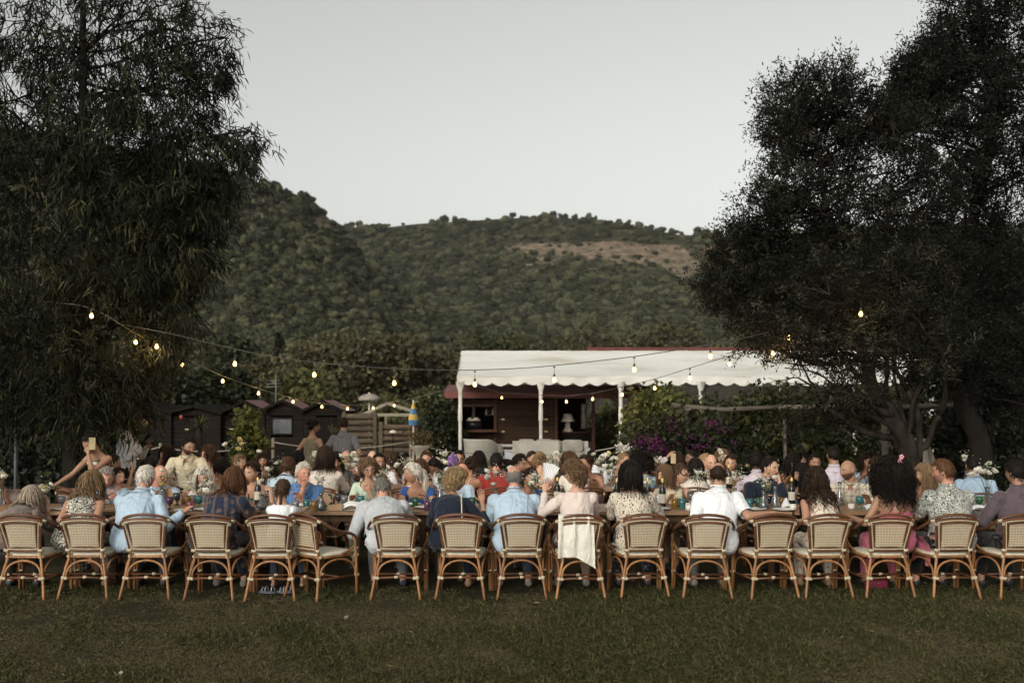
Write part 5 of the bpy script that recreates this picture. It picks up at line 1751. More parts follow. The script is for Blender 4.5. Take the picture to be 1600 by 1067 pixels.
# ---- head surface: canonical (x right, y face, z up), metres
def head_shape(D, female):
    x, y, z = D[:, 0].copy(), D[:, 1].copy(), D[:, 2].copy()
    p = np.stack([x * .0755, y * .097, z * .117], -1)
    lo = np.clip(-p[:, 2] / .117, 0, 1)
    jaw = .40 if female else .30
    p[:, 0] *= 1 - jaw * lo ** 2.0
    back = np.clip(-y, 0, 1)
    p[:, 1] += back * lo ** 1.2 * .050                 # underside of skull tucks forward
    p[:, 1] += np.clip(y, 0, 1) * lo ** 3 * .010
    hi = np.clip(p[:, 2] / .117, 0, 1)
    p[:, 1] -= np.clip(y, 0, 1) * hi ** 2 * .012
    fr = np.clip(y, 0, 1) ** 1.5
    def g(cx, cz, sx, sz): return np.exp(-((np.abs(p[:, 0]) - cx) / sx) ** 2 - ((p[:, 2] - cz) / sz) ** 2) * fr
    p[:, 1] += .006 * g(0, .03, .05, .012) - .0085 * g(.031, .007, .014, .012) + .006 * g(.045, -.022, .018, .02)
    nose = np.exp(-(p[:, 0] / .0115) ** 2) * fr
    prof = np.interp(p[:, 2], [-.058, -.047, -.038, -.02, .012, .03], [0, .010, .025, .016, .006, 0])
    p[:, 1] += nose * prof
    p[:, 1] += .007 * g(0, -.061, .022, .006) + .006 * g(0, -.0725, .019, .006) - .004 * g(0, -.0665, .02, .003) - .004 * g(0, -.084, .02, .006) + .009 * g(0, -.100, .018, .012)
    return p
def head_dirs(seg, rings):
    # columns crowd toward the face
    u = np.linspace(-1, 1, seg + 1)[:-1]
    a = PI * (u - .42 * np.sin(PI * u) / PI * 1.0)
    t = np.linspace(.03, PI - .03, rings)
    return np.stack([np.outer(np.sin(t), np.sin(a)), np.outer(np.sin(t), np.cos(a)), np.outer(np.cos(t), np.ones(seg))], -1).reshape(-1, 3)
_hc = {}
def head_geo(female, hi):
    k = (female, hi)
    if k not in _hc:
        seg, rings = (44, 36) if hi else (26, 22)
        D = head_dirs(seg, rings)
        m = MB()
        p = head_shape(D, female)
        q = grid_quads(rings, seg, True)[:, ::-1]
        m.add(p, q, [(0, seg - 1 - j, 0) for j in range(0)])
        # close the poles
        top = p[:seg].mean(0); bot = p[-seg:].mean(0)
        n0 = len(p)
        m.v[0] = np.vstack([p, top, bot]); m.n += 2
        j = np.arange(seg); kx = (j + 1) % seg
        m.t.append(np.stack([np.full(seg, n0), j, kx], -1)[:, ::-1])
        m.t.append(np.stack([np.full(seg, n0 + 1), (rings - 1) * seg + kx, (rings - 1) * seg + j], -1)[:, ::-1])
        for s in (-1, 1):         # ears
            e = MB().sphere((0, 0, 0), (.008, .019, .031), 8, 7)
            V = np.vstack(e.v)
            V[:, 0] += .010 * (V[:, 1] < 0) * s * .6
            V = V @ np.array([[1, 0, 0], [0, .96, .2], [0, -.2, .96]])
            m.add(V + np.array([s * .0745, -.008, -.006]), np.vstack(e.q))
        _hc[k] = m
    return _hc[k]

def hairline(az, low=0.0):
    return np.interp(az, [0, .55, .95, 1.25, 1.45, 1.75, 2.2, PI], [.074, .072, .058, .022, -.002, -.035 + low, -.070 + low, -.080 + low])

def quat_frame(fwd, up):
    f = np.array(fwd, float); f /= np.linalg.norm(f)
    u = np.array(up, float); u = u - f * np.dot(u, f); u /= np.linalg.norm(u)
    r_ = np.cross(f, u)
    return np.stack([r_, f, u], 1)          # columns right, fwd, up

def ribbons(paths, w0, w1, sides=3, rs=None, widths=None):
    """paths (k,n,3): tapered tubes"""
    k, n = paths.shape[:2]
    T = np.gradient(paths, axis=1); T /= np.linalg.norm(T, axis=2, keepdims=True) + 1e-9
    ref = np.array([.31, .22, .93])
    X = np.cross(T, ref); X /= np.linalg.norm(X, axis=2, keepdims=True) + 1e-9
    Yv = np.cross(T, X)
    tt = np.linspace(0, 1, n)
    w = (w0 * (1 - tt ** 2.2) + w1 * tt ** 2.2)[None, :, None]
    if rs is not None: w = w * rs[:, None, None]
    V = np.zeros((k, n, sides, 3))
    for s in range(sides):
        a = 2 * PI * s / sides
        V[:, :, s] = paths + (X * math.cos(a) + Yv * math.sin(a)) * w
    q0 = grid_quads(n, sides, True)
    q = (q0[None] + (np.arange(k) * n * sides)[:, None, None]).reshape(-1, 4)
    return V.reshape(-1, 3), q

def make_hair(style, C, Rm, female, seed, near, torso, k=1.0):
    """returns V, quads, v attr; C head centre, Rm head frame; torso = (axis points, half widths) for falling hair"""
    r = np.random.default_rng(seed)
    VV, QQ, AA, nn = [], [], [], 0
    def push(V, q, a):
        nonlocal nn
        VV.append(V); QQ.append(q + nn); AA.append(a); nn += len(V)
    seg, rings = (40, 30) if near else (26, 20)
    D = head_dirs(seg, rings)
    p = head_shape(D, female)
    az = np.abs(np.arctan2(D[:, 0], D[:, 1]))
    low = {'short': .012, 'crop': .016, 'fringe': .012, 'longish': 0}.get(style, 0.0)
    hl = hairline(az, low) + .004 * np.sin(D[:, 0] * 40 + seed)
    inreg = p[:, 2] > hl
    thick = {'short': .011, 'crop': .006, 'fringe': .007, 'bob': .020, 'long': .016, 'curly': .030, 'bun': .011, 'pony': .010, 'braid': .010, 'afro': .060, 'bouffant': .024, 'mop': .019, 'bigcurl': .055, 'wavy': .020}.get(style, .012)
    if style == 'fringe':
        inreg &= (p[:, 2] < .050 + .012 * np.sin(az * 3 + seed) + .03 * np.clip(az - 2.2, 0, 1)) & (az > 1.25)
    edge = np.clip((p[:, 2] - hl) / .03, 0, 1)
    nrm = p / (np.linalg.norm(p, axis=1, keepdims=True))
    lump = vnoise(p * k, 42 if style not in ('afro', 'bigcurl', 'curly', 'bouffant', 'mop') else 60, seed)
    off = (.0035 + thick * edge ** .6 * (.85 + .15 * np.clip(D[:, 2], 0, 1))) * (1 + .16 * lump)
    cap = p + nrm * off[:, None]
    q = grid_quads(rings, seg, True)[:, ::-1]
    # top pole fill
    keep = inreg[q].all(1)
    if style not in ('bald', 'scarf'):
        capw = C + (cap * k) @ Rm.T
        a = np.clip(.35 + .22 * vnoise(np.stack([az * 9, p[:, 2] * 20, 0 * az], -1), 1.0, seed + 1), 0, 1)
        push(capw, q[keep], a)
        if style != 'fringe':
            top = capw[:seg].mean(0) + Rm[:, 2] * .001
            j = np.arange(seg)
            push(np.vstack([capw[:seg], top]), np.stack([j, (j + 1) % seg, np.full(seg, seg), np.full(seg, seg)], -1)[:, [1, 0, 2, 3]], np.full(seg + 1, .4))
    # strands
    def roots(n, zmin=-1, azmin=0.0):
        out = []
        while len(out) < n:
            d = r.normal(size=(n * 4, 3)); d /= np.linalg.norm(d, axis=1, keepdims=True)
            pp = head_shape(d, female)
            aa = np.abs(np.arctan2(d[:, 0], d[:, 1]))
            ok = (pp[:, 2] > hairline(aa, low) + .003) & (pp[:, 2] > zmin) & (aa > azmin)
            if style == 'fringe': ok &= (pp[:, 2] < .05) & (aa > 1.25)
            out += list(np.concatenate([pp, d], 1)[ok])
        o = np.array(out[:n])
        return o[:, :3], o[:, 3:]
    def fall(n, length, steps, grav, vol, curl=0.0, cfreq=0.0, w0=.006, w1=.0018, part=None, spread=.3):
        rp_, rd = roots(n)
        crown = np.array([0, -.035, .115])
        pos = C + ((rp_ + rd * thick * .8) * k) @ Rm.T
        tang = rp_ - crown
        tang -= rd * (tang * rd).sum(1, keepdims=True)
        tang /= np.linalg.norm(tang, axis=1, keepdims=True) + 1e-6
        vel = (tang + rd * .25 + r.normal(size=(n, 3)) * spread * .4) @ Rm.T
        L = length * (.75 + .4 * r.random(n)) * k
        # hair rooted at the front and top is longer so that all ends reach one level
        L = L + np.clip(rp_[:, 2] + .02, 0, 1) * .9 * k * (length > .12)
        st = L / steps
        paths = [pos.copy()]
        down = np.array([0, 0, -1.0])
        for i in range(steps):
            vel = vel * (1 - grav) + down * grav + r.normal(size=(n, 3)) * .05
            vel /= np.linalg.norm(vel, axis=1, keepdims=True)
            pos = pos + vel * st[:, None]
            # stay outside the skull
            lc = ((pos - C) @ Rm) / k
            e = lc / np.array([.080 + thick * .8 + vol, .100 + thick * .8 + vol, .122 + thick])
            d = np.linalg.norm(e, axis=1)
            ins = d < 1
            lc[ins] = lc[ins] / d[ins, None]
            # keep the face clear
            face = (lc[:, 1] > .045) & (np.abs(lc[:, 0]) < .066) & (lc[:, 2] < .060)
            lc[face, 0] = np.sign(lc[face, 0] + 1e-6) * .070
            lc[face, 1] = np.minimum(lc[face, 1], .055)
            pos = C + (lc * k) @ Rm.T
            # stay outside neck and torso
            if torso is not None:
                for (a_, b_, rx, ry, tr) in torso:
                    ab = b_ - a_
                    t_ = np.clip(((pos - a_) @ ab) / (ab @ ab), 0, 1)
                    c_ = a_ + t_[:, None] * ab
                    dl = pos - c_
                    lx, ly = dl @ tr[:, 0], dl @ tr[:, 1]
                    dn = np.sqrt((lx / rx) ** 2 + (ly / ry) ** 2)
                    ins = (dn < 1) & (t_ > 0) & (t_ < 1)
                    if ins.any():
                        sc_ = 1 / np.maximum(dn[ins], .15)
                        pos[ins] = c_[ins] + tr[:, 0] * (lx[ins] * np.minimum(sc_, 1.6))[:, None] + tr[:, 1] * (ly[ins] * sc_)[:, None] + tr[:, 2] * (dl[ins] @ tr[:, 2])[:, None]
            paths.append(pos.copy())
        Pth = np.stack(paths, 1)
        if curl > 0:
            tt = np.linspace(0, 1, steps + 1)[None, :]
            ph = r.uniform(0, 6.28, n)[:, None]
            amp = curl * np.clip(tt * 2.5, 0, 1)
            cc = np.cos(cfreq * tt * 6.28 + ph) * amp; ss = np.sin(cfreq * tt * 6.28 + ph) * amp
            Pth = Pth + cc[:, :, None] * Rm[:, 0] + ss[:, :, None] * Rm[:, 1]
        V, q = ribbons(Pth, w0 * k, w1 * k, 3, .7 + .6 * r.random(n))
        av = np.repeat(np.clip(.45 + r.normal(size=n) * .22, 0, 1), (steps + 1) * 3)
        push(V, q, av)
    f = 1.0 if near else .45
    W = 1.0 if near else 1.5
    N = lambda n: max(20, int(n * f))
    st = style
    if st == 'short': fall(N(240), .035, 3, .15, 0, 0, 0, .0045 * W, .0012, spread=.6)
    elif st == 'crop': fall(N(160), .016, 2, .05, 0, 0, 0, .0040 * W, .0012, spread=.9)
    elif st == 'fringe': fall(N(150), .022, 2, .35, 0, 0, 0, .0040 * W, .0012, spread=.3)
    elif st == 'mop': fall(N(320), .05, 4, .24, .002, .006, .8, .0050 * W, .0013, spread=.8)
    elif st == 'bob': fall(N(420), .16, 7, .40, .005, .003, .6, .0050 * W, .0014)
    elif st == 'wavy': fall(N(400), .20, 8, .38, .006, .010, 1.0, .0052 * W, .0014)
    elif st == 'bouffant': fall(N(420), .075, 6, .24, .010, .010, 1.1, .0055 * W, .0014, spread=.7)
    elif st == 'long': fall(N(420), .33, 10, .44, .003, .004, .7, .0050 * W, .0014)
    elif st == 'curly': fall(N(420), .38, 15, .38, .008, .013, 3.6, .0050 * W, .0013)
    elif st == 'bigcurl': fall(N(520), .29, 15, .26, .045, .018, 3.4, .0055 * W, .0014, spread=1.2)
    elif st == 'afro': fall(N(420), .06, 6, .05, .03, .012, 1.8, .0075 * W, .0024, spread=1.4)
    elif st in ('bun', 'pony', 'braid'):
        fall(N(150), .05, 3, .1, 0, 0, 0, .0045 * W, .0015, spread=.15)
        c0 = C + Rm @ (np.array([0, -.098, .045 if st != 'pony' else .02]) * k)
        if st == 'bun':
            n = N(70)
            th = r.uniform(0, 6.28, n); ph = r.uniform(-1, 1, n)
            ts = np.linspace(0, 2.2, 9)
            rad = .036 * k
            paths = []
            for a, b in zip(th, ph):
                ax = r.normal(size=3); ax /= np.linalg.norm(ax)
                u = np.cross(ax, r.normal(size=3)); u /= np.linalg.norm(u); w = np.cross(ax, u)
                paths.append([c0 + (u * math.cos(a + t) + w * math.sin(a + t)) * rad * (1 + .2 * b) for t in ts])
            V, q = ribbons(np.array(paths), .007 * k * W, .003 * k, 3)
            push(V, q, np.repeat(np.clip(.4 + r.normal(size=n) * .2, 0, 1), 27))
            sp = MB().sphere(c0, .034 * k, 10, 8)
            push(np.vstack(sp.v), np.vstack(sp.q), np.full(len(np.vstack(sp.v)), .3))
        elif st == 'pony':
            n = N(80); steps = 9
            pos = np.repeat(c0[None], n, 0) + r.normal(size=(n, 3)) * .012
            vel = np.repeat((Rm @ np.array([0, -1, .15]))[None], n, 0) + r.normal(size=(n, 3)) * .18
            paths = [pos.copy()]
            for i in range(steps):
                vel = vel * .55 + np.array([0, 0, -.45]) + r.normal(size=(n, 3)) * .03
                vel /= np.linalg.norm(vel, axis=1, keepdims=True)
                pos = pos + vel * .028 * k
                paths.append(pos.copy())
            V, q = ribbons(np.stack(paths, 1), .0065 * k * W, .002, 3)
            push(V, q, np.repeat(np.clip(.5 + r.normal(size=n) * .2, 0, 1), (steps + 1) * 3))
        else:
            n = 12
            c0 = C + Rm @ (np.array([0, -.088, -.045]) * k)
            down = np.array([0, 0, -1.0]) + Rm @ np.array([0, -.10, 0])
            for i in range(n):
                for s in (-1, 1):
                    cc = c0 + down * (.021 * i * k) + Rm[:, 0] * s * .009 * k * (1 - i / 20)
                    sp = MB().sphere((0, 0, 0), (.013 * k, .012 * k, .017 * k), 7, 6)
                    V = np.vstack(sp.v) * (1 - i / 30)
                    a = .5 * s
                    V = V @ np.array([[math.cos(a), 0, -math.sin(a)], [0, 1, 0], [math.sin(a), 0, math.cos(a)]])
                    push(V @ Rm.T + cc, np.vstack(sp.q), np.full(len(V), .35 + .2 * (i % 2)))
            tip = c0 + down * (.021 * n * k)
            V, q = ribbons(np.array([[tip + r.normal(size=3) * .004, tip + down * .02 + r.normal(size=3) * .006, tip + down * .05 + r.normal(size=3) * .012] for _ in range(14)]), .004, .001, 3)
            push(V, q, np.full(len(V), .5))
    if not VV: return None
    return np.vstack(VV), np.vstack(QQ), np.concatenate(AA)

def hand_geo(W, d, n, side, k, curl):
    """palm and five fingers; W wrist, d forward, n palm normal; side +1 right hand, -1 left"""
    d = d / np.linalg.norm(d)
    n = n - d * np.dot(n, d); n = n / (np.linalg.norm(n) + 1e-9)
    s = np.cross(d, n) * 1.0
    th = s * (1 if np.dot(s, np.array([-side, 0, 0])) >= 0 else -1)     # thumb side: toward the body
    m = MB()
    pal = []
    for t, w, h in ((-.02, .024, .020), (.01, .027, .019), (.035, .036, .016), (.065, .041, .0145), (.085, .040, .012), (.092, .030, .008)):
        a = np.arange(10) * 2 * PI / 10
        pal.append(W + d * t * k + np.outer(np.cos(a) * w * k, th) + np.outer(np.sin(a) * h * k, n))
    m.add(np.vstack(pal), grid_quads(6, 10, True))
    def finger(base, dir_, L, r0, c):
        pts = [base]; dd = dir_.copy()
        for q, fr_ in enumerate((.45, .32, .23)):
            ang = c * (.7 + .4 * q)
            dd = dd * math.cos(ang) + n * math.sin(ang)
            dd /= np.linalg.norm(dd)
            pts.append(pts[-1] + dd * L * fr_)
        m.tube(pts, np.array([1, .95, .85, .6]) * r0, 6)
    for i, (off, L) in enumerate(((.028, .070), (.0095, .079), (-.0095, .074), (-.028, .058))):
        finger(W + d * .083 * k + th * off * k, d + th * off * 3.0, L * k, .0082 * k, curl)
    finger(W + d * .025 * k + th * .024 * k, d * .75 + th * .75 + n * .2, .062 * k, .0095 * k, curl * .5)
    return m

def ik(S, T, l1, l2, pole):
    v = T - S; L = np.linalg.norm(v)
    mx = (l1 + l2) * .985
    if L > mx: T = S + v / L * mx; v = T - S; L = mx
    a = math.acos(np.clip((l1 * l1 + L * L - l2 * l2) / (2 * l1 * L), -1, 1))
    u = v / L
    p = pole - u * np.dot(pole, u); p /= np.linalg.norm(p) + 1e-9
    return S + u * l1 * math.cos(a) + p * l1 * math.sin(a), T

ZN = dict(torso=0, neck=1, ual=2, fal=3, uar=4, far=5, thigh=6, shin=7, foot=8)

def person_geo(q, quick=False):
    """skeleton of one person in local coordinates (facing +Y, origin on the ground under the hips)"""
    k = q['k']; fem = q['sex'] == 'f'; b = q.get('build', 1.0)
    sit = q.get('pose', 'sit') == 'sit'
    hipz = .535 if sit else .90 * k
    lean, side = R(q['lean']), R(q.get('side', 0))
    tw = R(q.get('twist', 0))
    H = np.array([0, 0, hipz])
    # spine
    us = np.linspace(0, 1, 9)
    TL = .515 * k
    pts = [H]
    for i in range(1, 9):
        a = lean * (.72 + .55 * us[i])
        a2 = side
        d = np.array([math.sin(a2) * math.cos(a), math.sin(a) * math.cos(a2), math.cos(a) * math.cos(a2)])
        pts.append(pts[-1] + d * TL / 8)
    sp = np.array(pts)
    rt = np.array([math.cos(tw), -math.sin(tw), 0.0])
    T = np.gradient(sp, axis=0); T /= np.linalg.norm(T, axis=1, keepdims=True)
    sw = (.168 if fem else .196) * k * b          # shoulder half width
    sh = sp[7] - T[7] * .012
    aw = np.interp(us, [0, .15, .35, .6, .8, .9, 1], [.172, .168, .138, .152, .160, .125, .062] if fem else [.165, .165, .155, .175, .182, .140, .066]) * k * b
    ad = np.interp(us, [0, .15, .35, .6, .8, .9, 1], [.118, .118, .098, .112, .100, .078, .058] if fem else [.115, .122, .118, .122, .108, .085, .062]) * k * b
    src = MB(); tags = []
    def addt(pts_, ra, rb, right, zone, t0=0., t1=1., sides=14):
        if quick: return
        pts_ = np.array(pts_); n = len(pts_)
        Tn = np.gradient(pts_, axis=0); Tn /= np.linalg.norm(Tn, axis=1, keepdims=True)
        V = []
        a = np.arange(sides) * 2 * PI / sides
        for i in range(n):
            x = right - Tn[i] * np.dot(right, Tn[i]); x /= np.linalg.norm(x) + 1e-9
            y = np.cross(Tn[i], x)
            V.append(pts_[i] + np.outer(np.cos(a) * ra[i], x) + np.outer(np.sin(a) * rb[i], y))
        V = np.vstack(V + [pts_[:1], pts_[-1:]])
        qd = grid_quads(n, sides, True)
        j = np.arange(sides); kx = (j + 1) % sides
        tr = np.vstack([np.stack([np.full(sides, n * sides), kx, j], -1), np.stack([np.full(sides, n * sides + 1), (n - 1) * sides + j, (n - 1) * sides + kx], -1)])
        src.add(V, qd, tr)
        tt = np.linspace(t0, t1, n)
        tg = np.concatenate([np.repeat(tt, sides), [t0, t1]])
        tags.append(np.stack([np.full(len(tg), ZN[zone]), tg], -1))
    def ball(c, r_, zone, t):
        s_ = MB().sphere(c, r_, 12, 8)
        V = np.vstack(s_.v)
        src.add(V, np.vstack(s_.q))
        tags.append(np.stack([np.full(len(V), ZN[zone]), np.full(len(V), t)], -1))
    sp2 = np.vstack([sp[0] - T[0] * .07 * k, sp])
    addt(sp2, np.concatenate([[aw[0] * .75], aw]), np.concatenate([[ad[0] * .75], ad]), rt, 'torso', -.12, 1.0)
    # head
    N = sp[8]
    hyaw = R(q['head'] - q['yaw']); hp = R(q.get('nod', 8)); hr = R(q.get('tilt', 0))
    fw = np.array([math.sin(hyaw) * math.cos(hp), math.cos(hyaw) * math.cos(hp), -math.sin(hp)])
    upv = np.array([math.sin(hr), 0, 1.0])
    Rm = quat_frame(fw, upv)
    nd = T[8] * .6 + np.array([0, 0, .5]); nd /= np.linalg.norm(nd)
    hk = k ** .55 * q.get('hk', 1.0)
    C = N + nd * .085 * k + Rm[:, 2] * .085 * hk + Rm[:, 1] * .022
    if quick: return dict(C=C, hk=hk)
    nb = C - Rm[:, 2] * .055 * hk - Rm[:, 1] * .030
    nr = (.049 if fem else .058) * k ** .6
    addt([N - T[8] * .05, N + (nb - N) * .35, N + (nb - N) * .7, nb], [nr * 1.35, nr * 1.05, nr, nr], [nr * 1.3, nr * 1.05, nr, nr], rt, 'neck')
    # arms
    l1, l2 = .29 * k, .255 * k
    ar = (.040 if fem else .047) * k * (.5 + .5 * b)
    arms = {}
    for s, key, za, zf in ((-1, 'L', 'ual', 'fal'), (1, 'R', 'uar', 'far')):
        S = sh + rt * s * sw * .90 - T[7] * .015
        t = q.get(key, 'table')
        if isinstance(t, str):
            t = {'table': (s * .17, .47, .815), 'table2': (s * .10, .52, .815), 'lap': (s * .09, .30, .66), 'rest': (s * .285, .17, .69), 'down': (s * (sw + .05), .02, hipz - .02), 'face': None, 'cross': (-s * .02, .42, .82), 'side': (s * .24, .25, .70)}[t]
            if t is None: t = C + Rm[:, 1] * .115 - Rm[:, 2] * .115 + Rm[:, 0] * s * .045 - np.array([0, 0, .03])
            t = np.array(t)
            if q.get(key, 'table') in ('table', 'table2', 'cross') : t = t + np.array([0, max(0, sp[7][1] - .08) * .5, 0])
        elif t[0] == 'h':   # relative to the head
            t = C + Rm @ np.array(t[1:])
        t = np.array(t, float)
        pole = np.array(q.get('pole' + key, (s * .42, -.40, -1.0)), float)
        E, W = ik(S, t, l1, l2, pole)
        tt = np.linspace(0, 1, 6)[:, None]
        addt(S * (1 - tt) + E * tt, ar * np.array([1.22, 1.18, 1.08, 1.0, .93, .88]), ar * np.array([1.22, 1.18, 1.08, 1.0, .93, .88]), np.array([1.0, .1, .2]), za, 0, 1, 10)
        addt(E * (1 - tt) + W * tt, ar * np.array([.88, .93, .88, .78, .68, .62]), ar * np.array([.88, .93, .88, .76, .62, .52]), np.array([1.0, .1, .2]), zf, 0, 1, 10)
        ball(S, ar * 1.30, za, 0.0); ball(E, ar * .90, za, 1.0)
        hd = (W - E) / np.linalg.norm(W - E)
        pn = np.array([0, 0, -1.0]) if abs(hd[2]) < .75 else np.array([0, 1.0, 0]) * (-1 if hd[2] > 0 else 1)
        if q.get(key) == 'face' or (isinstance(q.get(key), tuple) and q.get(key)[0] == 'h'): pn = C - W
        arms[key] = (W, hd, pn, s)
    # legs
    hw = .095 * k * b
    lr = (.078 if fem else .080) * k * b
    feet = []
    for s in (-1, 1):
        h0 = H + np.array([s * hw, .0, -.02])
        if sit:
            kn = np.array([s * (.11 + q.get('knees', .03)), .44 * k, .50]); an = np.array([s * (.12 + q.get('knees', .03)), .42 * k + q.get('feet', 0), .085])
        else:
            kn = np.array([s * .10, .03, .49 * k]); an = np.array([s * .10, -.02, .085])
        tt = np.linspace(0, 1, 6)[:, None]
        addt(h0 * (1 - tt) + kn * tt, lr * np.array([1.15, 1.12, 1.02, .90, .78, .70]), lr * np.array([1.1, 1.1, 1.0, .88, .76, .70]), np.array([1.0, 0, 0.1]), 'thigh', 0, 1, 11)
        addt(kn * (1 - tt) + an * tt, lr * np.array([.70, .72, .70, .60, .48, .44]), lr * np.array([.70, .72, .70, .60, .48, .44]), np.array([1.0, 0, 0.1]), 'shin', 0, 1, 11)
        ball(kn, lr * .72, 'thigh', 1.0)
        fo = [an + np.array([0, -.045, -.045]), an + np.array([0, .02, -.040]), an + np.array([s * .01, .10, -.055]), an + np.array([s * .015, .17, -.062])]
        addt(fo, np.array([.032, .040, .044, .030]) * k, np.array([.034, .042, .030, .018]) * k, np.array([1.0, 0, 0]), 'foot', 0, 1, 10)
        feet.append(an)
    tor = []
    tr = np.stack([rt, np.cross(T[4], rt), T[4]], 1)
    tor.append((sp[2], sp[8] + T[8] * .0, sw * 1.02, ad[5] + .035, tr))
    return dict(src=src, tags=np.vstack(tags), C=C, Rm=Rm, hk=hk, arms=arms, sp=sp, T=T, rt=rt, aw=aw, ad=ad, sh=sh, sw=sw, tor=tor, N=N, nr=nr, feet=feet, ar=ar)

def head_top(q):
    g = person_geo(q, True)
    return g['C'] + np.array([0, 0, 1.0]) * (.117 * g['hk'] + q.get('hairtop', .016))

PEOPLE = []
def person(label, px, top, Y, yaw=0, head=None, sex='f', k=1.0, skin='fair', hair='dbrown', style='short', topw='white', neck=.95, sleeve=1.6, bottom='denim', legs=1.9, shoes=SHOE_D, near=False, chair=None, **kw):
    """px, top: where the crown of the head shows in the photograph; Y: depth of the hips in metres"""
    q = dict(label=label, px=px, top=top, Y=Y, yaw=yaw, head=yaw if head is None else head, sex=sex, k=k, skin=skin, hair=hair, style=style, topw=topw, neck=neck, sleeve=sleeve, bottom=bottom, legs=legs, shoes=shoes, near=near, chair=chair, **kw)
    q.setdefault('hairtop', {'afro': .075, 'bigcurl': .06, 'bouffant': .04, 'curly': .035, 'mop': .032, 'bald': 0.0, 'fringe': .004, 'crop': .008}.get(style, .02))
    fixed = 'lean' in kw
    q.setdefault('lean', 8)
    a = R(yaw)
    Rz = np.array([[math.cos(a), math.sin(a), 0], [-math.sin(a), math.cos(a), 0], [0, 0, 1]])   # local +Y -> (sin a, cos a)
    for it in range(3):
        h = head_top(q); w = Rz @ h
        Yh = Y + w[1]
        zt_ = CZ + (HY - top) / F * Yh
        if fixed:
            q['k'] *= float(np.clip(zt_ / h[2], .85, 1.15)) if it == 0 and q.get('pose') == 'stand' else 1.0
        else:
            lo, hi = 2.0, 62.0
            for _ in range(12):
                q['lean'] = (lo + hi) / 2
                if head_top(q)[2] > zt_: lo = q['lean']
                else: hi = q['lean']
            if q['lean'] < 2.6 and it == 0:       # taller than the default build
                h = head_top(q)
                q['k'] *= float(np.clip((zt_ - .535) / (h[2] - .535), 1.0, 1.14))
    h = head_top(q); w = Rz @ h
    q['loc'] = np.array([(px - 800) / F * (Y + w[1]) - w[0], Y, 0.0])
    q['Rz'] = Rz
    PEOPLE.append(q)
    return q

def build_people():
    geos, objs = [], []
    for i, q in enumerate(PEOPLE):
        g = person_geo(q); geos.append(g)
        o = bpy.data.objects.new('tmp_body', g['src'].mesh('tmp_body'))
        COL.objects.link(o)
        m = o.modifiers.new('r', 'REMESH'); m.mode = 'VOXEL'; m.voxel_size = .0135 if q['near'] else .0185
        m.use_smooth_shade = True
        s = o.modifiers.new('s', 'SMOOTH'); s.factor = .5; s.iterations = 5 if q['near'] else 3
        objs.append(o)
    dg = bpy.context.evaluated_depsgraph_get()
    for i, (q, g, o) in enumerate(zip(PEOPLE, geos, objs)):
        me = bpy.data.meshes.new_from_object(o.evaluated_get(dg))
        nv = len(me.vertices)
        V = np.zeros(nv * 3, dtype=np.float32); me.vertices.foreach_get('co', V); V = V.reshape(-1, 3).astype(float)
        Nn = np.zeros(nv * 3, dtype=np.float32); me.vertices.foreach_get('normal', Nn); Nn = Nn.reshape(-1, 3).astype(float)
        lp = np.zeros(len(me.loops), dtype=np.int32); me.loops.foreach_get('vertex_index', lp)
        faces = lp.reshape(-1, 4)
        bpy.data.meshes.remove(me)
        SV = np.vstack(g['src'].v)
        d2 = (V ** 2).sum(1)[:, None].astype(np.float32) + (SV ** 2).sum(1)[None].astype(np.float32) - 2 * (V.astype(np.float32) @ SV.T.astype(np.float32))
        near_i = np.argmin(d2, 1)
        tg = g['tags'][near_i]
        zone, t = tg[:, 0].astype(int), tg[:, 1]
        finish_person(i, q, g, V, Nn, faces, zone, t)
    for o in objs:
        me = o.data
        bpy.data.objects.remove(o); bpy.data.meshes.remove(me)

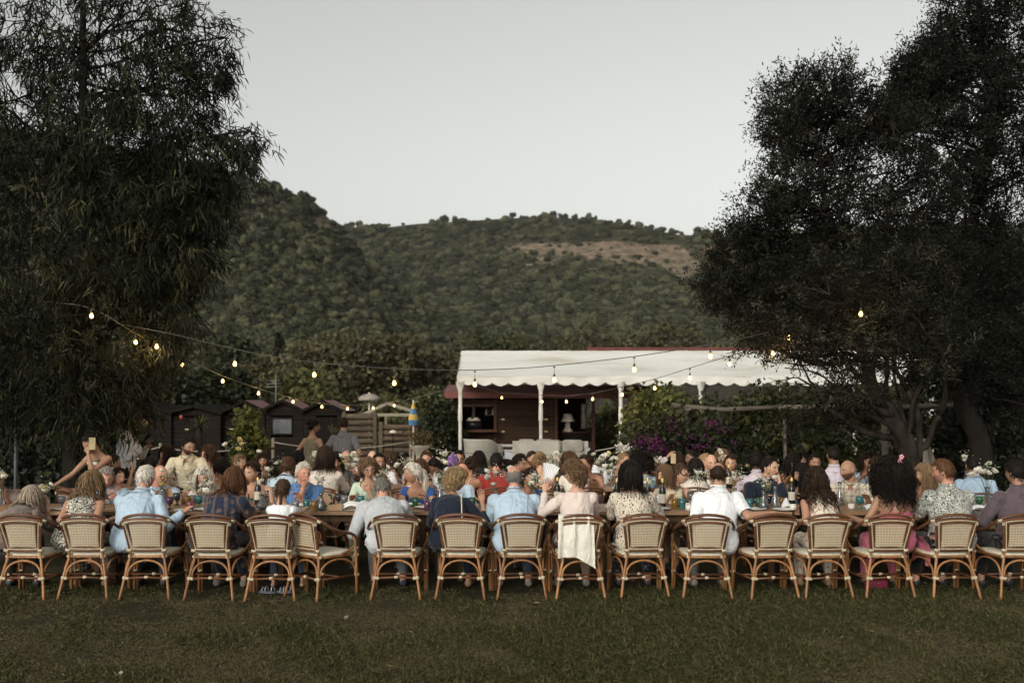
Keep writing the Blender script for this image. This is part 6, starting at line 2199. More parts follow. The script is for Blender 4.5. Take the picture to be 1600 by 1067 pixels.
def finish_person(i, q, g, V, Nn, faces, zone, t):
    r = np.random.default_rng(500 + i)
    fem = q['sex'] == 'f'
    m = MB()
    m.add(V, faces)
    hm = head_geo(fem, q['near'] or q.get('hi', False))
    HV = np.vstack(hm.v)
    m.add(g['C'] + (HV * g['hk']) @ g['Rm'].T, np.vstack(hm.q), np.vstack(hm.t))
    nbody = len(V)
    for key in ('L', 'R'):
        W, hd, pn, s = g['arms'][key]
        hg = hand_geo(W - hd * .012, hd, pn, s, q['k'] * .96, q.get('curl', .30))
        m.add(np.vstack(hg.v), np.vstack(hg.q), np.vstack(hg.t) if hg.t else ())
    me = m.mesh('person')
    hpv = np.full((len(me.vertices), 3), -9.0, dtype=np.float32)
    hpv[nbody:nbody + len(HV)] = HV
    a = me.attributes.new('hp', 'FLOAT_VECTOR', 'POINT'); a.data.foreach_set('vector', hpv.ravel())
    o = obj_from('person', me, SKIN)
    o.location = q['loc']; o.rotation_euler = (0, 0, -R(q['yaw']))
    sc_ = SKINS[q['skin']]
    j = 1 + .10 * (r.random() - .5)
    o.color = (sc_[0] * j, sc_[1] * j, sc_[2] * j, 1)
    hc = HAIRS[q['hair']]
    o['brow'] = [v * .9 for v in (hc if q['hair'] not in ('white',) else (.35, .33, .30))]
    o['beard'] = float(q.get('beard', 0.0))
    tag(o, q['label'], 'person', q.get('group', 'wedding guests at the tables'))
    # clothes: shells lifted off the body
    upper = lambda z_, tt: ((z_ == 0) & (tt < q['neck']) & (tt > -.2)) | (((z_ == 2) | (z_ == 4)) & (tt <= q['sleeve'])) | (((z_ == 3) | (z_ == 5)) & (tt <= q['sleeve'] - 1)) | ((z_ == 1) & (tt < (.36 if q.get('collar') else .16 if q['neck'] > .945 else -1)))
    lower = lambda z_, tt: ((z_ == 0) & (tt < .10)) | ((z_ == 6) & (tt <= q['legs'])) | ((z_ == 7) & (tt <= q['legs'] - 1))
    fold = vnoise(V * np.array([1, 1, .6]), 15, 700 + i) * .0075 + vnoise(V * np.array([1.4, 1, .5]), 34, 900 + i) * .0035
    def shell(name, mask, off, mat):
        fk = mask[faces].all(1)
        if fk.sum() < 6: return None
        f2 = faces[fk]
        used = np.unique(f2)
        mp = np.full(len(V), -1); mp[used] = np.arange(len(used))
        VV = V[used] + Nn[used] * (off[used] + fold[used])[:, None]
        mm = MB().add(VV, mp[f2])
        return mm
    lo_off = np.where(zone == 0, .016 + .012 * np.clip((.45 - t) / .45, 0, 1), .011 + .004 * t)
    if q['style'] and q.get('loose'): lo_off = lo_off + q['loose'] * np.where(zone == 0, np.clip((.8 - t), 0, 1), .22)
    umask = upper(zone, t)
    if q.get('strap') is not None:             # strappy tops cut low at the back
        umask = (zone == 0) & (t < q['strap'])
    same = q['bottom'] == q['topw']
    kind_top = q.get('garment', 'shirt' if not fem else 'blouse')
    if same: umask = umask | lower(zone, t)
    mm = shell(kind_top, umask, lo_off, None)
    mt = CL[q['topw']]
    if mm is not None:
        # collar
        if q.get('collar'):
            N, rt, T = g['N'], g['rt'], g['T'][8]
            n = 22
            aa = np.linspace(PI * .5 + .35, PI * 2.5 - .35, n)          # open at the front
            fwd = np.cross(T, rt); fwd = fwd / np.linalg.norm(fwd)
            V_ = []
            for (dz, rr_) in ((-.034, 1.75), (-.006, 1.36), (.022, 1.16), (.030, 1.22), (.008, 1.52), (-.022, 1.92), (-.046, 2.05)):
                for a_ in aa:
                    V_.append(N + T * dz + (rt * math.cos(a_) + fwd * math.sin(a_)) * g['nr'] * rr_)
            mm.add(np.array(V_), grid_quads(7, n, False))
        if q.get('strap') is not None:
            for s in (-1, 1):
                sp, T, rt = g['sp'], g['T'], g['rt']
                fwd = np.cross(T[6], rt)
                pb = []
                for th_, u in zip(np.linspace(0, 1, 9), np.linspace(0, 1, 9)):
                    ang = PI * th_
                    uu = q['strap'] + (.93 - q['strap']) * math.sin(ang) ** .6 if True else 0
                    ii = min(uu * 8, 7.99); i0 = int(ii); f_ = ii - i0
                    c_ = sp[i0] * (1 - f_) + sp[i0 + 1] * f_
                    dep = np.interp(uu, np.linspace(0, 1, 9), g['ad'])
                    wid = np.interp(uu, np.linspace(0, 1, 9), g['aw'])
                    xo = .075 * q['k'] * s
                    yo = -dep * math.sqrt(max(.05, 1 - (xo / wid) ** 2)) * math.cos(ang) * 1.10
                    pb.append(c_ + rt * xo + fwd * yo + np.array([0, 0, .010 * math.sin(ang)]))
                mm.tube(catmull(pb, 3), .0065, 6)
        mm.build(q.get('garment', 'dress' if same and fem else kind_top), mt, o)
    if not same:
        lm = lower(zone, t)
        mm = shell('trousers', lm, np.full(len(V), .011), None)
        if mm is not None: mm.build('skirt' if q.get('skirt') else 'trousers', CL[q['bottom']], o)
    if q['shoes'] is not None:
        for s_ in (-1, 1):
            mm = shell('shoe', (zone == 8) & (V[:, 0] * s_ > 0), np.full(len(V), .006) - fold, None)
            if mm is not None: mm.build('shoe', q['shoes'], o)
    # hair
    hg = make_hair(q['style'], g['C'], g['Rm'], fem, 40 + i, q['near'], g['tor'], g['hk'])
    if hg is not None:
        hv, hq, ha = hg
        hme = np_mesh('hair', hv, [hq[hq[:, 2] != hq[:, 3]], hq[hq[:, 2] == hq[:, 3]][:, :3]])
        vattr(hme, 'v', ha)
        ho = obj_from('hair', hme, HAIR, o)
        ho.color = (*hc, 1)
    C, Rm, hk = g['C'], g['Rm'], g['hk']
    H_ = lambda p_: C + Rm @ (np.array(p_) * hk)
    if q['style'] == 'scarf':
        D = head_dirs(30, 22); p = head_shape(D, True)
        p2 = p * (1.10 + .03 * vnoise(p, 60, i)[:, None])
        keep = (p[:, 2] > .02) | ((p[:, 1] < .0) & (p[:, 2] > -.06))
        qd = grid_quads(22, 30, True)[:, ::-1]
        sm = MB().add(C + (p2 * hk) @ Rm.T, qd[keep[qd].all(1)])
        top_ = (C + (p2[:30] * hk) @ Rm.T)
        sm.add(np.vstack([top_, top_.mean(0)]), (), [(j_, (j_ + 1) % 30, 30)[::-1] for j_ in range(30)])
        sm.sphere(H_((0, -.10, -.03)), .03, 10, 8)
        sm.build('head_scarf', CL[q.get('scarf', 'scarf')], o)
    ex = q.get('extra', ())
    if 'glasses' in ex or 'shades' in ex:
        gm = MB()
        for s in (-1, 1):
            a = np.linspace(0, 2 * PI, 15)
            ring = np.array([H_((s * .032 + .0205 * math.cos(t_), .100, .004 + .0165 * math.sin(t_))) for t_ in a])
            gm.tube(ring, .0022, 5, False)
            gm.tube([H_((s * .052, .098, .008)), H_((s * .078, .05, .008)), H_((s * .080, -.01, .002))], .0022, 5)
            if 'shades' in ex:
                gm.add(np.vstack([ring[:-1], [ring[:-1].mean(0)]]), (), [(j_, (j_ + 1) % 14, 14) for j_ in range(14)])
        gm.tube([H_((-.012, .101, .006)), H_((.012, .101, .006))], .0022, 5)
        gm.build('glasses', plain('glasses_frame', (.012, .011, .011), .3), o)
    if 'headshades' in ex:
        gm = MB()
        for s in (-1, 1):
            gm.sphere(H_((s * .035, .078, .098)), (.026, .012, .018), 10, 8)
        gm.tube([H_((-.075, .0, .05)), H_((-.06, .075, .09)), H_((.06, .075, .09)), H_((.075, .0, .05))], .003, 5)
        gm.build('sunglasses', plain('glasses_frame', (.012, .011, .011), .3), o)
    if 'earring' in ex:
        em = MB()
        for s in (-1, 1):
            em.tube([H_((s * .082, -.004, -.035)), H_((s * .083, -.004, -.062))], [.004, .008], 7)
        em.build('earring', plain('gold', (.5, .38, .16), .3, metal=.8), o)
    if 'flower' in ex:
        fm = MB()
        c0 = H_(q.get('flower_at', (.085, -.07, .07)))
        for b_ in range(3):
            cc = c0 + r.normal(size=3) * .022
            for a_ in range(5):
                d = np.array([math.cos(a_ * 1.256), .35, math.sin(a_ * 1.256)])
                fm.sphere(cc + Rm @ d * .016, (.012, .009, .012), 7, 5)
        fm.build('hair_flower', plain('pink_petal', (.55, .26, .30), .7), o)
    if 'headband' in ex:
        a = np.linspace(-1.7, 1.7, 17)
        MB().tube([H_((.088 * math.sin(t_), -.005, .132 * math.cos(t_) if abs(t_) < 1.5 else .02)) for t_ in a], .006, 6).build('headband', CL['white'], o)
    if 'feather' in ex:
        cl = [(H_((.02 * r.normal(), -.02 + .03 * r.normal(), .125)), np.array([r.normal() * .6, r.normal() * .3, .9]), .10) for _ in range(26)]
        fo = foliage('feather_headpiece', cl, plain('feather_white', (.55, .53, .48), .9), o, 6, .05, .016, 'dia', .2, 0, r, .2)
    if 'cap' in ex:
        D = head_dirs(30, 20); p = head_shape(D, True) * 1.09
        keep = p[:, 2] > .035
        qd = grid_quads(20, 30, True)[:, ::-1]
        cm = MB().add(C + (p * hk) @ Rm.T, qd[keep[qd].all(1)])
        cm.build('cap', CL['linen'], o)
    if 'necklace' in ex:
        n = 26
        aa = np.linspace(0, 2 * PI, n)
        nm = MB()
        fwd = np.cross(g['T'][8], g['rt'])
        for a_ in aa[:-1]:
            nm.sphere(g['N'] + g['T'][8] * (.012 - .02 * math.sin(a_)) + (g['rt'] * math.cos(a_) + fwd * math.sin(a_)) * g['nr'] * 1.35, .008, 7, 5)
        nm.build('necklace', plain('pearl', (.60, .56, .50), .35), o)
    if 'drape' in ex:
        for s in (-1, 1):
            V_ = []
            for j_ in range(8):
                t_ = j_ / 7
                for i_ in range(14):
                    u = i_ / 13
                    V_.append((s * (.19 + .075 * min(1, t_ * 3) + .012 * math.sin(u * 15 + t_ * 3) * (.3 + t_)), -.16 + .36 * u + .02 * math.sin(u * 9) * t_, .60 - t_ * (.24 + .06 * math.sin(u * 7 + s))))
            MB().add(np.array(V_), grid_quads(8, 14, False)).build('skirt_drape', mt, o)
    if 'bagstrap' in ex:
        sp, rt, T = g['sp'], g['rt'], g['T']
        fwd = np.cross(T[5], rt)
        pts = [sp[8] + rt * .10 - fwd * .045 + T[8] * .012, sp[7] + rt * .115 - fwd * .105, sp[5] + rt * .135 - fwd * .138, sp[3] + rt * .15 - fwd * .135, sp[1] + rt * .17 - fwd * .12]
        MB().tube(catmull(pts, 4), .006, 6).build('bag_strap', CREAM, o)
    q['obj'] = o; q['geo'] = g
# ============================================================ who sits where
NY = 10.02      # hips of the front row
near_chairs = [(37, 0), (130, 2), (226, -3), (331, 1), (424, 2), (618, 0), (722, 2), (814, 0), (905, 0), (1003, -3), (1105, -2), (1205, -4), (1290, -2), (1390, -2), (1490, -6), (1598, 0)]
nd = dict(near=True, Y=NY)
person('woman with chin-length grey bob and taupe top, far left front row', 48, 757, yaw=4, head=10, hair='beige', style='bob', topw='taupe', bottom='black', sleeve=1.3, R='table2', neck=.96, **nd)
person('woman with highlighted shoulder hair in black and white swirl halter top', 143, 733, yaw=4, head=14, hair='dblonde', style='wavy', topw='swirl', bottom='swirl', sleeve=-1, neck=.90, skin='tan', L=(-.24, .22, .72), R=(.26, .30, .72), build=1.08, shoes=SHOE_T, **nd)
person('white-haired man in light blue shirt, seen from behind at left', 228, 725, yaw=6, head=25, sex='m', hair='white', style='short', topw='sky', bottom='denim', sleeve=1.92, collar=True, build=1.08, R=(.42, .30, .80), skin='ruddy', loose=.02, **nd)
person('auburn-haired woman wrapped in dark patterned shawl', 365, 728, yaw=10, head=12, hair='auburn', style='bob', topw='shawl', bottom='shawl', sleeve=1.95, neck=.99, side=9, loose=.05, build=1.1, garment='shawl', shoes=SHOE_G, **nd)
person('small girl with dark braid and white top', 442, 751, yaw=0, head=2, k=.74, hair='brown', style='braid', topw='white', bottom='denim', sleeve=.5, lean=6, shoes=None, **nd)
person('grey-haired man in pale grey shirt bowed over the table', 597, 743, yaw=-6, head=-12, sex='m', hair='greyd', style='short', topw='greylin', bottom='grey', sleeve=1.95, neck=.98, side=-9, nod=38, L=(-.36, .46, .52), R='table', build=1.12, shoes=SHOE_N, loose=.03, skin='ruddy', **nd)
person('blonde short-haired woman in navy top with white bag strap', 712, 726, yaw=6, head=62, hair='blonde', style='bouffant', topw='navy', bottom='navy', sleeve=1.5, R=(.30, .38, .90), neck=.97, extra=('necklace', 'bagstrap'), skin='tan', shoes=SHOE_T, garment='blouse', **nd)
person('bald-crowned man in pale blue shirt at the centre', 803, 727, yaw=0, head=-6, sex='m', hair='greyd', style='fringe', topw='sky', bottom='denim', sleeve=1.9, collar=True, build=1.12, neck=.99, shoes=SHOE_G, skin='ruddy', loose=.03, **nd)
person('woman in sheer pale blouse and sunglasses holding a white fan', 897, 714, yaw=-4, head=-62, hair='lbrown', style='bouffant', topw='sheer', bottom='tan', sleeve=1.85, L=(-.30, .26, 1.02), poleL=(-.7, .2, -1), R='table', neck=.97, extra=('shades',), shoes=SHOE_G, loose=.02, **nd)
person('woman with black bob in cream print blouse and dark floral skirt', 985, 717, yaw=2, head=-4, hair='black', style='bob', topw='ditsy', bottom='darkf', sleeve=1.55, side=-6, neck=.98, build=1.12, R=(.26, .44, .82), loose=.02, skirt=True, **nd)
person('balding man in white short-sleeved shirt resting an arm on the empty chair', 1122, 722, yaw=0, head=12, sex='m', hair='dbrown', style='fringe', topw='white', bottom='grey', sleeve=.95, side=5, R=(.52, -.04, .82), poleR=(.3, -.8, -.5), L='rest', collar=True, neck=.99, build=1.08, loose=.03, shoes=SHOE_G, skin='tan', **nd)
person('woman with long curly dark hair in cream rose-print dress', 1275, 727, yaw=0, head=0, hair='dbrown', style='curly', topw='rose', bottom='rose', sleeve=-1, neck=.92, L='side', skin='tan', shoes=SHOE_T, **nd)
person('woman with huge black curls and pink flower in pink strap dress', 1395, 711, yaw=-2, head=-8, hair='black', style='bigcurl', topw='pink', bottom='pink', strap=.52, skin='olive', extra=('flower', 'drape'), flower_at=(.04, -.15, .10), L=(-.34, .30, .74), R='table', build=1.05, **nd)
person('brown-haired man in black and white leafy shirt looking left', 1474, 714, yaw=-8, head=-55, sex='m', hair='auburn', style='short', topw='tropic', bottom='black', sleeve=.9, side=-5, beard=.35, collar=True, build=1.12, neck=.98, loose=.03, skin='ruddy', **nd)
person('dark-haired man in mauve-grey shirt at the right edge', 1586, 716, yaw=-6, head=-22, sex='m', hair='black', style='short', topw='mauve', bottom='black', sleeve=1.9, collar=True, build=1.08, L=(-.30, .38, .78), loose=.03, skin='olive', **nd)

OY = 12.02
od = dict(near=True, Y=OY)
person('man in taupe shirt cut off by the left edge', -6, 733, yaw=170, head=150, sex='m', hair='greyd', style='short', topw='taupe', bottom='black', collar=True, skin='tan', **od)
person('grey-haired man in blue shirt looking down beside the child', 166, 727, yaw=175, head=150, sex='m', hair='grey', style='short', topw='skyd', bottom='denim', nod=22, collar=True, skin='ruddy', **od)
person('dark-haired child in pale blue beside the grey-haired man', 184, 747, yaw=150, head=120, k=.76, hair='black', style='short', topw='sky', bottom='denim', sleeve=.6, lean=10, sex='m', near=True, Y=11.78)
person('bald smiling man in light blue shirt looking right', 250, 727, yaw=165, head=110, sex='m', hair='grey', style='bald', topw='sky', bottom='denim', collar=True, skin='ruddy', beard=.12, **od)
person('white-haired woman behind the white roses', 318, 727, yaw=180, head=170, hair='white', style='bob', topw='offwhite', bottom='tan', **od)
person('dark-haired woman in black dress with low neckline looking left', 394, 719, yaw=178, head=205, hair='dbrown', style='bun', topw='black', bottom='black', strap=.62, nod=10, skin='fair', **od)
person('white-haired man in bright blue polo with hand at his chin', 474, 720, yaw=168, head=142, sex='m', hair='white', style='short', topw='polo', bottom='denim', sleeve=.9, collar=True, R='face', L='cross', skin='ruddy', build=1.1, **od)
person('smiling woman with curly brown hair and glasses in mint top', 576, 711, yaw=178, head=160, hair='lbrown', style='bouffant', topw='mint', bottom='mint', sleeve=.8, neck=.93, extra=('glasses',), L=(-.02, .40, .88), skin='fair', nod=14, tilt=8, **od)
person('white-haired woman with low ponytail in royal blue dress', 645, 721, yaw=190, head=255, hair='white', style='pony', topw='royal', bottom='royal', sleeve=.3, neck=.86, skin='tan', **od)
person('bald man in pale blue shirt turned away from the camera', 722, 724, yaw=25, head=30, sex='m', hair='dblonde', style='bald', topw='sky', bottom='denim', L='lap', R='lap', collar=True, skin='ruddy', near=True, Y=12.1)
person('dark-haired youth in blue half hidden behind the bald crown', 828, 728, yaw=175, head=150, sex='m', k=.94, hair='dbrown', style='mop', topw='royal', bottom='denim', sleeve=.8, skin='tan', **od)
person('woman with brown bun and clear glasses in white top looking right', 1062, 722, yaw=170, head=112, hair='brown', style='bun', topw='offwhite', bottom='tan', strap=.80, extra=('glasses',), skin='fair', **od)
person('brown-haired child turned left beside the dark wine bottle', 1040, 741, yaw=200, head=250, k=.80, hair='lbrown', style='bob', topw='cream', bottom='tan', lean=10, near=True, Y=11.75)
person('dark-haired man in black jacket with fingers at his lips', 1203, 712, yaw=172, head=135, sex='m', hair='black', style='short', topw='navy', bottom='black', sleeve=1.95, collar=True, L='face', skin='fair', build=1.08, **od)
person('dark-haired woman in profile facing left beside the curly-haired woman', 1255, 722, yaw=190, head=262, hair='black', style='long', topw='brightf', bottom='black', sleeve=-1, neck=.88, skin='olive', near=True, Y=11.95)
person('bald bearded man in cream checked shirt looking left', 1325, 719, yaw=195, head=250, sex='m', hair='dbrown', style='bald', topw='plaidc', bottom='khaki', sleeve=.95, beard=.8, collar=True, skin='olive', **od)
person('long dark-haired woman with bare shoulder beside the pink dress', 1372, 712, yaw=-60, head=-70, hair='dbrown', style='long', topw='tan', bottom='tan', strap=.6, skin='olive', L='lap', R='lap', near=True, Y=11.95)
person('woman with long light brown hair facing left behind the leafy shirt', 1444, 722, yaw=200, head=250, hair='dblonde', style='long', topw='tan', bottom='tan', strap=.7, skin='tan', near=True, Y=12.0)
person('dark-haired man in light blue shirt turned away at right', 1520, 712, yaw=15, head=10, sex='m', hair='black', style='crop', topw='skyd', bottom='denim', collar=True, L='lap', R='lap', skin='olive', near=True, Y=12.15)

# standing people
person('standing woman in striped tank top with phone at her face', 141, 676, 12.75, yaw=192, head=205, pose='stand', lean=27, hair='black', style='short', topw='tank', bottom='black', sleeve=-1, neck=.93, R=(.40, .50, .88), L=('h', -.05, .13, -.05), nod=34, skin='olive', near=True, shoes=SHOE_T, group='people standing among the tables')
person('standing bearded man in cream shirt leaning over the table', 294, 682, 13.0, yaw=172, head=128, pose='stand', lean=33, sex='m', hair='black', style='short', topw='cream', bottom='black', collar=True, R=(.30, .50, .95), L=(-.30, .50, .95), nod=18, beard=.85, skin='olive', near=True, build=1.05, group='people standing among the tables')
person('standing woman with dark bun in sage patterned dress', 491, 655, 17.3, yaw=20, head=62, pose='stand', lean=2, hair='black', style='bun', topw='sagef', bottom='sagef', sleeve=-1, neck=.90, R=(.30, .22, 1.02), L='down', skin='tan', near=True, extra=('headshades',), group='people standing among the tables')
person('standing man in grey plaid shirt with his back to the camera', 537, 652, 17.3, yaw=2, head=-10, pose='stand', lean=2, sex='m', hair='dbrown', style='crop', topw='plaidg', bottom='grey', sleeve=.9, collar=True, L='down', R='down', skin='tan', near=True, build=1.06, group='people standing among the tables')
person('person in white shirt standing half hidden by the left tree', 203, 648, 15.4, yaw=95, head=100, pose='stand', lean=4, sex='m', hair='dbrown', style='short', topw='white', bottom='black', sleeve=1.9, collar=True, R=(.10, .34, 1.20), L=(-.15, .30, 1.25), skin='tan', near=True, group='people standing among the tables')

# second table, near side (backs to the camera)
AY = 12.95
ad_ = dict(Y=AY, bottom='black')
person('woman with dark bun in pale blue strap dress reaching right', 176, 708, yaw=40, head=55, hair='dbrown', style='bun', topw='sky', strap=.66, R=(.30, .48, 1.0), skin='tan', hi=True, **ad_)
person('black-haired guest hidden behind the white-haired man', 236, 711, yaw=0, head=10, sex='m', hair='black', style='short', topw='grey', skin='olive', **ad_)
person('guest with round black hair and bare brown back', 346, 713, yaw=0, head=0, hair='black', style='mop', topw='tan', strap=.55, skin='brown', **ad_)
person('brown-haired guest in light blue shirt seen from behind', 450, 712, yaw=2, head=10, sex='m', hair='brown', style='mop', topw='sky', collar=True, skin='fair', **ad_)
person('woman with dark shoulder hair in white linen shirt, back to camera', 508, 695, yaw=4, head=0, hair='dbrown', style='bob', topw='linen', skin='fair', sleeve=1.9, build=1.1, loose=.03, near=True, collar=True, **ad_)
person('woman with long straight brown hair and bare shoulders beside the white napkin', 657, 715, yaw=8, head=15, hair='brown', style='long', topw='offwhite', strap=.6, skin='tan', **ad_)
person('woman with dark updo and bare back in strappy dress', 737, 711, yaw=20, head=30, hair='dbrown', style='bun', topw='offwhite', strap=.45, skin='tan', R='table', **ad_)
person('man in red shirt seen from behind', 776, 706, yaw=-5, head=10, sex='m', hair='black', style='short', topw='red', collar=True, skin='tan', sleeve=.9, build=1.1, Y=13.0, bottom='denim')
person('woman with strawberry blonde updo and bare back', 843, 704, yaw=0, head=-5, hair='dblonde', style='bun', topw='offwhite', strap=.45, skin='fair', **ad_)
person('woman with headband glancing left behind the short-haired woman', 890, 704, yaw=-20, head=-60, hair='brown', style='bob', topw='offwhite', skin='fair', extra=('headband',), **ad_)
person('guest with large black afro in bright blue patterned dress', 1002, 702, yaw=5, head=0, hair='black', style='afro', topw='brightf', bottom='brightf', neck=.9, skin='brown', Y=AY, near=True)
person('woman with long straight black hair before the bald guest', 1087, 714, yaw=10, head=20, hair='black', style='long', topw='offwhite', skin='tan', **ad_)
person('dark curly-haired man in lavender shirt turned away', 1181, 704, yaw=-8, head=10, sex='m', hair='black', style='mop', topw='lav', collar=True, skin='brown', build=1.12, Y=12.9, bottom='grey', near=True)
person('man in pale lavender shirt with back to the camera, taller than his neighbours', 1302, 696, yaw=0, head=0, sex='m', hair='black', style='crop', topw='lav', collar=True, skin='olive', Y=13.0, bottom='black', near=True)

# second table, far side (faces to the camera)
BYY = 14.62
bd = dict(Y=BYY, bottom='black', hi=True)
person('bearded long-haired man with raised hand left of the cream shirt', 261, 695, yaw=175, head=220, sex='m', hair='dbrown', style='wavy', topw='plaidc', beard=.9, R='face', skin='tan', **bd)
person('smiling woman with wavy brown hair right of the cream shirt', 326, 694, yaw=180, head=225, hair='brown', style='wavy', topw='tan', strap=.7, skin='fair', **bd)
person('woman with light bun glancing right behind the auburn hair', 374, 708, yaw=190, head=110, hair='lbrown', style='bun', topw='sage', skin='fair', **bd)
person('dark-haired woman facing the camera in front of the yellow-green shrub', 411, 704, yaw=180, head=170, hair='dbrown', style='bob', topw='black', skin='tan', **bd)
person('dark-skinned woman with sunglasses on her hair and gold earring', 434, 714, yaw=190, head=235, hair='black', style='bob', topw='offwhite', skin='dark', strap=.72, extra=('headshades', 'earring'), Y=13.9 + .3, bottom='tan', hi=True)
person('black-haired guest behind the light blue shirt', 464, 703, yaw=10, head=20, hair='black', style='bob', topw='black', skin='olive', Y=15.6, bottom='black')
person('dark-haired woman looking down behind the white linen shirt', 526, 704, yaw=185, head=170, hair='black', style='bob', topw='grey', nod=30, skin='fair', **bd)
person('bald guest behind the flowers left of the curly-haired woman', 541, 704, yaw=180, head=190, sex='m', hair='dblonde', style='bald', topw='linen', skin='ruddy', Y=15.6, bottom='black')
person('bald guest farthest back beneath the timber wall', 582, 704, yaw=180, head=170, sex='m', hair='dblonde', style='bald', topw='white', skin='pale', Y=15.7, bottom='black')
person('dark-haired man behind the curly-haired woman', 592, 706, yaw=180, head=150, sex='m', hair='black', style='short', topw='white', skin='olive', beard=.5, **bd)
person('woman with long brown hair in profile right of the curly-haired woman', 609, 703, yaw=200, head=262, hair='brown', style='long', topw='white', skin='fair', Y=15.4, bottom='black', hi=True)
person('black-haired guest left of the planter bowl', 629, 705, yaw=60, head=75, hair='black', style='mop', topw='grey', skin='tan', Y=15.0, bottom='black')
person('brown-haired young man below the planter bowl facing the camera', 667, 702, yaw=180, head=190, sex='m', hair='brown', style='mop', topw='linen', skin='fair', Y=15.5, bottom='black', hi=True)
person('woman with short black hair looking down', 679, 714, yaw=185, head=200, hair='black', style='mop', topw='offwhite', nod=30, skin='tan', Y=14.2, bottom='black', hi=True)
person('guest wearing a purple head scarf', 708, 708, yaw=150, head=30, hair='black', style='scarf', topw='lav', skin='tan', **bd)
person('dark-haired man with glasses behind the purple scarf', 717, 702, yaw=180, head=170, sex='m', hair='black', style='short', topw='white', skin='tan', extra=('glasses',), Y=15.7, bottom='black')
person('woman with long black hair right of the updo', 748, 703, yaw=5, head=20, hair='black', style='long', topw='black', skin='tan', Y=15.4, bottom='black')
person('woman with black hair bent over below the red shirt', 790, 716, yaw=170, head=120, hair='black', style='bob', topw='offwhite', nod=28, skin='fair', Y=14.0, bottom='black', hi=True)
person('curly black-haired man with glasses looking right', 812, 707, yaw=170, head=120, sex='m', hair='black', style='mop', topw='grey', skin='fair', extra=('glasses',), Y=14.5, bottom='black', hi=True)
person('dark-haired man beside the strawberry blonde', 831, 704, yaw=175, head=140, sex='m', hair='dbrown', style='crop', topw='black', beard=.6, skin='tan', Y=15.6, bottom='black', hi=True)
person('dark-haired woman in floral top in profile left', 915, 709, yaw=195, head=240, hair='dbrown', style='bun', topw='multi', skin='tan', Y=14.1, bottom='tan', strap=.68, hi=True, extra=('earring',))
person('dark-haired man in white shirt behind the floral woman', 925, 702, yaw=0, head=30, sex='m', hair='black', style='short', topw='white', skin='tan', Y=15.4, bottom='black')
person('cropped fair-haired guest wearing a white feather headpiece', 973, 706, yaw=170, head=110, sex='m', hair='dblonde', style='crop', topw='white', skin='fair', extra=('feather',), Y=14.7, bottom='black', hi=True)
person('dark-skinned guest right of the afro', 1021, 707, yaw=180, head=160, hair='black', style='short', topw='offwhite', skin='brown', Y=15.3, bottom='black', hi=True)
person('dark-haired guest holding up a phone', 1062, 708, yaw=0, head=-20, hair='dbrown', style='mop', topw='lav', skin='tan', L=(-.20, .35, 1.10), Y=15.0, bottom='black')
person('brown-skinned man in profile above the long black hair', 1081, 703, yaw=190, head=255, sex='m', hair='black', style='crop', topw='grey', skin='brown', Y=15.8, bottom='black', hi=True)
person('guest wearing a pale cap behind the bald guest', 1102, 707, yaw=180, head=130, hair='blonde', style='short', topw='linen', skin='fair', extra=('cap',), Y=15.2, bottom='black')
person('bald stern man in cream shirt above the balding man', 1111, 710, yaw=178, head=172, sex='m', hair='dbrown', style='bald', topw='cream', skin='pale', Y=14.3, bottom='khaki', hi=True, collar=True)
person('woman with light brown wavy hair farthest back at right', 1128, 700, yaw=180, head=200, hair='lbrown', style='wavy', topw='tan', skin='fair', Y=15.8, bottom='tan', hi=True)
person('dark-haired smiling woman in cream dress facing the camera', 1142, 708, yaw=178, head=195, hair='dbrown', style='bun', topw='cream', strap=.72, skin='fair', Y=14.3, bottom='cream', hi=True)
person('dark-haired woman in profile right near the hedge post', 1240, 706, yaw=170, head=110, hair='black', style='wavy', topw='tan', skin='olive', Y=14.6, bottom='black', hi=True, strap=.7)
person('dark-haired woman facing the camera beside the moustached man', 1254, 704, yaw=185, head=200, hair='black', style='long', topw='grey', skin='tan', Y=15.5, bottom='black', hi=True)
person('dark-haired man with high forehead above the curly-haired woman', 1273, 707, yaw=182, head=180, sex='m', hair='black', style='short', topw='grey', skin='tan', Y=14.2, bottom='black', hi=True, beard=.4)
person('long-faced dark-haired guest in pale blue near the canvas', 1355, 705, yaw=180, head=190, hair='dbrown', style='bob', topw='sky', skin='tan', Y=14.8, bottom='black', hi=True)

build_people()

# ---- chairs: one under each seated guest
lab = {}
nearp = [q for q in PEOPLE if q['Y'] == NY]
for (px_, rz) in near_chairs:
    x = XZ(px_, 9.74)
    best = min(nearp, key=lambda q: abs(q['px'] - px_))
    if px_ == 1205:
        lb = 'empty rattan armchair under the outstretched arm of the balding man'
    else:
        lb = 'rattan chair of the ' + best['label']
    w = lb.split()[:16]
    place_chair(x, 10.0 + .035 * math.sin(px_ * 1.7), -R(rz + 3.0 * math.sin(px_ * .9)), ' '.join(w), 'rattan chairs of the front row')
place_chair(XZ(507, 9.98), 10.0, -R(38), 'empty rattan armchair pulled out at an angle beside the girl', 'rattan chairs of the front row')
for q in PEOPLE:
    if q['Y'] == NY or q.get('pose') == 'stand': continue
    a = R(q['yaw'])
    full = q['Y'] < 12.6
    w = ('rattan chair under the ' + q['label']).split()[:16]
    place_chair(q['loc'][0] + .02 * math.sin(a), q['loc'][1] + .02 * math.cos(a), -a, ' '.join(w), 'rattan chairs of the rows behind', full and q['k'] > .9)
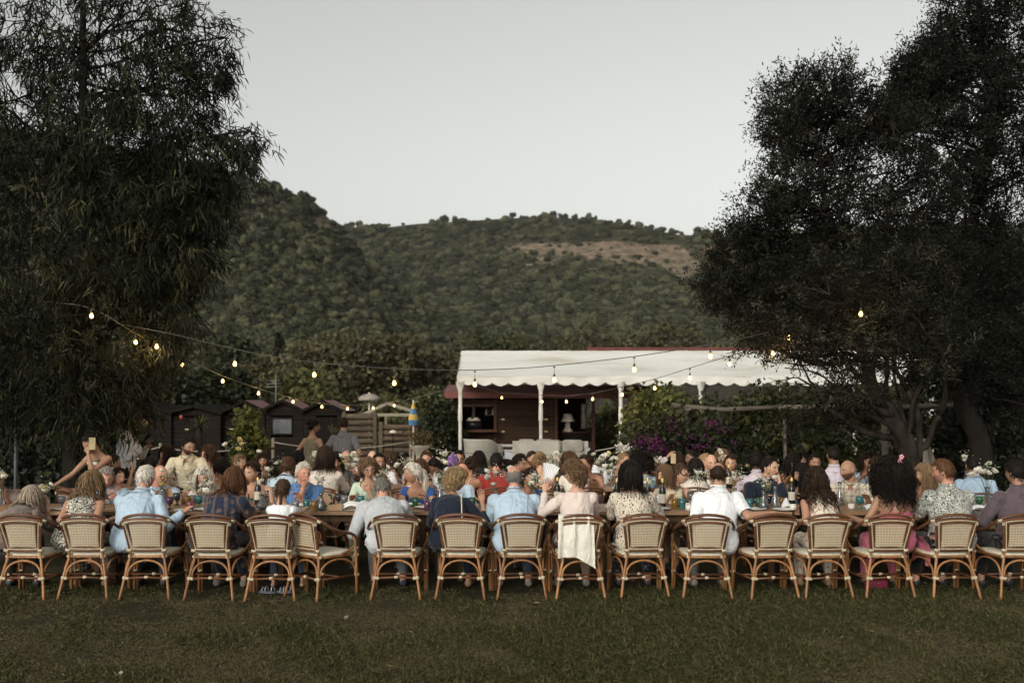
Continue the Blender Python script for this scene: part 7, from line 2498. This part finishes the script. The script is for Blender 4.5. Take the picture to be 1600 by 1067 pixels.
# ============================================================ on the tables
def goblet_mesh(h, r_):
    m = MB()
    prof = [(0, .0), (r_ * .72, .0), (r_ * .74, .006), (r_ * .20, .016), (r_ * .16, h * .30), (r_ * .30, h * .36), (r_ * .82, h * .46), (r_, h * .70), (r_ * .97, h), (r_ * .90, h), (r_ * .92, h * .70), (r_ * .74, h * .49), (0, h * .42)]
    return m.lathe(prof, sides=18).mesh('goblet')
def tumbler_mesh(h, r_):
    prof = [(0, 0), (r_ * .80, 0), (r_ * .84, .01), (r_ * .90, h * .5), (r_, h), (r_ * .93, h), (r_ * .84, h * .5), (r_ * .74, .016), (0, .014)]
    V = MB().lathe(prof, sides=20)
    v = V.v[0]
    ang = np.arctan2(v[:, 1], v[:, 0]); f = 1 + .035 * np.sign(np.sin(ang * 10)) * (np.hypot(v[:, 0], v[:, 1]) > r_ * .86)
    v[:, 0] *= f; v[:, 1] *= f
    return V.mesh('tumbler')
GCOL = {'amber': (.50, .27, .06), 'teal': (.10, .36, .38), 'green': (.06, .24, .12), 'purple': (.22, .09, .20), 'grey': (.42, .42, .45), 'pink': (.45, .10, .17), 'blue': (.16, .25, .42), 'smoke': (.10, .09, .10)}
GM = {k_: glass_mat('glass_' + k_, c_, .12, .72) for k_, c_ in GCOL.items()}
CLEAR = glass_mat('glass_clear', (.82, .86, .88), .04, .94)
GOB, TUM = goblet_mesh(.135, .041), tumbler_mesh(.105, .040)
GVAR = {}
for k_ in GCOL:
    for nm, me in (('goblet', GOB), ('tumbler', TUM)):
        c_ = me.copy(); c_.materials.append(GM[k_]); GVAR[nm, k_] = c_
def on_table(px_, Y): return (XZ(px_, Y), Y, TZ + .0015)
def glass(kind, colr, px_, Y, lab):
    o = bpy.data.objects.new(kind, GVAR[kind, colr]); link(o)
    o.location = on_table(px_, Y)
    o.rotation_euler[2] = rnd.uniform(0, 6)
    return tag(o, lab, 'glass', 'coloured glasses on the tables')
for kind, c_, px_, Y, lab in [
    ('goblet', 'purple', 265, 10.85, 'purple goblet right of the white-haired man in light blue'), ('goblet', 'blue', 253, 11.0, 'bluish goblet beside the purple goblet at left'), ('goblet', 'amber', 293, 10.95, 'amber goblet left of the shawled woman'),
    ('goblet', 'teal', 311, 11.0, 'teal goblet touching the shawled woman'), ('tumbler', 'pink', 297, 10.72, 'small pink glass before the amber goblet'), ('goblet', 'smoke', 276, 11.3, 'dark smoky goblet before the bald smiling man'), ('tumbler', 'grey', 300, 11.35, 'clear grey glass near the white roses'),
    ('tumbler', 'green', 390, 10.98, 'dark green glass before the woman in black dress'), ('tumbler', 'grey', 462, 10.8, 'grey ribbed glass right of the girl'), ('tumbler', 'teal', 479, 10.9, 'teal glass left of the amber one near the carafe'), ('tumbler', 'amber', 491, 10.74, 'amber glass beside the rose carafe'),
    ('tumbler', 'green', 514, 11.15, 'green glass behind the kraft box'), ('goblet', 'smoke', 529, 11.2, 'dark goblet behind the kraft box'), ('goblet', 'grey', 538, 11.0, 'smoky grey goblet before the mint top'), ('goblet', 'teal', 564, 10.98, 'teal goblet before the smiling woman with glasses'),
    ('tumbler', 'green', 649, 11.1, 'dark green glass before the royal blue dress'), ('tumbler', 'teal', 668, 10.82, 'teal glass stacked before the woman in navy'), ('tumbler', 'purple', 668, 10.72, 'purple glass at the table edge left of the navy top'),
    ('tumbler', 'green', 738, 11.1, 'green glass behind the navy sleeve'), ('tumbler', 'teal', 753, 11.1, 'pale teal glass right of the navy sleeve'), ('goblet', 'purple', 769, 11.0, 'purple goblet left of the central man in pale blue'), ('goblet', 'purple', 934, 10.95, 'large purplish goblet left of the print blouse'),
    ('tumbler', 'amber', 1054, 10.95, 'amber glass beside the woman in white top'), ('tumbler', 'teal', 1066, 10.95, 'blue-green glass between the amber glass and red drink'), ('tumbler', 'teal', 1171, 10.95, 'teal glass left of the two carafes'), ('tumbler', 'green', 1185, 11.0, 'green glass behind the round carafe'),
    ('tumbler', 'amber', 1221, 11.1, 'amber glass right of the tall carafe'), ('goblet', 'teal', 1343, 10.9, 'teal goblet left of the pink dress'), ('goblet', 'green', 1530, 10.9, 'dark green goblet below the right bouquet'), ('tumbler', 'amber', 190, 11.0, 'amber glass before the child in pale blue'),
    ('goblet', 'grey', 97, 10.95, 'grey goblet near the hand of the standing woman'), ('tumbler', 'amber', 1362, 13.45, 'amber glass on the second table at right'), ('tumbler', 'grey', 420, 13.5, 'clear glass on the second table near the dark-skinned woman'),
    ('goblet', 'grey', 1147, 11.2, 'pale goblet behind the outstretched arm'), ('goblet', 'grey', 840, 11.1, 'pale goblet left of the white fan'), ('tumbler', 'blue', 1020, 11.15, 'bluish glass behind the dark wine bottle')]:
    glass(kind, c_, px_, Y, lab)

def bottle(px_, Y, lab, h=.31, mat=None, foil=(.50, .36, .12), capc=True):
    root = empty('wine_bottle', on_table(px_, Y))
    MB().lathe([(0, 0), (.036, 0), (.038, .01), (.038, h * .58), (.030, h * .68), (.0145, h * .76), (.0135, h * .97), (0, h * .97)], sides=18).build('body', mat or plain('bottle_dark', (.008, .010, .008), .12, .1), root)
    MB().lathe([(.0152, h * .86), (.0160, h * .98), (.013, h), (0, h)], sides=14).build('foil', plain('foil_%d' % int(foil[0] * 99), foil, .35, metal=.4), root)
    MB().lathe([(.0386, h * .18), (.0390, h * .20), (.0390, h * .46), (.0386, h * .48)], sides=18).build('bottle_label', plain('paper_label', (.50, .46, .38), .8), root)
    return tag(root, lab, 'bottle', 'bottles on the tables')
bottle(1035, 10.95, 'tall dark wine bottle with pale foil right of the print blouse', .33)
bottle(1012, 11.3, 'dark bottle behind the print blouse')
bottle(871, 11.35, 'dark bottle with yellow cap beside the white fan')
bottle(403, 11.35, 'dark bottle with gold foil beside the black dress')
bottle(452, 13.5, 'dark bottle with gold foil on the second table')
bottle(1139, 13.5, 'bottle on the second table beside the cream dress')
bottle(1237, 11.3, 'dark bottle left of the long curly hair')
bottle(964, 11.2, 'dark bottle left of the black bob')

def carafe(px_, Y, lab, h=.24, r_=.052):
    root = empty('carafe', on_table(px_, Y))
    MB().lathe([(0, 0), (r_ * .8, 0), (r_, .02), (r_, h * .22), (r_ * .75, h * .45), (r_ * .34, h * .62), (r_ * .33, h * .86), (r_ * .5, h), (r_ * .46, h), (r_ * .29, h * .86), (r_ * .30, h * .62), (r_ * .70, h * .44), (r_ * .93, h * .22), (r_ * .9, .022), (0, .010)], sides=20).build('glass', CLEAR, root)
    MB().lathe([(0, .012), (r_ * .88, .024), (r_ * .91, h * .22), (r_ * .80, h * .34), (0, h * .34)], sides=18).build('water', glass_mat('water', (.75, .80, .80), .02, .95, 1.33), root)
    return tag(root, lab, 'carafe', 'glass carafes')
carafe(502, 10.75, 'round-bellied glass carafe beside the kraft box', .19, .055)
carafe(1193, 10.85, 'round-bellied glass carafe before the man in black jacket', .20, .055)
carafe(1211, 10.9, 'straight glass carafe beside the round-bellied one', .25, .048)
carafe(409, 10.85, 'round glass vase carafe behind the girl', .16, .06)
carafe(688, 11.2, 'tall clear carafe left of the blonde woman', .27, .05)
carafe(1312, 11.2, 'clear carafe before the bald bearded man', .27, .05)

# stemmed glass of red drink
root = empty('wine_glass', on_table(1079, 10.85))
MB().lathe([(0, 0), (.034, 0), (.034, .003), (.005, .008), (.004, .08), (.03, .105), (.042, .14), (.036, .19), (.034, .19), (.040, .14), (.027, .105), (0, .094)], sides=18).build('glass', CLEAR, root)
MB().lathe([(0, .098), (.026, .108), (.037, .138), (0, .139)], sides=16).build('drink', glass_mat('red_drink', (.65, .06, .03), .05, .6), root)
tag(root, 'stemmed glass of red drink beside the white-shirted man', 'glass')

# kraft box, cards, napkins, cups, plates
KRAFT = plain('kraft_card', (.27, .175, .105), .85, .1)
def kraft_box(px_, Y, lab, rz):
    root = empty('kraft_box', on_table(px_, Y), rz)
    m = MB().box((0, 0, .003), (.16, .12, .004))
    for c_, s_ in (((0, -.058, .035), (.16, .004, .062)), ((0, .058, .035), (.16, .004, .062)), ((-.078, 0, .035), (.004, .112, .062)), ((.078, 0, .035), (.004, .112, .062))): m.box(c_, s_)
    m.build('box', KRAFT, root, False)
    MB().bar((-.078, 0, .066), (-.15, 0, .17), .116, .004, (0, 1, 0)).build('lid', KRAFT, root, False)
    return tag(root, lab, 'box', 'kraft boxes')
kraft_box(524, 10.76, 'open kraft cardboard box before the mint top', R(6))
kraft_box(277, 11.38, 'kraft box before the bald smiling man', R(-10))
kraft_box(1010, 11.1, 'kraft box behind the print blouse', R(15))
NAPK = plain('napkin_cloth', (.60, .60, .61), .9, .06, 12, .5, 30, bdist=.01)
def napkin(px_, Y, lab, w, d, h, seed, pinch=0):
    r = np.random.default_rng(seed)
    n = 12
    u, v = np.meshgrid(np.linspace(-1, 1, n), np.linspace(-1, 1, n))
    z = h * np.clip(1 - (np.abs(u) ** 2.2 + np.abs(v) ** 2.2) * .55, 0, 1) ** (2.2 if pinch else .8)
    z = z * (1 + .22 * vnoise(np.stack([u.ravel() * 2, v.ravel() * 2, 0 * u.ravel()], -1), 1.6, seed).reshape(u.shape)) + .004
    sx = 1 - (.35 * z / h if pinch else .1)
    V = np.stack([u * w / 2 * sx, v * d / 2 * sx, z], -1).reshape(-1, 3)
    m = MB().add(V, grid_quads(n, n, False)); m.add(V * np.array([1, 1, 0]) + np.array([0, 0, .0]), grid_quads(n, n, False)[:, ::-1])
    o = m.build('napkin', NAPK); o.location = on_table(px_, Y); o.rotation_euler[2] = r.uniform(-.5, .5)
    return tag(o, lab, 'napkin', 'white napkins')
napkin(552, 10.8, 'crumpled white napkin left of the bowed man', .26, .16, .085, 1)
napkin(680, 13.5, 'peaked white napkin before the short black hair', .14, .12, .20, 2, 1)
napkin(1029, 11.2, 'white napkin behind the wine bottle', .14, .14, .12, 3, 1)
napkin(955, 10.9, 'white napkin left of the print blouse', .14, .14, .12, 4, 1)
napkin(286, 10.70, 'flat white napkin before the pink glass', .20, .12, .02, 5)
napkin(1228, 11.0, 'white napkin beside the man in black jacket', .12, .10, .11, 6, 1)
napkin(1360, 10.85, 'crumpled white napkin left of the pink dress', .16, .12, .05, 7)
napkin(1529, 10.8, 'crumpled napkin left of the mauve shirt', .16, .12, .05, 8)
napkin(468, 11.0, 'white napkin before the blue polo', .12, .1, .05, 9)
CHINA = plain('white_china', (.58, .56, .52), .25, .05)
CUP_ME = MB().lathe([(0, 0), (.026, 0), (.034, .015), (.036, .06), (.033, .06), (.031, .016), (0, .008)], sides=18).mesh('cup'); CUP_ME.materials.append(CHINA)
PLATE_ME = MB().lathe([(0, .004), (.06, .004), (.065, .0), (.08, .004), (.125, .018), (.127, .021), (.12, .020), (.078, .009), (0, .008)], sides=28).mesh('plate'); PLATE_ME.materials.append(CHINA)
for px_, Y, lab in [(1239, 10.8, 'small white cup left of the rose-print dress'), (1330, 10.85, 'small white cup right of the rose-print dress'), (678, 10.9, 'white cup left of the navy top'), (1076, 10.72, 'small white cup at the red drink')]:
    o = bpy.data.objects.new('cup', CUP_ME); link(o); o.location = on_table(px_, Y); tag(o, lab, 'cup', 'white cups')
for px_, Y, lab in [(320, 10.76, 'plate before the shawled woman'), (245, 10.8, 'plate before the white-haired man in light blue'), (485, 11.25, 'plate before the blue polo'), (575, 11.25, 'plate before the mint top'), (640, 11.25, 'plate before the royal blue dress'), (1030, 10.8, 'plate right of the print blouse'), (1065, 11.25, 'plate before the woman in white top'),
                    (1180, 10.76, 'plate below the teal glass at the empty chair'), (1225, 10.72, 'plate before the empty chair at right'), (1515, 10.8, 'plate right of the leafy shirt'), (100, 10.8, 'plate left of the swirl top'), (665, 10.95, 'plate beside the teal glass of the navy woman')]:
    o = bpy.data.objects.new('plate', PLATE_ME); link(o); o.location = on_table(px_, Y); tag(o, lab, 'plate', 'white plates')

# ---- flowers
PET = leaf_mat('petal_white', (.55, .50, .38), (.66, .63, .53), (.70, .68, .62), .3, .7, .2)
PETY = leaf_mat('petal_yellow', (.50, .36, .10), (.58, .46, .18), (.62, .54, .30), .3, .7, .2)
STEM_M = leaf_mat('stem_leaf', (.045, .060, .025), (.080, .10, .045), (.14, .15, .075), .25, .6, .3)
def rose_mesh(seed):
    r = np.random.default_rng(seed)
    V, Q, A = [], [], []
    for ring, (n, rad, h, tilt) in enumerate([(3, .006, .026, .15), (4, .012, .026, .30), (5, .019, .024, .55), (6, .026, .020, .95)]):
        for k in range(n):
            a = 2 * PI * (k + .37 * ring) / n + r.normal() * .1
            c, s = math.cos(a), math.sin(a)
            o = len(V)
            for i in range(3):
                t = i / 2
                for j in range(4):
                    u = (j / 3 - .5) * 2
                    w = .95 * rad * (1.0 - .35 * t * t) + .004
                    out = rad * (.35 + t * tilt * 1.1) + rad * .35 * (1 - u * u)
                    z = -.012 + h * t * (1.15 - .25 * u * u) * 1.4
                    V.append((c * out - s * u * w, s * out + c * u * w, z))
                    A.append(.35 + .15 * ring + .1 * t)
            for i in range(2):
                for j in range(3):
                    b = o + i * 4 + j
                    Q.append((b, b + 1, b + 5, b + 4))
    me = np_mesh('rose', np.array(V), [np.array(Q)])
    vattr(me, 'v', np.clip(A, 0, 1))
    return me
ROSES = [rose_mesh(k_) for k_ in range(3)]
ROSES_Y = [m.copy() for m in ROSES]
for m in ROSES: m.materials.append(PET)
for m in ROSES_Y: m.materials.append(PETY)
def bouquet(px_, py_, Y, lab, nr_, spread, gyp=60, yellow=0, vase=True, seed=0, rs=1.0):
    """py_: photo row of the middle of the blooms"""
    r = np.random.default_rng(seed + 300)
    zc = CZ + (HY - py_) / (F / Y) - TZ
    zc = max(zc, .16)
    root = empty('flower_vase', on_table(px_, Y))
    if vase:
        MB().lathe([(0, 0), (.03, 0), (.034, .008), (.030, zc * .25), (.022, zc * .48), (.026, zc * .56), (.024, zc * .56), (.020, zc * .48), (.026, zc * .25), (0, .012)], sides=16).build('vase', CLEAR, root)
    st = MB(); heads = []
    for k in range(nr_):
        d = r.normal(size=3) * np.array([1, .8, .75]) * spread
        h_ = np.array([d[0], d[1], zc + d[2]])
        heads.append(h_)
        st.tube(catmull([(0, 0, .03), (h_[0] * .3, h_[1] * .3, zc * .5), h_ - np.array([0, 0, .01])], 3), .0022, 5)
    cl = [(np.array([r.normal() * spread * .5, r.normal() * spread * .4, zc + r.normal() * spread * .5 - .03]), r.normal(size=3) + np.array([0, 0, .5]), .07) for _ in range(max(4, int(gyp / 5)))]
    st.build('stem', plain('stem_green', (.05, .075, .025), .7), root)
    foliage('foliage', cl, STEM_M, root, 6, .045, .018, 'dia', .3, 0, r, .2)
    for k, h_ in enumerate(heads):
        o = bpy.data.objects.new('bloom', (ROSES_Y if k < yellow else ROSES)[k % 3]); link(o, root)
        o.location = h_; o.scale = [rs * r.uniform(.8, 1.15)] * 3
        o.rotation_euler = (r.uniform(-.9, .3), r.uniform(-.6, .6), r.uniform(0, 6))
    if gyp:
        gm = MB()
        for k in range(gyp):
            c_ = np.array([r.normal() * spread * 1.1, r.normal() * spread, zc + abs(r.normal()) * spread * .9 - .02])
            V = np.array([(1, 0, 0), (-1, 0, 0), (0, 1, 0), (0, -1, 0), (0, 0, 1), (0, 0, -1)]) * .0065 * r.uniform(.6, 1.3) + c_
            gm.add(V, (), [(0, 2, 4), (2, 1, 4), (1, 3, 4), (3, 0, 4), (2, 0, 5), (1, 2, 5), (3, 1, 5), (0, 3, 5)])
        g_ = gm.build('small_blossom', plain('gyp_white', (.58, .57, .52), .8), root, False)
        g_['kind'] = 'stuff'
    return tag(root, lab, 'flowers', 'white flowers on the tables')
for i, (px_, py_, Y, lab, nr_, sp_, gyp, yel, rs_) in enumerate([
    (74, 761, 10.9, 'white and yellow roses right of the grey bob', 5, .055, 10, 1, .95), (322, 756, 11.3, 'white roses before the white-haired woman', 6, .06, 20, 0, 1.1), (254, 744, 11.35, 'white and yellow blooms before the bald smiling man', 3, .05, 6, 1, .8),
    (417, 745, 10.95, 'tall white rose with red sprays beside the girl', 3, .07, 14, 0, .95), (502, 748, 10.78, 'single white rose standing in the carafe', 2, .03, 0, 0, .9), (1196, 752, 10.95, 'white blooms before the man in black jacket', 4, .055, 40, 0, .9),
    (1543, 735, 10.95, 'white rose bouquet left of the mauve shirt', 8, .06, 16, 0, 1.0), (1148, 742, 11.3, 'small white sprays behind the white shirt', 2, .04, 40, 0, .8), (835, 746, 11.2, 'white sprays left of the white fan', 5, .055, 60, 0, .9), (775, 744, 11.3, 'white roses left of the central bald crown', 5, .06, 40, 0, .9),
    (1092, 744, 11.3, 'white sprays right of the woman with brown bun', 2, .05, 50, 0, .8), (1005, 757, 11.3, 'white stems behind the black bob', 3, .05, 20, 0, .8),
    (372, 702, 13.8, 'yellowish tall flowers before the young shrub', 5, .09, 20, 3, 1.0), (500, 718, 13.7, 'white bouquet left of the white linen shirt', 7, .08, 60, 0, 1.0), (546, 722, 13.5, 'white bouquet right of the white linen shirt', 10, .09, 60, 1, 1.1), (634, 724, 13.6, 'white sprays above the white-haired ponytail', 5, .07, 90, 0, .9),
    (690, 712, 13.8, 'white roses left of the purple scarf', 7, .09, 30, 0, 1.1), (782, 732, 13.5, 'white roses below the red shirt', 7, .08, 40, 1, 1.1), (858, 720, 13.6, 'white bouquet right of the strawberry blonde', 9, .09, 40, 0, 1.1), (875, 724, 13.8, 'white and yellow bouquet before the headband woman', 6, .07, 20, 2, 1.1),
    (940, 718, 13.8, 'cream bouquet behind the floral woman', 8, .08, 20, 1, 1.1), (958, 728, 13.4, 'pale bouquet left of the black bob', 8, .08, 20, 0, 1.1), (1026, 726, 13.5, 'white bouquet right of the black bob', 7, .08, 30, 1, 1.0), (1122, 716, 13.9, 'white blooms between the bald man and cream dress', 5, .06, 14, 0, .9),
    (1178, 730, 13.4, 'two cream roses over the lavender shoulder', 2, .04, 4, 1, 1.0), (690, 745, 11.3, 'thin white sprays left of the blonde woman', 2, .05, 70, 0, .8), (597, 740, 13.4, 'white sprays behind the bowed man', 3, .07, 70, 0, .9), (1510, 715, 13.6, 'pale blooms behind the leafy shirt', 5, .06, 10, 1, .9),
    (2, 742, 11.35, 'cream roses at the left edge of the table', 4, .05, 6, 1, .9), (440, 722, 13.5, 'yellow and white blooms near the dark-skinned woman', 4, .06, 10, 2, .9)]):
    bouquet(px_, py_, Y, lab, nr_, sp_, gyp, yel, True, i, rs_)

# ---- fan, phones, shawl, sandals, bag
c = P(849, 768, 10.33)
fan = empty('hand_fan', c)
n = 17
V_ = []
for i in range(n):
    a = R(56 + 34 * i / (n - 1))
    y = (.006 if i % 2 else -.006)
    for rr_ in (.03, .15, .30):
        V_.append((math.cos(a) * rr_, y * rr_ * 3, math.sin(a) * rr_ * 1.0))
V_ = np.array(V_)
qd = grid_quads(n, 3, False)
MB().add(V_, qd).add(V_ + np.array([0, .003, 0]), qd[:, ::-1]).build('leaf', plain('fan_paper', (.66, .66, .67), .8, .04), fan, False)
for a in (56, 90):
    MB().tube([(0, -.008, -.05), (math.cos(R(a)) * .30, -.008, math.sin(R(a)) * .30)], .004, 6).build('guard_stick', CREAM, fan)
tag(fan, 'white pleated hand fan held by the woman in sunglasses', 'fan')
def phone(px_, py_, Y, lab, rz, col_):
    o = empty('phone', P(px_, py_, Y), rz)
    MB().box((0, 0, 0), (.074, .009, .148)).build('body', plain('phone_' + lab[:4], col_, .4), o, False)
    MB().box((.02, .006, .05), (.022, .003, .03)).build('camera_bump', plain('black_plastic', (.012, .012, .013), .4), o, False)
    return tag(o, lab, 'phone')
phone(144, 693, 12.16, 'phone in pale case before the face of the standing woman', R(20), (.36, .29, .17))
phone(1052, 716, 14.65, 'phone held up above the dark-haired guest', R(0), (.35, .35, .36))
# lace shawl over the chair back
sx = XZ(905, 9.74)
n, mrow = 22, 18
V_ = []
for j in range(mrow):
    t = j / (mrow - 1)
    for i in range(n):
        u = i / (n - 1)
        x = -.205 + .335 * u + (.03 * t * (u - .3))
        fold = .012 * math.sin(u * 17 + t * 2) * (.3 + t) + .007 * math.sin(u * 31)
        if t < .14:
            tt = t / .14
            y, z = -.235 - .085 * tt, .735 + .10 * math.sin(tt * PI / 2) + .012
        else:
            tt = (t - .14) / .86
            y = -.345 - fold - .02 * math.sin(tt * PI) ; z = .845 - tt * (.43 + .09 * max(0, u - .45) * 2 - .06 * u * (1 - u))
        V_.append((x, y, z))
sh = empty('lace_shawl', (sx, 10.0, 0))
MB().add(np.array(V_), grid_quads(mrow, n, False)).build('cloth', CL['lace'], sh)
tag(sh, 'white lace shawl draped over the chair of the woman with the fan', 'shawl')
# sandals under the girl's chair
SIL = plain('sandal_strap', (.36, .38, .42), .35, .1, metal=.3); SOLE = plain('sandal_sole', (.06, .07, .09), .7)
for k, (px_, lab) in enumerate(((418, "left sandal of the pair under the girl's chair"), (446, "right sandal of the pair under the girl's chair"))):
    Yg = 10.02
    o = empty('sandal', (XZ(px_, Yg), Yg, .012), R(75 + 12 * k))
    a = np.linspace(0, 2 * PI, 21)[:-1]
    pr = np.stack([.032 * np.sin(a) * (1 + .15 * np.cos(a)), .095 * np.cos(a)], -1)
    V_ = np.vstack([np.c_[pr, np.full(20, 0)], np.c_[pr, np.full(20, .022)], [[0, 0, .022]]])
    MB().add(V_, grid_quads(2, 20, True), [(20 + j, 20 + (j + 1) % 20, 40) for j in range(20)]).build('sole', SOLE, o)
    for yy_, hh in ((.045, .035), (.01, .045), (-.06, .06)):
        t = np.linspace(0, PI, 9)
        MB().tube([(.034 * math.cos(v_), yy_, .02 + hh * math.sin(v_)) for v_ in t], .006, 6).build('strap', SIL, o)
    tag(o, lab, 'sandal', 'pair of sandals')
o = empty('clutch_bag', (XZ(1372, 10.2), 10.25, .0), R(8))
m = MB(); n = 14
a = np.arange(n) * 2 * PI / n
V_ = np.vstack([np.stack([.13 * np.sign(np.cos(a)) * np.abs(np.cos(a)) ** .5 * k_, .035 * np.sign(np.sin(a)) * np.abs(np.sin(a)) ** .5 * k_, np.full(n, z_)], -1) for z_, k_ in ((.004, .8), (.02, 1.0), (.08, .96), (.10, .85), (.102, .01))])
m.add(V_, grid_quads(5, n, True)).build('body', plain('bag_magenta', (.16, .018, .045), .5, .15), o)
MB().box((0, -.036, .075), (.03, .01, .012)).build('clasp', BRASS, o, False)
tag(o, 'dark pink clutch bag on the grass under the pink dress chair', 'bag')
# ============================================================ grass on the lawn
GRASS_M = leaf_mat('grass_blade', (.125, .099, .058), (.069, .065, .026), (.031, .036, .0125), .22, .75, .12)
def clump(seed, n, h, dry):
    r = np.random.default_rng(seed)
    c = np.stack([r.normal(size=n) * .05, r.normal(size=n) * .05, np.zeros(n)], -1)
    d = np.stack([r.normal(size=n) * .55, r.normal(size=n) * .55, np.ones(n)], -1)
    L = h * (.5 + .9 * r.random(n))
    s = np.cross(d, rand_dirs(n, r)); s /= np.linalg.norm(s, axis=1, keepdims=True)
    d /= np.linalg.norm(d, axis=1, keepdims=True)
    w = .0030
    mid = c + d * L[:, None] * .55
    tip = c + d * L[:, None] + np.stack([r.normal(size=n) * .012, r.normal(size=n) * .012, -abs(r.normal(size=n)) * .008], -1)
    V = np.stack([c - s * w, c + s * w, mid + s * w * .8, mid - s * w * .8, tip], 1).reshape(-1, 3)
    o = np.arange(n)[:, None] * 5
    me = np_mesh('grass_tuft', V, [np.hstack([o, o + 1, o + 2, o + 3]), np.hstack([o + 3, o + 2, o + 4])], False)
    vattr(me, 'v', np.repeat(np.clip(dry + r.normal(size=n) * .3, 0, 1), 5))
    return me
GC = proto_collection('grass_kinds', [clump(1, 30, .024, .8), clump(2, 30, .029, .95), clump(3, 26, .022, .45), clump(4, 22, .018, .10), clump(5, 24, .036, .6), clump(6, 20, .016, .0)], [GRASS_M] * 6)
n = 36000
u = rng.random(n)
yy = 6.0 + (11.5 - 6.0) * u ** 1.25
xx = (rng.random(n) * 2 - 1) * (yy * .56 + .3)
pp_ = np.stack([xx, yy, 0 * xx], -1)
nz = vnoise(pp_, 1.0, 31) * 1.7 + 1.0 * vnoise(pp_, 2.6, 32)
keep = (yy < 9.75 + .8 * rng.random(n)) & (rng.random(n) < np.clip(.95 - np.clip(nz - .3, 0, 1) * .9, .12, 1))
xx, yy, nz = xx[keep], yy[keep], nz[keep]
n = len(xx)
idx = np.where(nz > .30, rng.choice([3, 5, 2], n), np.where(nz > -.12, rng.choice([2, 3, 0, 4], n), rng.choice([0, 1, 4, 1], n)))
sc_ = rng.uniform(.7, 1.25, n) * np.clip(1.15 - .35 * nz, .6, 1.3)
scatter('grass', np.stack([xx, yy, ground_z(xx, yy) - .003], -1), np.stack([0 * xx, 0 * xx, rng.uniform(0, 6.28, n)], -1), np.stack([sc_ * 1.5, sc_ * 1.5, sc_], -1), idx, GC, 'short patchy lawn grass before the dining tables', 'grass')
k_ = 130
fx = (rng.random(k_) * 2 - 1) * 5.0; fy = rng.uniform(6.6, 10.2, k_)
fd = np.stack([rng.normal(size=k_), rng.normal(size=k_), .25 * rng.normal(size=k_)], -1)
V_, fs_, nv_ = leaves_np(np.stack([fx, fy, ground_z(fx, fy) + .022], -1), fd, np.stack([.3 * rng.normal(size=k_), .3 * rng.normal(size=k_), np.ones(k_)], -1), .05 + .04 * rng.random(k_), .012 + .006 * rng.random(k_), 'dia')
fm_ = np_mesh('fallen_leaves', V_, fs_, False)
vattr(fm_, 'v', np.repeat(rng.random(k_), nv_))
tag(obj_from('fallen_leaves', fm_, DRY_M), 'dry narrow leaves fallen on the lawn', 'leaves', None, 'stuff')
# fallen leaf / scrap on the lawn
SCR = plain('pale_scrap', (.30, .26, .20), .8, .15)
for k, (px_, py_, lab) in enumerate([(186, 1058, 'pale dry scrap lying on the grass at lower left'), (541, 966, 'small pale pebble on the lawn below the angled chair')]):
    Y = CZ * F / (py_ - HY)
    m = MB()
    n_ = 9
    V_ = np.array([[(.035 * (1 + k * -.5) * (i / 4 - 1) + .004 * math.sin(j * 2), .03 * (1 + k * -.6) * (j / 2 - 1) * (1 - .6 * abs(i / 4 - 1)), .012 + .012 * math.sin(i * .9 + j)) for j in range(5)] for i in range(9)])
    m.add(V_.reshape(-1, 3), grid_quads(9, 5, False))
    m.add(V_.reshape(-1, 3) * np.array([1, 1, -.2]), grid_quads(9, 5, False)[:, ::-1])
    o = m.build('scrap' if k == 0 else 'pebble', SCR); o.location = (XZ(px_, Y), Y, float(ground_z(np.array([XZ(px_, Y)]), np.array([Y]))[0]) + .012)
    tag(o, lab, 'scrap' if k == 0 else 'pebble')
# ============================================================ thin evening haze
hz = MB().box((0, 330, 75), (2400, 1400, 160)).mesh('haze', False)
hm = bpy.data.materials.new('haze_air'); hm.use_nodes = True
hn = hm.node_tree; hn.nodes.clear()
ho_ = hn.nodes.new('ShaderNodeOutputMaterial'); hv_ = hn.nodes.new('ShaderNodeVolumePrincipled')
hv_.inputs['Color'].default_value = (.92, .92, .88, 1); hv_.inputs['Density'].default_value = .00007
hn.links.new(hv_.outputs[0], ho_.inputs['Volume'])
tag(obj_from('haze', hz, hm), 'thin evening haze over the valley', 'haze', None, 'stuff')
